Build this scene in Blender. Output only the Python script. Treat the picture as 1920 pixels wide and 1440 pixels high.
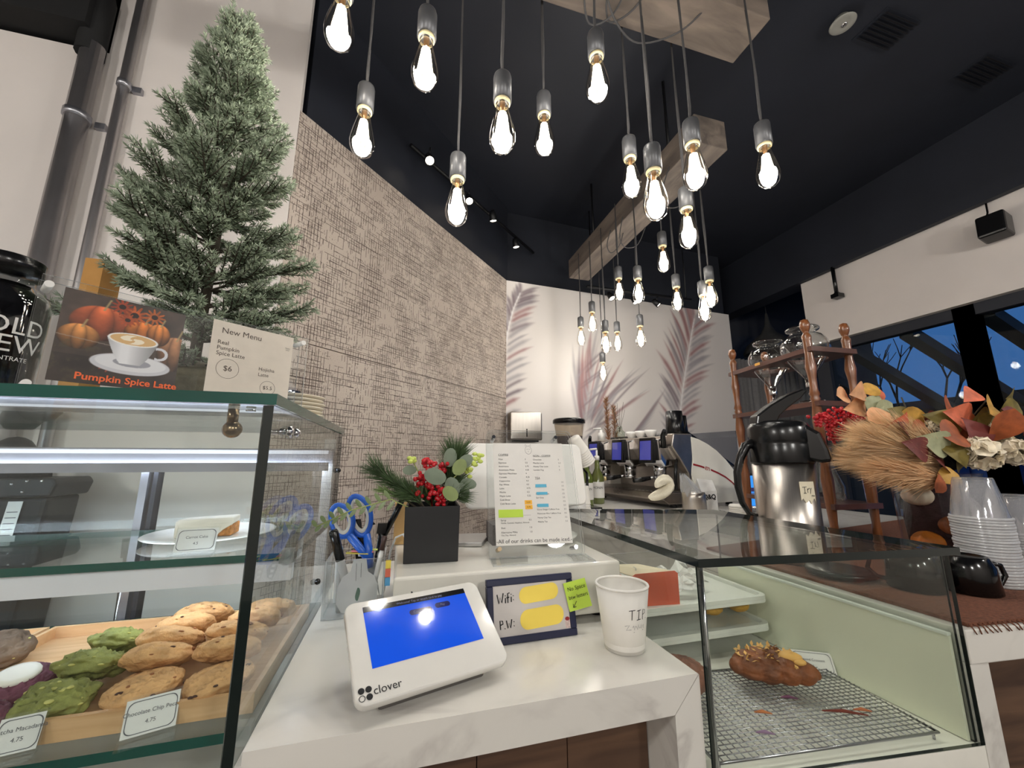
import bpy, bmesh, math, random
import numpy as np
from mathutils import Vector, Matrix, noise

# ------------------------------------------------------------------ scene, camera, light
sc = bpy.context.scene
C = sc.collection
for o in list(bpy.data.objects):
    bpy.data.objects.remove(o)
random.seed(7)
rng = np.random.default_rng(7)

FPX, IMG_W, IMG_H = 735.0, 1920, 1440        # focal length in pixels of the 1920 x 1440 photograph
PITCH = math.atan(140 / FPX)                 # camera looks up
YAW = math.radians(15.7)                     # and to the right of the depth axis
CAM_Z = 1.25
cam_d = bpy.data.cameras.new('camera')
cam = bpy.data.objects.new('camera', cam_d)
C.objects.link(cam)
cam.location = (0, 0, CAM_Z)
cam.rotation_euler = (math.pi / 2 + PITCH, 0, -YAW)
cam_d.sensor_width = 36.0
cam_d.lens = FPX / IMG_W * 36.0
cam_d.clip_start = 0.02
sc.camera = cam

world = bpy.data.worlds.new('dusk')
sc.world = world
world.use_nodes = True
wn = world.node_tree.nodes
wn['Background'].inputs[0].default_value = (0.075, 0.23, 0.62, 1)
wn['Background'].inputs[1].default_value = 0.55

vs = sc.view_settings
vs.view_transform = 'Standard'
vs.look = 'None'
vs.gamma = 1
vs.use_curve_mapping = False
vs.exposure = 0.0
sc.cycles.transparent_max_bounces = 26
sc.cycles.max_bounces = 6
sc.cycles.diffuse_bounces = 3
sc.cycles.glossy_bounces = 4
sc.cycles.adaptive_threshold = 0.12
BULB_W = 1.95          # each filament bulb
BULB_COL = (0.975, 0.985, 1.0)
FILL_GLOBE_W = 66.0        # each unseen globe lamp added as frontal fill
TRACK_W = 2.5        # each track spot

# ------------------------------------------------------------------ measuring helpers
_c, _s, _cp, _sp = math.cos(PITCH), math.sin(PITCH), math.cos(YAW), math.sin(YAW)
def ray(x, y):
    a, b = x - 960, 720 - y
    up = b * _c + FPX * _s
    f = FPX * _c - b * _s
    return Vector((a * _cp + f * _sp, -a * _sp + f * _cp, up))
def at(x, y, z=None, Y=None, X=None):
    r = ray(x, y)
    k = (z - CAM_Z) / r.z if z is not None else (Y / r.y if Y is not None else X / r.x)
    return Vector((0, 0, CAM_Z)) + r * k
def hit(x, y, p, n):
    r = ray(x, y); o = Vector((0, 0, CAM_Z))
    return o + r * ((Vector(p) - o).dot(n) / r.dot(n))

# ------------------------------------------------------------------ materials
def lin(c):
    r = []
    for v in c[:3]:
        v = v / 255.0
        r.append(v / 12.92 if v <= 0.04045 else ((v + 0.055) / 1.055) ** 2.4)
    return tuple(r) + (1.0,)
MATS = {}
def M(name, col, rough=0.5, metal=0.0, var=0.0, vscale=20.0, bump=0.0, bscale=60.0, spec=0.5, sub=0.0, coat=0.0, trans=0.0, emit=None, es=0.0, aniso=None):
    if name in MATS: return MATS[name]
    m = bpy.data.materials.new(name); m.use_nodes = True
    nt = m.node_tree; b = nt.nodes['Principled BSDF']
    b.inputs['Base Color'].default_value = lin(col)
    b.inputs['Roughness'].default_value = rough
    b.inputs['Metallic'].default_value = metal
    b.inputs['Specular IOR Level'].default_value = spec
    b.inputs['Coat Weight'].default_value = coat
    b.inputs['Transmission Weight'].default_value = trans
    if sub: b.inputs['Subsurface Weight'].default_value = sub; b.inputs['Subsurface Radius'].default_value = (.01, .005, .003)
    if emit: b.inputs['Emission Color'].default_value = lin(emit); b.inputs['Emission Strength'].default_value = es
    if var or bump:
        tc = nt.nodes.new('ShaderNodeTexCoord')
        mp = nt.nodes.new('ShaderNodeMapping'); nt.links.new(tc.outputs['Object'], mp.inputs[0])
        if aniso: mp.inputs['Scale'].default_value = aniso
    if var:
        n = nt.nodes.new('ShaderNodeTexNoise'); n.inputs['Scale'].default_value = vscale; n.inputs['Detail'].default_value = 6
        nt.links.new(mp.outputs[0], n.inputs['Vector'])
        cr = nt.nodes.new('ShaderNodeValToRGB')
        l = lin(col)
        cr.color_ramp.elements[0].position = 0.3; cr.color_ramp.elements[1].position = 0.7
        cr.color_ramp.elements[0].color = tuple(max(0, v * (1 - var)) for v in l[:3]) + (1,)
        cr.color_ramp.elements[1].color = tuple(min(1, v * (1 + var)) for v in l[:3]) + (1,)
        nt.links.new(n.outputs[0], cr.inputs[0]); nt.links.new(cr.outputs[0], b.inputs['Base Color'])
    if bump:
        n2 = nt.nodes.new('ShaderNodeTexNoise'); n2.inputs['Scale'].default_value = bscale; n2.inputs['Detail'].default_value = 5
        nt.links.new(mp.outputs[0], n2.inputs['Vector'])
        bp = nt.nodes.new('ShaderNodeBump'); bp.inputs['Strength'].default_value = bump; bp.inputs['Distance'].default_value = 0.01
        nt.links.new(n2.outputs[0], bp.inputs['Height']); nt.links.new(bp.outputs[0], b.inputs['Normal'])
    MATS[name] = m
    return m
def glassmat(name, tint=(240, 250, 245), refl=1.0, rough=0.0, milk=0.0):
    """thin clear sheet: straight-through transmission plus Schlick reflection"""
    if name in MATS: return MATS[name]
    m = bpy.data.materials.new(name); m.use_nodes = True
    nt = m.node_tree; N = nt.nodes; L = nt.links
    N.remove(N['Principled BSDF']); out = N['Material Output']
    tr = N.new('ShaderNodeBsdfTransparent'); tr.inputs[0].default_value = lin(tint)
    gl = N.new('ShaderNodeBsdfGlossy'); gl.inputs['Roughness'].default_value = rough
    lw = N.new('ShaderNodeLayerWeight'); lw.inputs[0].default_value = 0.5
    pw = N.new('ShaderNodeMath'); pw.operation = 'POWER'; pw.inputs[1].default_value = 5.0
    L.new(lw.outputs['Facing'], pw.inputs[0])
    ma = N.new('ShaderNodeMath'); ma.operation = 'MULTIPLY_ADD'; ma.inputs[1].default_value = 0.95 * refl; ma.inputs[2].default_value = 0.042 * refl
    L.new(pw.outputs[0], ma.inputs[0])
    mx = N.new('ShaderNodeMixShader'); L.new(ma.outputs[0], mx.inputs[0]); L.new(tr.outputs[0], mx.inputs[1]); L.new(gl.outputs[0], mx.inputs[2])
    last = mx
    if milk:
        df = N.new('ShaderNodeBsdfDiffuse'); df.inputs[0].default_value = lin((235, 235, 235))
        m2 = N.new('ShaderNodeMixShader'); m2.inputs[0].default_value = milk
        L.new(mx.outputs[0], m2.inputs[1]); L.new(df.outputs[0], m2.inputs[2]); last = m2
    L.new(last.outputs[0], out.inputs[0])
    MATS[name] = m
    return m
def emat(name, col, strength, sample=True):
    if name in MATS: return MATS[name]
    m = bpy.data.materials.new(name); m.use_nodes = True
    nt = m.node_tree; nt.nodes.remove(nt.nodes['Principled BSDF'])
    e = nt.nodes.new('ShaderNodeEmission'); e.inputs[0].default_value = lin(col); e.inputs[1].default_value = strength
    nt.links.new(e.outputs[0], nt.nodes['Material Output'].inputs[0])
    if not sample: m.cycles.emission_sampling = 'NONE'     # its lamp carries the light
    MATS[name] = m
    return m
def printmat(name, rough=0.6, emission=0.0):
    """reads the colours printed into the mesh's colour attribute"""
    if name in MATS: return MATS[name]
    m = bpy.data.materials.new(name); m.use_nodes = True
    nt = m.node_tree; b = nt.nodes['Principled BSDF']; b.inputs['Roughness'].default_value = rough
    a = nt.nodes.new('ShaderNodeAttribute'); a.attribute_name = 'print'
    nt.links.new(a.outputs['Color'], b.inputs['Base Color'])
    MATS[name] = m
    return m
def marble(name, base, vein, rough=0.2, scale=3.0):
    if name in MATS: return MATS[name]
    m = bpy.data.materials.new(name); m.use_nodes = True
    nt = m.node_tree; N = nt.nodes; L = nt.links; b = N['Principled BSDF']; b.inputs['Roughness'].default_value = rough
    tc = N.new('ShaderNodeTexCoord')
    n1 = N.new('ShaderNodeTexNoise'); n1.inputs['Scale'].default_value = scale; n1.inputs['Detail'].default_value = 8; n1.inputs['Distortion'].default_value = 1.6
    L.new(tc.outputs['Object'], n1.inputs['Vector'])
    sub = N.new('ShaderNodeMath'); sub.operation = 'SUBTRACT'; sub.inputs[1].default_value = 0.5; L.new(n1.outputs[0], sub.inputs[0])
    ab = N.new('ShaderNodeMath'); ab.operation = 'ABSOLUTE'; L.new(sub.outputs[0], ab.inputs[0])
    cr = N.new('ShaderNodeValToRGB'); e = cr.color_ramp.elements
    e[0].position = 0.0; e[0].color = lin(vein); e[1].position = 0.03; e[1].color = lin(base)
    x = e.new(0.2); x.color = lin(tuple(min(255, v + 4) for v in base))
    L.new(ab.outputs[0], cr.inputs[0])
    n2 = N.new('ShaderNodeTexNoise'); n2.inputs['Scale'].default_value = scale * 1.7; n2.inputs['Detail'].default_value = 3
    L.new(tc.outputs['Object'], n2.inputs['Vector'])
    mx = N.new('ShaderNodeMix'); mx.data_type = 'RGBA'; mx.inputs['B'].default_value = lin(base)
    rm = N.new('ShaderNodeMapRange'); rm.inputs['From Min'].default_value = 0.42; rm.inputs['From Max'].default_value = 0.58
    L.new(n2.outputs[0], rm.inputs[0]); L.new(rm.outputs[0], mx.inputs['Factor']); L.new(cr.outputs[0], mx.inputs['A'])
    L.new(mx.outputs['Result'], b.inputs['Base Color'])
    MATS[name] = m
    return m
def wood(name, dark, light, scale=(2, 40, 40), rough=0.5, bump=0.1):
    if name in MATS: return MATS[name]
    m = bpy.data.materials.new(name); m.use_nodes = True
    nt = m.node_tree; N = nt.nodes; L = nt.links; b = N['Principled BSDF']; b.inputs['Roughness'].default_value = rough
    tc = N.new('ShaderNodeTexCoord'); mp = N.new('ShaderNodeMapping'); mp.inputs['Scale'].default_value = scale
    L.new(tc.outputs['Object'], mp.inputs[0])
    n = N.new('ShaderNodeTexNoise'); n.inputs['Scale'].default_value = 1.0; n.inputs['Detail'].default_value = 8; n.inputs['Distortion'].default_value = 0.8
    L.new(mp.outputs[0], n.inputs['Vector'])
    cr = N.new('ShaderNodeValToRGB'); e = cr.color_ramp.elements
    e[0].position = 0.3; e[0].color = lin(dark); e[1].position = 0.7; e[1].color = lin(light)
    L.new(n.outputs[0], cr.inputs[0]); L.new(cr.outputs[0], b.inputs['Base Color'])
    bp = N.new('ShaderNodeBump'); bp.inputs['Strength'].default_value = bump; bp.inputs['Distance'].default_value = 0.01
    L.new(n.outputs[0], bp.inputs['Height']); L.new(bp.outputs[0], b.inputs['Normal'])
    MATS[name] = m
    return m

# ------------------------------------------------------------------ mesh helpers
def wloc(o):
    p = Vector((0, 0, 0))
    while o is not None:
        p += o.location; o = o.parent
    return p
class MB:
    def __init__(s): s.v = []; s.f = []; s.m = []; s.sm = []
    def add(s, verts, faces, mi=0, smooth=False):
        b = len(s.v)
        s.v.extend(tuple(v) for v in verts)
        for f in faces:
            s.f.append(tuple(i + b for i in f)); s.m.append(mi); s.sm.append(smooth)
        return s
    def obox(s, o, u, v, w, mi=0, edge=None):
        """box from corner o along edge vectors u, v, w; edge = other material on the faces that are not u x v"""
        o, u, v, w = Vector(o), Vector(u), Vector(v), Vector(w)
        if u.cross(v).dot(w) < 0: o = o + u; u = -u
        P = [o, o + u, o + u + v, o + v, o + w, o + u + w, o + u + v + w, o + v + w]
        big = [(0, 3, 2, 1), (4, 5, 6, 7)]; side = [(0, 1, 5, 4), (1, 2, 6, 5), (2, 3, 7, 6), (3, 0, 4, 7)]
        s.add(P, big, mi); b = len(s.v) - 8
        for f in side:
            s.f.append(tuple(i + b for i in f)); s.m.append(mi if edge is None else edge); s.sm.append(False)
        return s
    def box(s, x0, x1, y0, y1, z0, z1, mi=0):
        return s.obox((x0, y0, z0), (x1 - x0, 0, 0), (0, y1 - y0, 0), (0, 0, z1 - z0), mi)
    def pane(s, x0, x1, y0, y1, z0, z1, mi=0, edge=1):
        d = [(x1 - x0, 0), (y1 - y0, 1), (z1 - z0, 2)]; d.sort()
        t = d[0][1]; ax = [Vector((x1 - x0, 0, 0)), Vector((0, y1 - y0, 0)), Vector((0, 0, z1 - z0))]
        w = ax.pop(t)
        return s.obox((x0, y0, z0), ax[0], ax[1], w, mi, edge)
    def prism(s, poly, h, mi=0, edge=None, smooth=False):
        """closed 3-D polygon extruded by vector h"""
        poly = [Vector(p) for p in poly]; h = Vector(h); n = len(poly)
        nrm = Vector((0, 0, 0))
        for i in range(n): nrm += poly[i].cross(poly[(i + 1) % n])
        if nrm.dot(h) < 0: poly.reverse()
        s.add(poly + [p + h for p in poly], [tuple(range(n))[::-1], tuple(range(n, 2 * n))], mi)
        b = len(s.v) - 2 * n
        for i in range(n):
            j = (i + 1) % n
            s.f.append((b + i, b + j, b + n + j, b + n + i)); s.m.append(mi if edge is None else edge); s.sm.append(smooth)
        return s
    def lathe(s, prof, n=24, c=(0, 0, 0), mi=0, smooth=True, mat=None, cap=True):
        c = Vector(c); vs_ = []
        for r, z in prof:
            for i in range(n):
                a = 2 * math.pi * i / n
                p = Vector((r * math.cos(a), r * math.sin(a), z))
                if mat is not None: p = mat @ p
                vs_.append(p + c)
        fs = []
        for k in range(len(prof) - 1):
            for i in range(n):
                j = (i + 1) % n
                fs.append((k * n + i, k * n + j, (k + 1) * n + j, (k + 1) * n + i))
        s.add(vs_, fs, mi, smooth)
        if cap:
            b = len(s.v) - len(vs_)
            if prof[0][0] > 1e-5: s.f.append(tuple(b + i for i in range(n))[::-1]); s.m.append(mi); s.sm.append(False)
            if prof[-1][0] > 1e-5:
                e = b + (len(prof) - 1) * n
                s.f.append(tuple(e + i for i in range(n))); s.m.append(mi); s.sm.append(False)
        return s
    def tube(s, pts, r, n=8, mi=0, smooth=True, cap=True):
        pts = [Vector(p) for p in pts]; k = len(pts)
        rs = r if isinstance(r, (list, tuple)) else [r] * k
        up = Vector((0, 0, 1)); vs_ = []
        t0 = (pts[1] - pts[0]).normalized()
        if abs(t0.dot(up)) > 0.95: up = Vector((1, 0, 0))
        a = t0.cross(up).normalized()
        for i, p in enumerate(pts):
            t = (pts[min(i + 1, k - 1)] - pts[max(i - 1, 0)]).normalized()
            a = (a - t * a.dot(t)).normalized(); b = t.cross(a)
            for j in range(n):
                q = 2 * math.pi * j / n
                vs_.append(p + (a * math.cos(q) + b * math.sin(q)) * rs[i])
        fs = []
        for i in range(k - 1):
            for j in range(n):
                j2 = (j + 1) % n
                fs.append((i * n + j, i * n + j2, (i + 1) * n + j2, (i + 1) * n + j))
        s.add(vs_, fs, mi, smooth)
        if cap:
            b0 = len(s.v) - len(vs_)
            s.f.append(tuple(b0 + j for j in range(n))[::-1]); s.m.append(mi); s.sm.append(False)
            e = b0 + (k - 1) * n
            s.f.append(tuple(e + j for j in range(n))); s.m.append(mi); s.sm.append(False)
        return s
    def ball(s, c, r, n=12, m=8, sc_=(1, 1, 1), mi=0, mat=None):
        prof = [(max(1e-6, math.sin(math.pi * i / m)) * 1.0, -math.cos(math.pi * i / m)) for i in range(m + 1)]
        T = Matrix.Diagonal((r * sc_[0], r * sc_[1], r * sc_[2])).to_3x3()
        if mat is not None: T = mat.to_3x3() @ T
        return s.lathe(prof, n, c, mi, True, T, cap=False)
    def build(s, name, mats, parent=None, local=False, bevel=0.0, segs=2, angle=40, subsurf=0, origin=None):
        me = bpy.data.meshes.new(name)
        off = Vector((0, 0, 0)); loc = Vector((0, 0, 0))
        if parent is not None and not local: off = wloc(parent)
        elif parent is None and not local:
            if origin is not None: off = Vector(origin)
            else:
                A = np.array(s.v); lo, hi = A.min(0), A.max(0)
                off = Vector(((lo[0] + hi[0]) / 2, (lo[1] + hi[1]) / 2, lo[2]))
            loc = off
        me.from_pydata([(v[0] - off.x, v[1] - off.y, v[2] - off.z) for v in s.v], [], s.f)
        mats = mats if isinstance(mats, (list, tuple)) else [mats]
        for m in mats: me.materials.append(m)
        me.polygons.foreach_set('material_index', s.m)
        me.polygons.foreach_set('use_smooth', s.sm)
        me.update()
        o = bpy.data.objects.new(name, me); C.objects.link(o)
        o.location = loc
        if parent is not None: o.parent = parent
        if bevel:
            md = o.modifiers.new('bevel', 'BEVEL'); md.width = bevel; md.segments = segs; md.limit_method = 'ANGLE'; md.angle_limit = math.radians(angle)
        if subsurf:
            md = o.modifiers.new('subdivision', 'SUBSURF'); md.levels = subsurf; md.render_levels = subsurf
        return o
def tag(o, label, cat, group=None, kind=None):
    o['label'] = label; o['category'] = cat
    if group: o['group'] = group
    if kind: o['kind'] = kind
    return o
def thing(name, label, cat, loc=(0, 0, 0), rz=0.0, group=None):
    o = bpy.data.objects.new(name, None); C.objects.link(o)
    o.location = loc; o.rotation_euler = (0, 0, rz); o.empty_display_size = 0.05
    return tag(o, label, cat, group)
def struct(o):
    o['kind'] = 'structure'; return o
def part_copy(o, parent, loc=None, rot=None):
    c = o.copy(); C.objects.link(c); c.parent = parent
    if loc is not None: c.location = loc
    if rot is not None: c.rotation_euler = rot
    return c
def copy_tree(o, parent=None):
    c = o.copy(); C.objects.link(c); c.parent = parent
    for ch in list(o.children): copy_tree(ch, c)
    return c
def frame(o, u, v):
    """matrix whose x runs along u, y along v, z out of the plane"""
    u = Vector(u).normalized(); n = u.cross(Vector(v)).normalized(); v = n.cross(u)
    return Matrix(((u.x, v.x, n.x, o[0]), (u.y, v.y, n.y, o[1]), (u.z, v.z, n.z, o[2]), (0, 0, 0, 1)))
def text_mb(mb, body, size, T, align='CENTER', mi=0, bold=0.0, sx=1.0):
    """adds flat lettering to a mesh builder, laid out in the plane of matrix T"""
    cu = bpy.data.curves.new('lettering', 'FONT'); cu.body = body; cu.size = size; cu.align_x = align; cu.align_y = 'CENTER'
    cu.offset = bold; cu.resolution_u = 3
    ob = bpy.data.objects.new('lettering_tmp', cu); C.objects.link(ob)
    dg = bpy.context.evaluated_depsgraph_get(); dg.update()
    me = bpy.data.meshes.new_from_object(ob.evaluated_get(dg))
    vs_ = [T @ Vector((v.co.x * sx, v.co.y, 0)) for v in me.vertices]
    fs = [tuple(p.vertices) for p in me.polygons]
    mb.add(vs_, fs, mi)
    bpy.data.objects.remove(ob); bpy.data.curves.remove(cu); bpy.data.meshes.remove(me)
    return mb
def stroke_mb(mb, pts, w, T, mi=0):
    """hand-drawn pen stroke: ribbon through 2-D points in the plane of T"""
    P = [Vector((p[0], p[1])) for p in pts]; vs_ = []; fs = []
    for i, p in enumerate(P):
        t = (P[min(i + 1, len(P) - 1)] - P[max(0, i - 1)]); t = t.normalized() if t.length else Vector((1, 0))
        n = Vector((-t.y, t.x)) * w / 2
        vs_ += [T @ Vector((p.x + n.x, p.y + n.y, 0)), T @ Vector((p.x - n.x, p.y - n.y, 0))]
    for i in range(len(P) - 1): fs.append((2 * i, 2 * i + 1, 2 * i + 3, 2 * i + 2))
    return mb.add(vs_, fs, mi)
def blob_mb(mb, pts, T, mi=0):
    return mb.add([T @ Vector((p[0], p[1], 0)) for p in pts], [tuple(range(len(pts)))], mi)
def rrect(w, h, r, n=5, cx=0.0, cy=0.0):
    P = []
    for qx, qy, a0 in ((1, 1, 0), (-1, 1, 90), (-1, -1, 180), (1, -1, 270)):
        for i in range(n + 1):
            a = math.radians(a0 + 90 * i / n)
            P.append((cx + qx * (w / 2 - r) + r * math.cos(a), cy + qy * (h / 2 - r) + r * math.sin(a)))
    return P
def print_sheet(name, P0, U, Vv, nx, ny, rgb, mat, parent=None):
    """flat printed sheet: rgb (ny, nx, 3) sRGB 0..1 on a grid from corner P0 along U and Vv"""
    P0, U, Vv = np.array(P0, float), np.array(U, float), np.array(Vv, float)
    off = np.array(wloc(parent)) if parent is not None else P0
    uu, vv = np.meshgrid(np.linspace(0, 1, nx), np.linspace(0, 1, ny))
    co = (P0 - off)[None, None] + uu[..., None] * U + vv[..., None] * Vv
    idx = np.arange(nx * ny).reshape(ny, nx)
    q = np.stack([idx[:-1, :-1], idx[:-1, 1:], idx[1:, 1:], idx[1:, :-1]], -1).reshape(-1, 4)
    me = bpy.data.meshes.new(name)
    me.vertices.add(nx * ny); me.vertices.foreach_set('co', co.reshape(-1))
    me.loops.add(q.size); me.loops.foreach_set('vertex_index', q.reshape(-1).astype(np.int32))
    me.polygons.add(len(q)); me.polygons.foreach_set('loop_start', np.arange(0, q.size, 4, dtype=np.int32))
    me.update(calc_edges=True)
    at_ = me.color_attributes.new('print', 'FLOAT_COLOR', 'POINT')
    r = np.clip(rgb, 0, 1); l = np.where(r <= 0.04045, r / 12.92, ((r + 0.055) / 1.055) ** 2.4)
    at_.data.foreach_set('color', np.concatenate([l, np.ones((ny, nx, 1))], -1).reshape(-1).astype(np.float32))
    me.materials.append(mat)
    o = bpy.data.objects.new(name, me); C.objects.link(o)
    if parent is not None: o.parent = parent
    else: o.location = P0
    return o
def raw_mesh(name, co, quads, mat, parent=None, smooth=False, mats_idx=None):
    me = bpy.data.meshes.new(name)
    co = np.asarray(co, np.float32); q = np.asarray(quads, np.int32); k = q.shape[1]
    if parent is not None: co = co - np.array(wloc(parent), np.float32)
    me.vertices.add(len(co)); me.vertices.foreach_set('co', co.reshape(-1))
    me.loops.add(q.size); me.loops.foreach_set('vertex_index', q.reshape(-1))
    me.polygons.add(len(q)); me.polygons.foreach_set('loop_start', np.arange(0, q.size, k, dtype=np.int32))
    for m in (mat if isinstance(mat, list) else [mat]): me.materials.append(m)
    if mats_idx is not None: me.polygons.foreach_set('material_index', np.asarray(mats_idx, np.int32))
    if smooth: me.polygons.foreach_set('use_smooth', np.ones(len(q), bool))
    me.update(calc_edges=True)
    o = bpy.data.objects.new(name, me); C.objects.link(o)
    if parent is not None: o.parent = parent
    return o
def needles(pos, dirs, length, width):
    """thin two-triangle blades (as diamonds) at pos along dirs"""
    pos = np.asarray(pos); d = np.asarray(dirs); n = len(pos)
    d = d / np.linalg.norm(d, axis=1, keepdims=True)
    r = rng.normal(size=(n, 3)); w = np.cross(d, r); w /= np.linalg.norm(w, axis=1, keepdims=True) + 1e-9
    L = np.asarray(length).reshape(-1, 1) * np.ones((n, 1)); W = np.asarray(width).reshape(-1, 1) * np.ones((n, 1))
    co = np.stack([pos, pos + d * L * .4 + w * W / 2, pos + d * L, pos + d * L * .4 - w * W / 2], 1).reshape(-1, 3)
    return co, np.arange(4 * n).reshape(n, 4)
ORD = ['first', 'second', 'third', 'fourth', 'fifth', 'sixth', 'seventh', 'eighth', 'ninth', 'tenth', 'eleventh', 'twelfth']
# ------------------------------------------------------------------ shared materials
m_white = M('white_paint', (222, 214, 208), 0.75, var=0.03, vscale=4, bump=0.02, bscale=200)
m_black = M('black_paint', (31, 34, 43), 0.6, var=0.12, vscale=3)
m_blackm = M('black_metal', (22, 22, 24), 0.4, metal=0.3)
m_plastic = M('black_plastic', (14, 14, 15), 0.22, var=0.05)
m_chrome = M('polished_steel', (205, 205, 208), 0.12, 1.0, var=0.03, vscale=30)
m_steel = M('brushed_steel', (185, 178, 170), 0.3, 1.0, var=0.08, vscale=8, aniso=(40, 40, 1), bump=0.03, bscale=30)
m_alu = M('anodised_aluminium', (170, 170, 176), 0.35, 0.9, var=0.05)
m_wht = M('white_plastic', (232, 230, 226), 0.3, var=0.02)
m_paper = M('white_paper', (232, 230, 226), 0.8, var=0.02, vscale=60)
m_ink = M('black_ink', (20, 20, 22), 0.7, var=0.1)
m_glass = glassmat('clear_glass', (249, 252, 251))
m_window = glassmat('window_glass', (244, 250, 250), 0.4)
m_case = glassmat('case_glass', (250, 253, 252))
m_case2 = glassmat('tinted_case_glass', (250, 252, 250))
m_edge = M('green_glass_edge', (6, 78, 68), 0.15, var=0.25, vscale=6, coat=0.5)
m_edgedk = M('dark_glass_edge', (12, 26, 24), 0.12, var=0.2, vscale=12, coat=0.5)
m_acryl = glassmat('clear_acrylic', (253, 254, 254), 0.9)
m_acrylb = glassmat('acrylic_edge', (240, 243, 244), 2.0, rough=0.1, milk=0.3)
m_stone = marble('white_quartz', (224, 220, 212), (203, 198, 191), 0.16, 2.6)
m_walnut = wood('dark_walnut_panel', (66, 46, 36), (108, 80, 60), (2.5, 2.5, 30), 0.55)
m_beam = wood('weathered_beam', (82, 73, 66), (130, 116, 104), (3, 14, 14), 0.8, 0.4)
m_floor = wood('floor_boards', (78, 73, 70), (110, 104, 99), (3, 30, 3), 0.5)

# ------------------------------------------------------------------ room shell
CEIL = 3.4
b = MB(); b.box(-3, 6.2, -3.2, 4.6, -0.1, 0); struct(b.build('floor', m_floor))
b = MB(); b.box(-3, 6.2, -3.2, 4.6, CEIL, CEIL + 0.1); struct(b.build('ceiling', m_black))
b = MB(); b.box(-3, 6.2, -3.3, -3.2, 0, CEIL); struct(b.build('wall_front', m_white))
b = MB(); b.box(-3.1, -3, -3.2, 4.6, 0, CEIL); struct(b.build('wall_side', m_white))
b = MB(); b.box(-3, 6.2, 4.5, 4.6, 0, CEIL); struct(b.build('wall_rear', m_black))
# white wall behind the display case: lower stretch on the left, full height to the corner
b = MB(); b.box(-3, -1.143, 1.6, 1.65, 0, 2.766); b.box(-1.143, -0.48, 1.6, 1.63, 0, CEIL)
wl = struct(b.build('wall_left', m_white))
b = MB(); b.box(-3, -1.0, 2.0, 2.05, 2.0, CEIL); struct(b.build('wall_recess', m_black))

# 45 degree feature wall with the broken-grid relief cladding
TX, TY = 1.255, 1.32
TL = math.hypot(TX, TY); TA = math.atan2(TY, TX)
def tile_material():
    m = bpy.data.materials.new('cracked_grid_cladding'); m.use_nodes = True
    nt = m.node_tree; N = nt.nodes; L = nt.links; bs = N['Principled BSDF']; bs.inputs['Roughness'].default_value = 0.75
    def mth(op, a, b_=None):
        n = N.new('ShaderNodeMath'); n.operation = op
        for i, x in enumerate((a, b_)):
            if x is None: continue
            if isinstance(x, (int, float)): n.inputs[i].default_value = x
            else: L.new(x, n.inputs[i])
        return n.outputs[0]
    tc = N.new('ShaderNodeTexCoord'); sp = N.new('ShaderNodeSeparateXYZ'); L.new(tc.outputs['Object'], sp.inputs[0])
    x, z = sp.outputs[0], sp.outputs[2]
    def wn2(a, b_):
        cb = N.new('ShaderNodeCombineXYZ'); L.new(a, cb.inputs[0]); L.new(b_, cb.inputs[1])
        w = N.new('ShaderNodeTexWhiteNoise'); w.noise_dimensions = '2D'; L.new(cb.outputs[0], w.inputs['Vector']); return w.outputs[0]
    def nz(scale, det):
        n = N.new('ShaderNodeTexNoise'); n.inputs['Scale'].default_value = scale; n.inputs['Detail'].default_value = det
        L.new(tc.outputs['Object'], n.inputs['Vector']); return n.outputs[0]
    big = nz(8.0, 4)
    def grid(sx, sz, segv, segh, wv, wh, thr):
        fx = mth('DIVIDE', x, sx); fz = mth('DIVIDE', z, sz)
        ix, iz = mth('FLOOR', fx), mth('FLOOR', fz)
        lv = mth('LESS_THAN', mth('FRACT', fx), wv); lh = mth('LESS_THAN', mth('FRACT', fz), wh)
        sv = mth('FLOOR', mth('DIVIDE', z, segv))
        sh = mth('FLOOR', mth('ADD', mth('DIVIDE', x, segh), mth('MULTIPLY', iz, 0.613)))
        pv = mth('GREATER_THAN', mth('ADD', wn2(ix, sv), mth('MULTIPLY', mth('SUBTRACT', big, 0.5), 2.4)), thr)
        ph = mth('GREATER_THAN', mth('ADD', wn2(sh, mth('ADD', iz, 77.0)), mth('MULTIPLY', mth('SUBTRACT', big, 0.5), 2.4)), thr)
        return mth('MAXIMUM', mth('MULTIPLY', lv, pv), mth('MULTIPLY', lh, ph))
    g = mth('MAXIMUM', grid(0.0145, 0.027, 0.027, 0.11, 0.15, 0.085, 0.36), grid(0.0095, 0.0115, 0.0115, 0.05, 0.17, 0.15, 0.70))
    fine = nz(260.0, 2)
    specks = mth('GREATER_THAN', fine, 0.63)
    cr = N.new('ShaderNodeValToRGB'); e = cr.color_ramp.elements
    e[0].position = 0.3; e[0].color = lin((180, 166, 154)); e[1].position = 0.7; e[1].color = lin((202, 189, 177))
    L.new(nz(1.6, 5), cr.inputs[0])
    mx = N.new('ShaderNodeMix'); mx.data_type = 'RGBA'; mx.inputs['B'].default_value = lin((62, 42, 38))
    L.new(mth('MULTIPLY', mth('MAXIMUM', g, mth('MULTIPLY', specks, 0.35)), 0.95), mx.inputs['Factor']); L.new(cr.outputs[0], mx.inputs['A'])
    L.new(mx.outputs['Result'], bs.inputs['Base Color'])
    bp = N.new('ShaderNodeBump'); bp.inputs['Strength'].default_value = 0.4; bp.inputs['Distance'].default_value = 0.002; bp.invert = True
    L.new(g, bp.inputs['Height']); L.new(bp.outputs[0], bs.inputs['Normal'])
    return m
m_tile = tile_material()
wt = bpy.data.objects.new('wall_tile', None); C.objects.link(wt); wt['kind'] = 'structure'
wt.location = (-0.48, 1.605, 0); wt.rotation_euler = (0, 0, TA)
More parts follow.
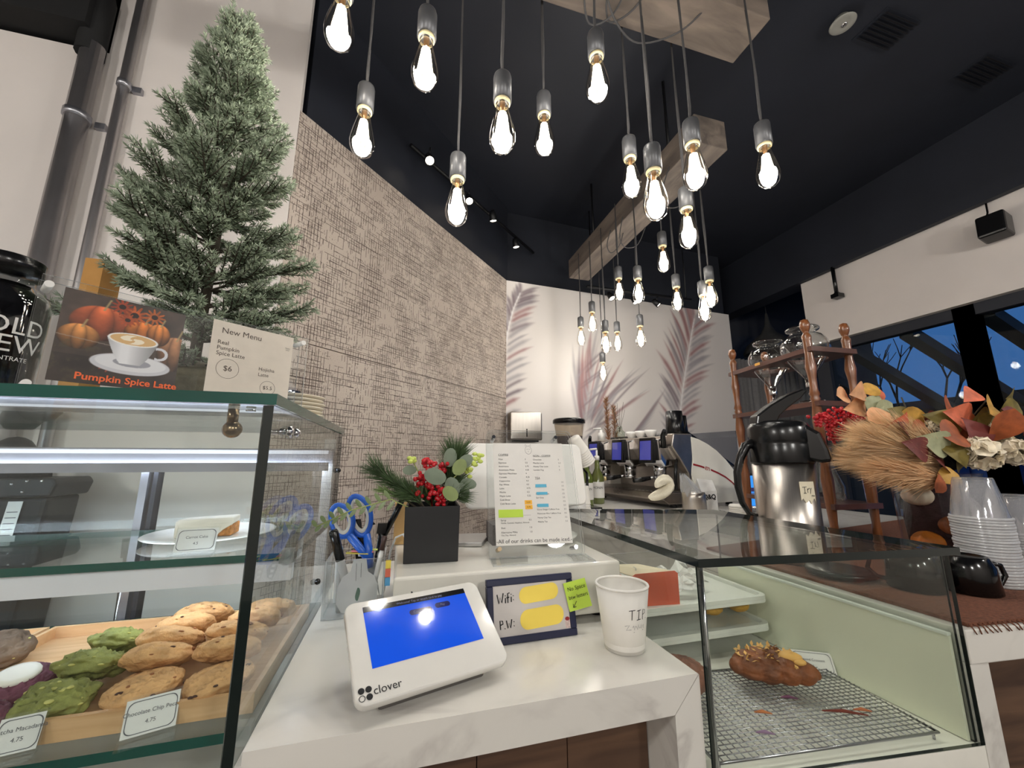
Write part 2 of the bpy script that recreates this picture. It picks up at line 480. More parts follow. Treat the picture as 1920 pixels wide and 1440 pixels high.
for z0, z1 in ((0, 1.708), (1.712, 2.7)):
    b = MB(); b.box(0, TL + 0.02, 0, 0.05, z0, z1); b.build('cladding_panel', m_tile, wt, local=True)
b = MB(); b.box(0.04, TL + 0.05, 0.02, 0.08, 2.7, CEIL); b.build('upper_wall', m_black, wt, local=True)
b = MB(); b.box(0, TL, 0.04, 0.08, 0, 2.7); b.build('backing_wall', m_black, wt, local=True)

# palm mural on the back wall
A0, A1 = Vector((0.775, 2.925, 0)), Vector((3.169, 3.071, 0))
mu = A1 - A0; ML = mu.length; mu.normalize(); mn = Vector((-mu.y, mu.x, 0)) * -1.0
MZ0, MZ1 = 0.9, 2.7
NX, NY = 560, 420
def mural_uv(px, py):
    p = hit(px, py, A0, Vector((mu.y, -mu.x, 0)))
    return ((p - A0).dot(mu), p.z)
Ug, Zg = np.meshgrid(np.linspace(0, ML, NX), np.linspace(MZ0, MZ1, NY))
img = np.ones((NY, NX, 3)) * np.array([214, 208, 203]) / 255
img += (np.sin(Ug * 5.3 + 1) * 0.008 + np.sin(Ug * 13.1) * 0.006)[..., None]
img += (np.exp(-((Ug - 0.42) / 0.05) ** 2) * -0.035)[..., None] * np.array([1.0, 1.0, 1.1])
def leaflet(p, q, w, col, a, bend=0.0):
    global img
    P, Q = np.array(mural_uv(*p)), np.array(mural_uv(*q))
    d = Q - P; L = np.hypot(*d) + 1e-6; t = d / L; n = np.array([-t[1], t[0]])
    W = w * 3.2 / 735
    x0, x1 = min(P[0], Q[0]) - 3 * W - abs(bend) * L, max(P[0], Q[0]) + 3 * W + abs(bend) * L
    z0, z1 = min(P[1], Q[1]) - 3 * W - abs(bend) * L, max(P[1], Q[1]) + 3 * W + abs(bend) * L
    i0, i1 = max(0, int(x0 / ML * NX)), min(NX, int(x1 / ML * NX) + 2)
    j0, j1 = max(0, int((z0 - MZ0) / (MZ1 - MZ0) * NY)), min(NY, int((z1 - MZ0) / (MZ1 - MZ0) * NY) + 2)
    if i1 <= i0 or j1 <= j0: return
    u, z = Ug[j0:j1, i0:i1] - P[0], Zg[j0:j1, i0:i1] - P[1]
    s = (u * t[0] + z * t[1]) / L; h = u * n[0] + z * n[1]
    h = h - bend * L * s * (1 - s) * 2
    env = np.clip(s * 6, 0, 1) * np.clip((1 - s) * 3.0, 0, 1)
    m = np.exp(-(h / (W * (0.35 + 0.65 * np.clip(env, 0, 1)))) ** 2) * env * a
    img[j0:j1, i0:i1] = img[j0:j1, i0:i1] * (1 - m[..., None]) + np.array(col) / 255 * m[..., None]
GREY, ROSE, DK, LT = (148, 142, 146), (146, 104, 104), (112, 98, 104), (232, 230, 230)
r_ = random.Random(3)
def frond(spine, nl, lenL, lenR, angL, angR, cols, a=0.75, w=4.0):
    n = len(spine)
    def sp(t):
        k = min(int(t * (n - 1)), n - 2); f = t * (n - 1) - k
        return [spine[k][i] * (1 - f) + spine[k + 1][i] * f for i in (0, 1)]
    for i in range(nl):
        t = (i + 0.5) / nl; p = sp(t)
        q = sp(max(0, t - 0.03)); dx, dy = q[0] - p[0], q[1] - p[1]; base = math.atan2(-dy, dx) if abs(dx) + abs(dy) > 1e-6 else math.pi / 2
        ln = 0.35 + 0.65 * math.sin(math.pi * min(1, 0.15 + t * 0.75))
        for side, L_, an in ((1, lenL, angL), (-1, lenR, angR)):
            if not L_: continue
            th = base + side * math.radians(an + r_.uniform(-5, 5) + 12 * t)
            LL = L_ * ln * r_.uniform(0.85, 1.1)
            c = r_.choice(cols[0 if side > 0 else 1])
            leaflet(p, (p[0] + LL * math.cos(th), p[1] - LL * math.sin(th)), w * r_.uniform(0.7, 1.2), c, a * r_.uniform(0.7, 1), side * -0.1)
    for i in range(24):
        leaflet(sp(i / 24), sp(min(1, (i + 2) / 24)), 1.6, LT, 0.6)
frond([(976, 548), (962, 580), (951, 625), (944, 690), (938, 760), (934, 860)], 24, 40, 62, 28, 48, ([GREY, DK], [GREY, GREY, ROSE, DK]), 0.8, 3.6)
frond([(1302, 596), (1296, 630), (1288, 680), (1280, 730), (1274, 790), (1270, 860)], 26, 100, 62, 24, 44, ([ROSE, ROSE, GREY, DK], [GREY, GREY, ROSE]), 0.85, 4.2)
for i in range(26):
    a_ = math.radians(101 - i * 2.6 + r_.uniform(-2, 2)); L_ = r_.uniform(110, 190) * (1.0 if i < 10 else 0.85)
    p = (1090 + i * 1.2, 812 - r_.uniform(0, 40))
    leaflet(p, (p[0] + L_ * math.cos(a_), p[1] - L_ * math.sin(a_)), r_.uniform(2.2, 4.2), r_.choice([GREY, GREY, ROSE, DK]), r_.uniform(0.5, 0.85), 0.05)
for i in range(14):
    p = (1085 + r_.uniform(-8, 12), 690 + i * 11); leaflet(p, (p[0] + r_.uniform(30, 80), p[1] - r_.uniform(20, 60)), 2.4, r_.choice([GREY, DK]), 0.5)
for i in range(9):
    p = (1150 + i * 4, 850 - i * 3); leaflet(p, (p[0] + 70, p[1] - 55 - 6 * i), 2.6, r_.choice([GREY, ROSE]), 0.6)
for i in range(6):
    p = (1095 + i * 3, 800 - 20 * i); leaflet(p, (1085 + 5 * i, p[1] - 90), 3.2, ROSE, 0.6, 0.1)
mural = struct(print_sheet('wall_mural', A0 + Vector((0, 0, MZ0)), mu * ML, (0, 0, MZ1 - MZ0), NX, NY, img, printmat('mural_print', 0.6)))
b = MB(); b.obox(A0 + Vector((0, 0.002, 0)), mu * ML, Vector((-mu.y, mu.x, 0)) * 0.08, (0, 0, MZ1))
b.obox(A0 + Vector((-.05, 0.1, MZ1)), mu * (ML + 0.1), Vector((-mu.y, mu.x, 0)) * 0.05, (0, 0, CEIL - MZ1), mi=1)
struct(b.build('wall_back', [m_white, m_black]))
# dark alcove right of the mural, with the dark half of the palm print and a curtain
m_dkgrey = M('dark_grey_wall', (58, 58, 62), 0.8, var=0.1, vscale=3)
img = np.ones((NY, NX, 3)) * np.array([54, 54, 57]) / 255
mural_keep = (A0, A1, mu, ML)
A0, A1 = Vector((3.1, 3.62, 0)), Vector((5.5, 3.62, 0)); mu = Vector((1, 0, 0)); ML = 2.4
Ug, Zg = np.meshgrid(np.linspace(0, ML, NX), np.linspace(MZ0, MZ1, NY))
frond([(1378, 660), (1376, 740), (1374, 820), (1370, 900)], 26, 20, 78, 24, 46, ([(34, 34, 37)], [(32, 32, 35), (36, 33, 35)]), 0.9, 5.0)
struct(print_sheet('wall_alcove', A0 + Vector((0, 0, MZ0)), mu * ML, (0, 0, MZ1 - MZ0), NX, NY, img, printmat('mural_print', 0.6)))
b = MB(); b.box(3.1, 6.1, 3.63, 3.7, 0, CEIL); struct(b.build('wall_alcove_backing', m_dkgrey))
b = MB()
P = [(3.32 + 0.02 * i, 3.28 + 0.03 * math.sin(i * 1.9) + 0.012 * math.sin(i * 0.7)) for i in range(62)]
b.add([(x, y, 0.9) for x, y in P] + [(x, y, 2.3) for x, y in P], [(i, i + 1, i + 63, i + 62) for i in range(61)], 0, True)
tag(b.build('curtain', M('grey_curtain_fabric', (120, 118, 118), 0.9, var=0.08, vscale=40)), 'grey pleated curtain hanging behind the wooden drip rack', 'curtain')

# right wall: white band over the windows
XR = 3.5
b = MB()
b.box(XR, XR + 0.14, -3.2, 2.55, 2.245, 2.84); b.box(XR, XR + 0.14, -3.2, 2.55, 0, 0.75)
wr = struct(b.build('wall_right', m_white))
b = MB(); b.box(XR - 0.03, XR + 0.14, -3.2, 3.6, 2.84, CEIL); b.box(XR - 0.07, XR - 0.03, -3.2, 3.6, 2.83, 2.93); struct(b.build('trim_soffit', m_black))
b = MB(); b.box(XR, 6.2, 2.5, 2.55, 2.84, CEIL); struct(b.build('wall_right_return', m_black))
mul = [-3.1, -1.9, -0.75, 0.42, 1.565, 2.5]
for i in range(5):
    y0, y1 = mul[i], mul[i + 1]
    w = bpy.data.objects.new('window_%d' % (i + 1), None); C.objects.link(w); w['kind'] = 'structure'; w.location = (XR + 0.1, (y0 + y1) / 2, 0.75)
    b = MB(); b.box(XR + 0.05, XR + 0.13, y0 - 0.055, y0 + 0.055, 0.75, 2.245); b.box(XR + 0.05, XR + 0.13, y1 - 0.055, y1 + 0.055, 0.75, 2.245)
    b.build('window_post', m_black, w)
    b = MB(); b.box(XR + 0.05, XR + 0.13, y0 + 0.055, y1 - 0.055, 2.17, 2.245); b.box(XR + 0.05, XR + 0.13, y0 + 0.055, y1 - 0.055, 0.75, 0.83)
    b.build('window_rail', m_black, w)
    b = MB(); b.box(XR + 0.085, XR + 0.095, y0 + 0.055, y1 - 0.055, 0.83, 2.17); b.build('pane', m_window, w)
# outdoors: sloping canopy rafters, eave beam, shop front across the street, bare trees
m_out = M('dark_timber', (18, 20, 26), 0.6, var=0.1)
cn = thing('street_canopy', 'dark sloping canopy of rafters outside the right-hand window', 'canopy', (4.4, 1.0, 1.6))
for i, y in enumerate([-1.9, -1.47, -1.04, -0.61, -0.2, 0.2, 0.63, 1.06, 1.47, 1.9, 2.33, 2.76]):
    b = MB(); b.obox((3.66, y, 2.16), (1.25, 0.0, -0.52), (0, 0.085, 0), (0, 0, 0.085)); b.build('rafter', m_out, cn)
b = MB(); b.box(4.85, 4.95, -3, 3.9, 1.5, 1.72); b.build('eave_beam', m_out, cn)
b = MB(); b.box(4.8, 4.86, 1.5, 3.9, 1.36, 1.6); b.build('valance', M('dark_teal_awning', (22, 36, 44), 0.7, var=0.1), cn)
for y in (-1.0, 1.6): 
    b = MB(); b.box(4.8, 4.95, y, y + 0.12, 0, 1.5); b.build('canopy_post', m_out, cn)
sf = thing('shop_front', 'pale blue lit shop front across the street seen through the window', 'building', (8.5, 3.0, 0))
b = MB(); b.box(8.4, 8.6, -1, 8, 0, 2.05); b.build('facade', M('pale_facade', (150, 165, 205), 0.7, var=0.1, vscale=2), sf)
for y in (2.6, 3.3, 4.0, 4.7):
    b = MB(); b.box(8.36, 8.42, y, y + 0.5, 0.4, 1.85); w_ = b.build('shop_window', M('dim_shop_glass', (60, 70, 120), 0.2, var=0.4, vscale=3), sf)
    b = MB(); b.box(8.35, 8.43, y + 0.22, y + 0.26, 0.4, 1.85); b.build('glazing_bar', m_out, w_)
b = MB(); b.box(8.3, 8.6, -1, 8, 2.05, 2.2); b.build('cornice', m_out, sf)
def bare_tree(x, y, h, seed, label):
    rr = random.Random(seed); t = thing('bare_tree', label, 'tree', (x, y, 0)); b = MB()
    def br(p, d, L, r, k):
        q = p + d * L; b.tube([p, p + d * L * 0.5 + Vector((rr.uniform(-1, 1), rr.uniform(-1, 1), 0)) * L * 0.05, q], [r, r * 0.85, r * 0.65], 5)
        if k == 0: return
        for _ in range(3):
            nd = (d + Vector((rr.uniform(-.7, .7), rr.uniform(-.7, .7), rr.uniform(-.1, .5)))).normalized(); br(q, nd, L * rr.uniform(.6, .8), r * 0.6, k - 1)
    br(Vector((x, y, 0)), Vector((0, 0, 1)), h * 0.35, 0.05, 4)
    b.build('branches', M('bare_bark', (20, 20, 26), 0.9, var=0.2), t)
bare_tree(7.2, 3.9, 3.2, 1, 'bare winter tree outside the window nearest the drip rack')
bare_tree(6.6, 1.7, 3.2, 2, 'bare winter tree outside the window behind the flower arrangement')
b = MB(); b.box(3.7, 14, -6, 12, -0.15, -0.02); struct(b.build('pavement', M('street_paving', (60, 62, 70), 0.9, var=0.2, vscale=3)))

# wall pipes, corner bits
def conduit(x, r, z0, z1, label, zs):
    t = thing('conduit_pipe', label, 'pipe', (x, 1.6 - r - 0.012, z0)); b = MB()
    b.tube([(x, 1.6 - r - 0.012, z0), (x, 1.6 - r - 0.012, z1)], r, 16); b.build('pipe', M('galvanised_pipe', (188, 184, 184), 0.34, 0.9, var=0.1, vscale=6), t)
    for z in zs:
        b = MB(); b.lathe([(r, z - .012), (r + .005, z - .012), (r + .005, z + .012), (r, z + .012)], 16, (x, 1.6 - r - .012, 0), cap=False)
        b.box(x + r, x + r + 0.03, 1.585, 1.6, z - .012, z + .012); b.build('pipe_clamp', m_alu, t)
conduit(-1.16, 0.032, 0, 2.74, 'thick galvanised pipe on the white wall left of the tree', [2.44])
conduit(-1.06, 0.016, 0, CEIL, 'thin galvanised pipe on the white wall left of the tree', [2.62])
# dark duct end in the top left corner
b = MB(); b.box(-2.9, -1.16, 1.5, 1.95, 2.78, 3.3); b.tube([(-1.17, 1.56, 2.70), (-1.17, 1.56, 2.95), (-1.22, 1.56, 3.1)], 0.04, 12)
tag(b.build('ceiling_duct', M('dark_duct', (9, 9, 10), 0.8, var=0.2)), 'black duct in the dark top left corner above the white wall', 'duct')
# ------------------------------------------------------------------ counters
CT = 0.95
t = thing('checkout_counter', 'white quartz checkout counter with mitred waterfall end and dark wood front', 'counter', (0.14, 0.9, 0))
b = MB(); b.prism([(-.142, .53, CT - .046), (.381, .53, CT - .046), (.4245, .53, CT - .001), (.4235, .53, CT), (-.142, .53, CT)], (0, .77, 0)); b.build('stone_top', m_stone, t)
b = MB(); b.prism([(0.3818, 0.53, CT - 0.0464), (0.4255, 0.53, CT - 0.0016), (0.4255, 0.53, 0), (0.3818, 0.53, 0)], (0, 0.75, 0)); b.build('waterfall_leg', m_stone, t)
for i in range(4):
    x0 = -0.142 + i * 0.1308
    b = MB(); b.box(x0 + 0.0008, x0 + 0.13, 0.60, 0.615, 0, CT - 0.046); b.build('wood_panel', m_walnut, t)
b = MB(); b.box(-0.14, 0.38, 0.63, 1.28, 0.05, CT - 0.05); b.build('carcass', m_walnut, t)

RT = 0.98
t = thing('service_counter', 'white quartz service counter carrying the coffee machine and brown mat', 'counter', (1.5, 1.7, 0))
b = MB(); b.prism([(0.885, 0.468, RT - 0.05), (2.3, 0.33, RT - 0.05), (2.3, 2.9, RT - 0.05), (0.885, 2.9, RT - 0.05)], (0, 0, 0.05)); b.build('stone_top', m_stone, t, bevel=0.002)
b = MB(); b.box(0.885, 0.93, 0.47, 2.88, 0, RT - 0.05); b.build('waterfall_leg', m_stone, t, bevel=0.0015)
for i in range(6):
    x0 = 0.93 + i * 0.225
    b = MB(); b.obox((x0 + .001, 0.55 - i * 0.02, 0), (0.223, -0.021, 0), (0, 0.015, 0), (0, 0, RT - 0.05)); b.build('wood_panel', m_walnut, t)
b = MB(); b.box(0.94, 2.25, 0.62, 2.85, 0.05, RT - 0.055); b.build('carcass', m_walnut, t)
# brown runner mat
m_mat = M('brown_woven_mat', (112, 68, 48), 0.95, var=0.35, vscale=160, bump=0.5, bscale=260)
b = MB(); b.prism([(0.905, 0.474, RT + .0005), (2.25, 0.345, RT + .0005), (2.25, 1.3, RT + .0005), (0.905, 1.05, RT + .0005)], (0, 0, 0.006))
mt = tag(b.build('runner_mat', m_mat), 'rust brown woven mat on the service counter under the mugs', 'mat')
b = MB()
for i in range(130):
    f = i / 129; x = 0.905 + f * 1.345; y = 0.474 - f * 0.129
    b.tube([(x, y, RT + .004), (x + random.uniform(-.004, .004), y - 0.006, RT + .002), (x + random.uniform(-.005, .005), y - .011, RT - .006)], 0.0012, 4)
o = b.build('fringe', m_mat, mt); o['kind'] = 'stuff'
MT = RT + 0.0068

# ------------------------------------------------------------------ left pastry case
LX0, LX1, LY0, LY1, LZ = -1.5, -0.155, 0.55, 1.17, 1.3295
t = lcase = thing('pastry_display_case', 'glass pastry display case with green glass edges left of the counter', 'display case', (-0.8, 0.86, 0))
b = MB(); b.pane(LX0, LX1 + .004, LY0 - .006, LY1, LZ - .014, LZ); b.build('top_glass', [m_case, m_edge], t)
b = MB(); b.pane(LX0, LX1 - .012, LY0, LY0 + .008, 0.78, LZ - .0145); b.build('front_glass', [m_case, m_edgedk], t)
b = MB(); b.pane(LX1 - .011, LX1, LY0, LY1, 0.78, LZ - .0145); b.build('side_glass', [m_case, m_edgedk], t)
b = MB(); b.pane(LX0, -0.168, 0.80, 1.13, 1.078, 1.09); b.build('middle_shelf', [m_case, m_edge], t)
b = MB(); b.pane(LX0, -0.168, 0.655, 1.13, 0.893, 0.905); b.build('lower_shelf', [m_case, m_edge], t)
m_led = emat('cool_led_strip', (226, 236, 255), 19.0)
o = MB().box(LX0, -0.172, 0.806, 0.824, 1.044, 1.0775).build('shelf_light_bar', M('lamp_diffuser_white', (238, 236, 244), 0.4, var=0.02), t)
MB().box(LX0 + .02, -0.18, 0.8245, 0.832, 1.050, 1.072).build('led_strip', m_led, o)
o = MB().box(LX0, -0.168, 1.13, 1.165, 1.236, 1.268).build('top_rail', m_alu, t)
MB().box(LX0 + .02, -0.18, 1.10, 1.1295, 1.2282, 1.2355).build('led_strip', m_led, o)
MB().box(LX0 + .02, -0.18, 1.118, 1.1295, 1.262, 1.27).build('lit_edge_glow', emat('lit_edge_emission', (240, 244, 255), 1.3), o)  # glowing strip stands in for light falling on the white rail edge
MB().box(LX0, -0.172, 1.092, 1.0965, 1.220, 1.2405).build('led_shield_lip', m_alu, o)  # added lip that screens the strip's light from the view
MB().box(LX0, -0.168, 1.09, 1.165, 1.2705, 1.274).build('led_shield_lid', m_alu, o)  # added lid that keeps the strip's light off the top glass
o = MB().box(LX0, -0.168, 1.13, 1.165, 0.86, 0.893).build('bottom_rail', m_alu, t)
MB().box(LX0, LX1 - .012, LY0 + .01, LY1, 0.0, 0.78).build('base_cabinet', m_wht, t)
MB().box(LX0, -0.17, 0.60, 1.15, 0.78, 0.79).build('base_deck', m_wht, t)
MB().box(-0.1545, -0.1428, 0.552, 1.17, 0.0, 0.925).build('side_filler', m_wht, t)
b = MB(); b.box(-0.578, -0.563, 1.135, 1.16, 0.893, 1.236); b.build('door_stile', m_alu, t)
b = MB(); b.box(-0.556, -0.547, 1.14, 1.165, 0.893, 1.236); b.build('door_stile', M('dark_aluminium', (80, 80, 84), 0.4, 0.8), t)
b = MB(); b.box(-0.192, -0.168, 1.135, 1.165, 0.893, 1.30); b.build('end_stile', m_wht, t)
b = MB(); b.pane(LX0, -0.565, 1.145, 1.149, 0.893, 1.236); b.build('sliding_door', [m_case, m_edge], t)
b = MB(); b.pane(-0.56, -0.19, 1.153, 1.157, 0.893, 1.236); b.build('sliding_door', [m_case, m_edge], t)
b = MB(); b.pane(LX0, -0.17, 1.158, 1.164, 1.27, LZ - .015); b.build('back_glass', [m_case, m_edge], t)
m_brass = M('satin_brass_nickel', (150, 128, 104), 0.25, 1.0, var=0.1)
o = MB().tube([(-0.216, 0.6, LZ - .0145), (-0.216, 0.6, 1.296)], 0.0065, 12).build('hinge_rod', m_brass, t)
MB().ball((-0.215, 0.6, 1.288), 0.0115, 16, 10).build('knob', m_brass, o)
b = MB(); b.tube([(-0.196, 0.6, LZ - .015), (-0.196, 0.6, 1.312)], 0.006, 10); b.build('hinge_bolt', m_chrome, o)
b = MB(); b.tube([(-0.154, 0.62, 1.287), (-0.182, 0.62, 1.287)], 0.004, 8); b.lathe([(0.009, 0), (.009, .006), (.004, .008)], 12, (-0.154, 0.62, 1.287), mat=Matrix.Rotation(math.pi / 2, 3, 'Y')); b.ball((-0.148, 0.64, 1.287), 0.007)
b.build('side_clip', m_chrome, t)
b = MB(); b.box(-0.19, -0.168, 0.795, 0.812, 1.074, 1.096); b.build('shelf_clip', m_acrylb, t)
b = MB(); b.box(-0.19, -0.168, 0.65, 0.667, 0.889, 0.911); b.build('shelf_clip', m_acrylb, t)
for y, z in ((0.95, 1.0), (1.12, 1.22)):
    b = MB(); b.ball((-0.151, y, z), 0.006); b.build('side_stud', m_plastic, t)
# brushed white tray pieces under the lower shelf
b = MB(); b.box(-0.62, -0.2, 0.68, 0.7, 0.79, 0.80); b.box(-0.62, -0.6, 0.7, 1.0, 0.79, 0.80)
tag(b.build('tray_frame', m_wht), 'white tray frame lying in the case under the lower glass shelf', 'tray')

# wooden bakery trays
m_tray = wood('pale_beech', (206, 160, 112), (228, 186, 140), (6, 60, 60), 0.5, 0.05)
def tray(x0, x1, y0, y1, z, label):
    t = thing('wooden_tray', label, 'tray', ((x0 + x1) / 2, (y0 + y1) / 2, z))
    MB().box(x0 + .006, x1 - .006, y0 + .006, y1 - .006, z, z + .007).build('tray_floor', m_tray, t)
    for a in ((x0, x1, y0, y0 + .007), (x0, x1, y1 - .007, y1), (x0, x0 + .007, y0 + .007, y1 - .007), (x1 - .007, x1, y0 + .007, y1 - .007)):
        MB().box(*a, z, z + .026).build('tray_side', m_tray, t)
tray(-0.625, -0.178, 0.69, 1.04, 0.9055, 'pale wooden tray of green and chocolate chip cookies in the case')
tray(-1.1, -0.633, 0.69, 1.04, 0.9055, 'second pale wooden tray at the left edge under the purple cookies')

def cookie_mesh(name, rx, ry, rz, seed, amp=0.16, lump=3.0):
    bm = bmesh.new(); bmesh.ops.create_icosphere(bm, subdivisions=5, radius=1)
    off = Vector((seed * 3.7, seed * 1.3, seed * 2.1))
    for v in bm.verts:
        p = v.co.copy()
        rad = math.hypot(p.x, p.y); k = (rad ** 0.82) / rad if rad > 1e-4 else 1.0     # fuller disc
        h = noise.fractal(p * 1.6 + off, 0.9, 2.1, 2) * amp * .6
        cr = max(0.0, 1 - abs(noise.noise(p * lump * 1.5 + off)) * 7) * .17 * (1 if p.z > -.1 else 0)      # baked cracks
        hb = noise.fractal(p * lump * 2 + off * 2, .9, 2.1, 3) * amp * .75
        v.co = Vector((p.x * k * (1 + h) * rx, p.y * k * (1 + h) * ry, p.z * (1 + h + hb - cr * 2.2) * rz))
    me = bpy.data.meshes.new(name); bm.to_mesh(me); bm.free()
    me.polygons.foreach_set('use_smooth', np.ones(len(me.polygons), bool))
    return me
def cookie(name, c, r, th, rot, mat, seed, label, group, bits=None, nb=14, amp=0.16, icing=None):
    me = cookie_mesh(name, r, r, th, seed, amp); me.materials.append(mat)
    o = bpy.data.objects.new(name, me); C.objects.link(o); o.location = c; o.rotation_euler = rot
    tag(o, label, 'cookie', group)
    rr = random.Random(seed)
    if bits is not None:
        b = MB(); vs_ = [v.co for v in me.vertices if v.co.z > -0.1 * th]
        for i in range(nb):
            p = rr.choice(vs_)
            b.ball(p * .97, r * rr.uniform(.05, .13), 7, 5, (1, rr.uniform(.5, 1), .35), rr.choice([0, 1, 1]) if isinstance(bits, list) else 0, Matrix.Rotation(rr.uniform(0, 3), 4, 'Z'))
        b.build('nut_pieces', bits, o, local=True)
    if icing is not None:
        b = MB(); b.lathe([(r * .02, th * 1.06), (r * .4, th * 1.03), (r * .55, th * .98), (r * .6, th * .8), (r * .5, th * .6)], 20, (0, 0, 0)); b.build('icing', icing, o, local=True)
    return o
m_ck = M('baked_cookie', (220, 170, 116), 0.8, var=0.2, vscale=40, bump=0.8, bscale=60)
m_cg = M('matcha_cookie', (140, 142, 76), 0.75, var=0.35, vscale=30, bump=0.6, bscale=70)
m_cp = M('purple_cookie', (112, 62, 78), 0.75, var=0.25, vscale=25, bump=0.3, bscale=80)
m_chip = M('dark_chocolate', (72, 40, 28), 0.5, var=0.2); m_pec = M('pecan', (150, 92, 52), 0.6, var=0.2)
m_mac = M('macadamia', (196, 190, 110), 0.6, var=0.15); m_ice = M('white_icing', (240, 234, 222), 0.4, var=0.03)
GC = 'chocolate chip pecan cookies'
def CK(px, py, Y): return at(px, py, Y=Y)
LC = [(-.331, .742, .9320, -3), (-.344, .797, .9490, -27), (-.350, .847, .9545, -28), (-.352, .897, .9575, -28), (-.343, .947, .9590, -26)]
RC = [(-.238, .738, .9320, -3), (-.249, .795, .9490, -28), (-.254, .845, .9550, -27), (-.244, .895, .9575, -28), (-.231, .947, .9560, -26)]
for col, lab in ((LC, 'left'), (RC, 'right')):
    for i, (x, y, z, tl) in enumerate(col):
        cookie('pecan_cookie', (x, y, z), 0.0455 + 0.0015 * ((i * 7) % 3 - 1), 0.0180, (math.radians(tl), 0.10 * ((i % 3) - 1), 0), m_ck, 11 + i + (20 if lab == 'right' else 0),
               'golden chocolate chip pecan cookie, %s from the front in the %s stack' % (ORD[i], lab), GC, [m_chip, m_pec, m_pec], 12, 0.14)
GM = 'green macadamia cookies'
for i, (x, y, z, tl, r, lb) in enumerate([(-.426, .735, .933, -3, .043, 'lying flat at the front of the tray'), (-.428, .80, .948, -24, .042, 'leaning in the middle of the green row'), (-.428, .865, .953, -26, .041, 'at the back of the green row')]):
    cookie('macadamia_cookie', (x, y, z), r, 0.0185, (math.radians(tl), 0.1, 0), m_cg, 50 + i, 'green macadamia cookie ' + lb, GM, m_mac, 12, 0.34)
cookie('iced_cookie', (-.506, .79, .9345), 0.040, 0.0195, (.22, 0, .4), m_cp, 61, 'purple cookie with white iced top in the case', 'purple cookies', None, 0, 0.05, m_ice)
cookie('iced_cookie', (-.484, .702, .932), 0.034, 0.0185, (.12, 0, .9), m_cp, 62, 'plain purple cookie cut by the left edge below the iced one', 'purple cookies', m_chip, 6, 0.10)
_p = at(2, 1206, Y=.93); cookie('iced_cookie', (_p.x, .93, .938), 0.040, 0.022, (.25, 0, .9), M('brown_green_cookie', (104, 84, 66), .75, var=.45, vscale=18, bump=.3), 63, 'brown and green cookie at the far left on the second tray', 'purple cookies', m_mac, 8, 0.2)

# price tags: printed card in a bent acrylic holder
m_tagprint = M('grey_print', (95, 95, 100), 0.8, var=0.1)
def price_tag(bl, br, h, lean, lines, label, size=0.0075, mirror=False, foot=0.02):
    bl, br = Vector(bl), Vector(br); u = (br - bl); w = u.length; u.normalize()
    back = Vector((-u.y, u.x, 0)); v = (back * math.sin(lean) + Vector((0, 0, 1)) * math.cos(lean))
    n = u.cross(v)
    t = thing('price_tag', label, 'price tag', (bl + br) / 2, 0, 'price tags')
    b = MB(); b.obox(bl, u * w, v * h, n * -0.0018, 0, 0); b.obox(bl, u * w, -back * foot, Vector((0, 0, .0018))); b.build('acrylic_holder', m_acryl, t)
    b = MB(); b.obox(bl + v * .003 + n * .0004 + u * .002, u * (w - .004), v * (h - .006), n * 0.0003); cd = b.build('card', m_paper, t)
    T = frame(bl + u * w / 2 + v * h / 2 + n * .0011, u, v)
    b = MB()
    P = rrect(w * .86, h * .76, h * .16, 6); Q = rrect(w * .86 - .0016, h * .76 - .0016, h * .16, 6)
    k = len(P)
    b.add([T @ Vector((x, y, 0)) for x, y in P + Q], [(i, (i + 1) % k, k + (i + 1) % k, k + i) for i in range(k)])
    for j, (s_, dy) in enumerate(lines): text_mb(b, s_, size, T @ Matrix.Translation((0, dy * h, 0)))
    b.build('lettering', m_tagprint, cd)
    return t
price_tag(at(218, 1397, z=.9055), at(332, 1364, z=.9055), 0.045, 0.38, [('Chocolate Chip Pecan', .1), ('4.75', -.14)], 'price card reading Chocolate Chip Pecan 4.75', 0.0062)
bl = at(-30, 1432, z=.9055); price_tag(bl, at(70, 1408, z=.9055), 0.042, 0.35, [('Matcha Macadamia', .12), ('4.75', -.12)], 'price card reading Macadamia 4.75 at the left edge', 0.0062)
price_tag(at(320, 1040, z=1.0905), at(404, 1034, z=1.0905), 0.043, 0.30, [('Carrot Cake', .1), ('4.5', -.14)], 'price card reading Carrot Cake on the middle shelf', 0.0062)
# carrot cake
pc = at(408, 1000, z=1.093); pc.y = 0.99; pc.x = -0.365
b = MB(); b.lathe([(.0001, .004), (.07, .004), (.112, .011), (.114, .013), (.111, .015), (.07, .008), (.0001, .007)], 40, (pc.x, pc.y, 1.0885)); 
tag(b.build('cake_plate', M('glazed_china', (238, 236, 232), 0.15, var=0.02)), 'round white plate under the carrot cake on the middle shelf', 'plate')
t = thing('carrot_cake_slice', 'slice of carrot cake with white frosting on a plate', 'cake', (pc.x - .004, pc.y - .01, 1.097), 0.12)
b = MB(); b.prism([(-.044, -.020, 0), (.044, -.026, 0), (.048, .026, 0), (-.040, .024, 0)], (0, 0, .022)); b.build('sponge', M('carrot_sponge', (204, 138, 74), .9, var=.4, vscale=120, bump=.6, bscale=200), t, local=True, bevel=.002)
b = MB(); b.prism([(-.048, -.026, .0), (.018, -.029, .0), (.030, -.0275, .012), (.046, -.0275, .022), (.046, -.0275, .034), (.0, -.0275, .036), (-.044, -.026, .030)], (0, .006, 0))
b.prism([(-.047, -.026, .022), (.047, -.0275, .0225), (.047, .029, .0225), (-.044, .028, .020)], (0, 0, .013)); b.prism([(-.050, -.025, .0), (-.0405, -.025, .0), (-.038, .026, .0), (-.046, .026, .0)], (0, 0, .032)); b.build('frosting', m_ice, t, local=True, bevel=.004, segs=3)

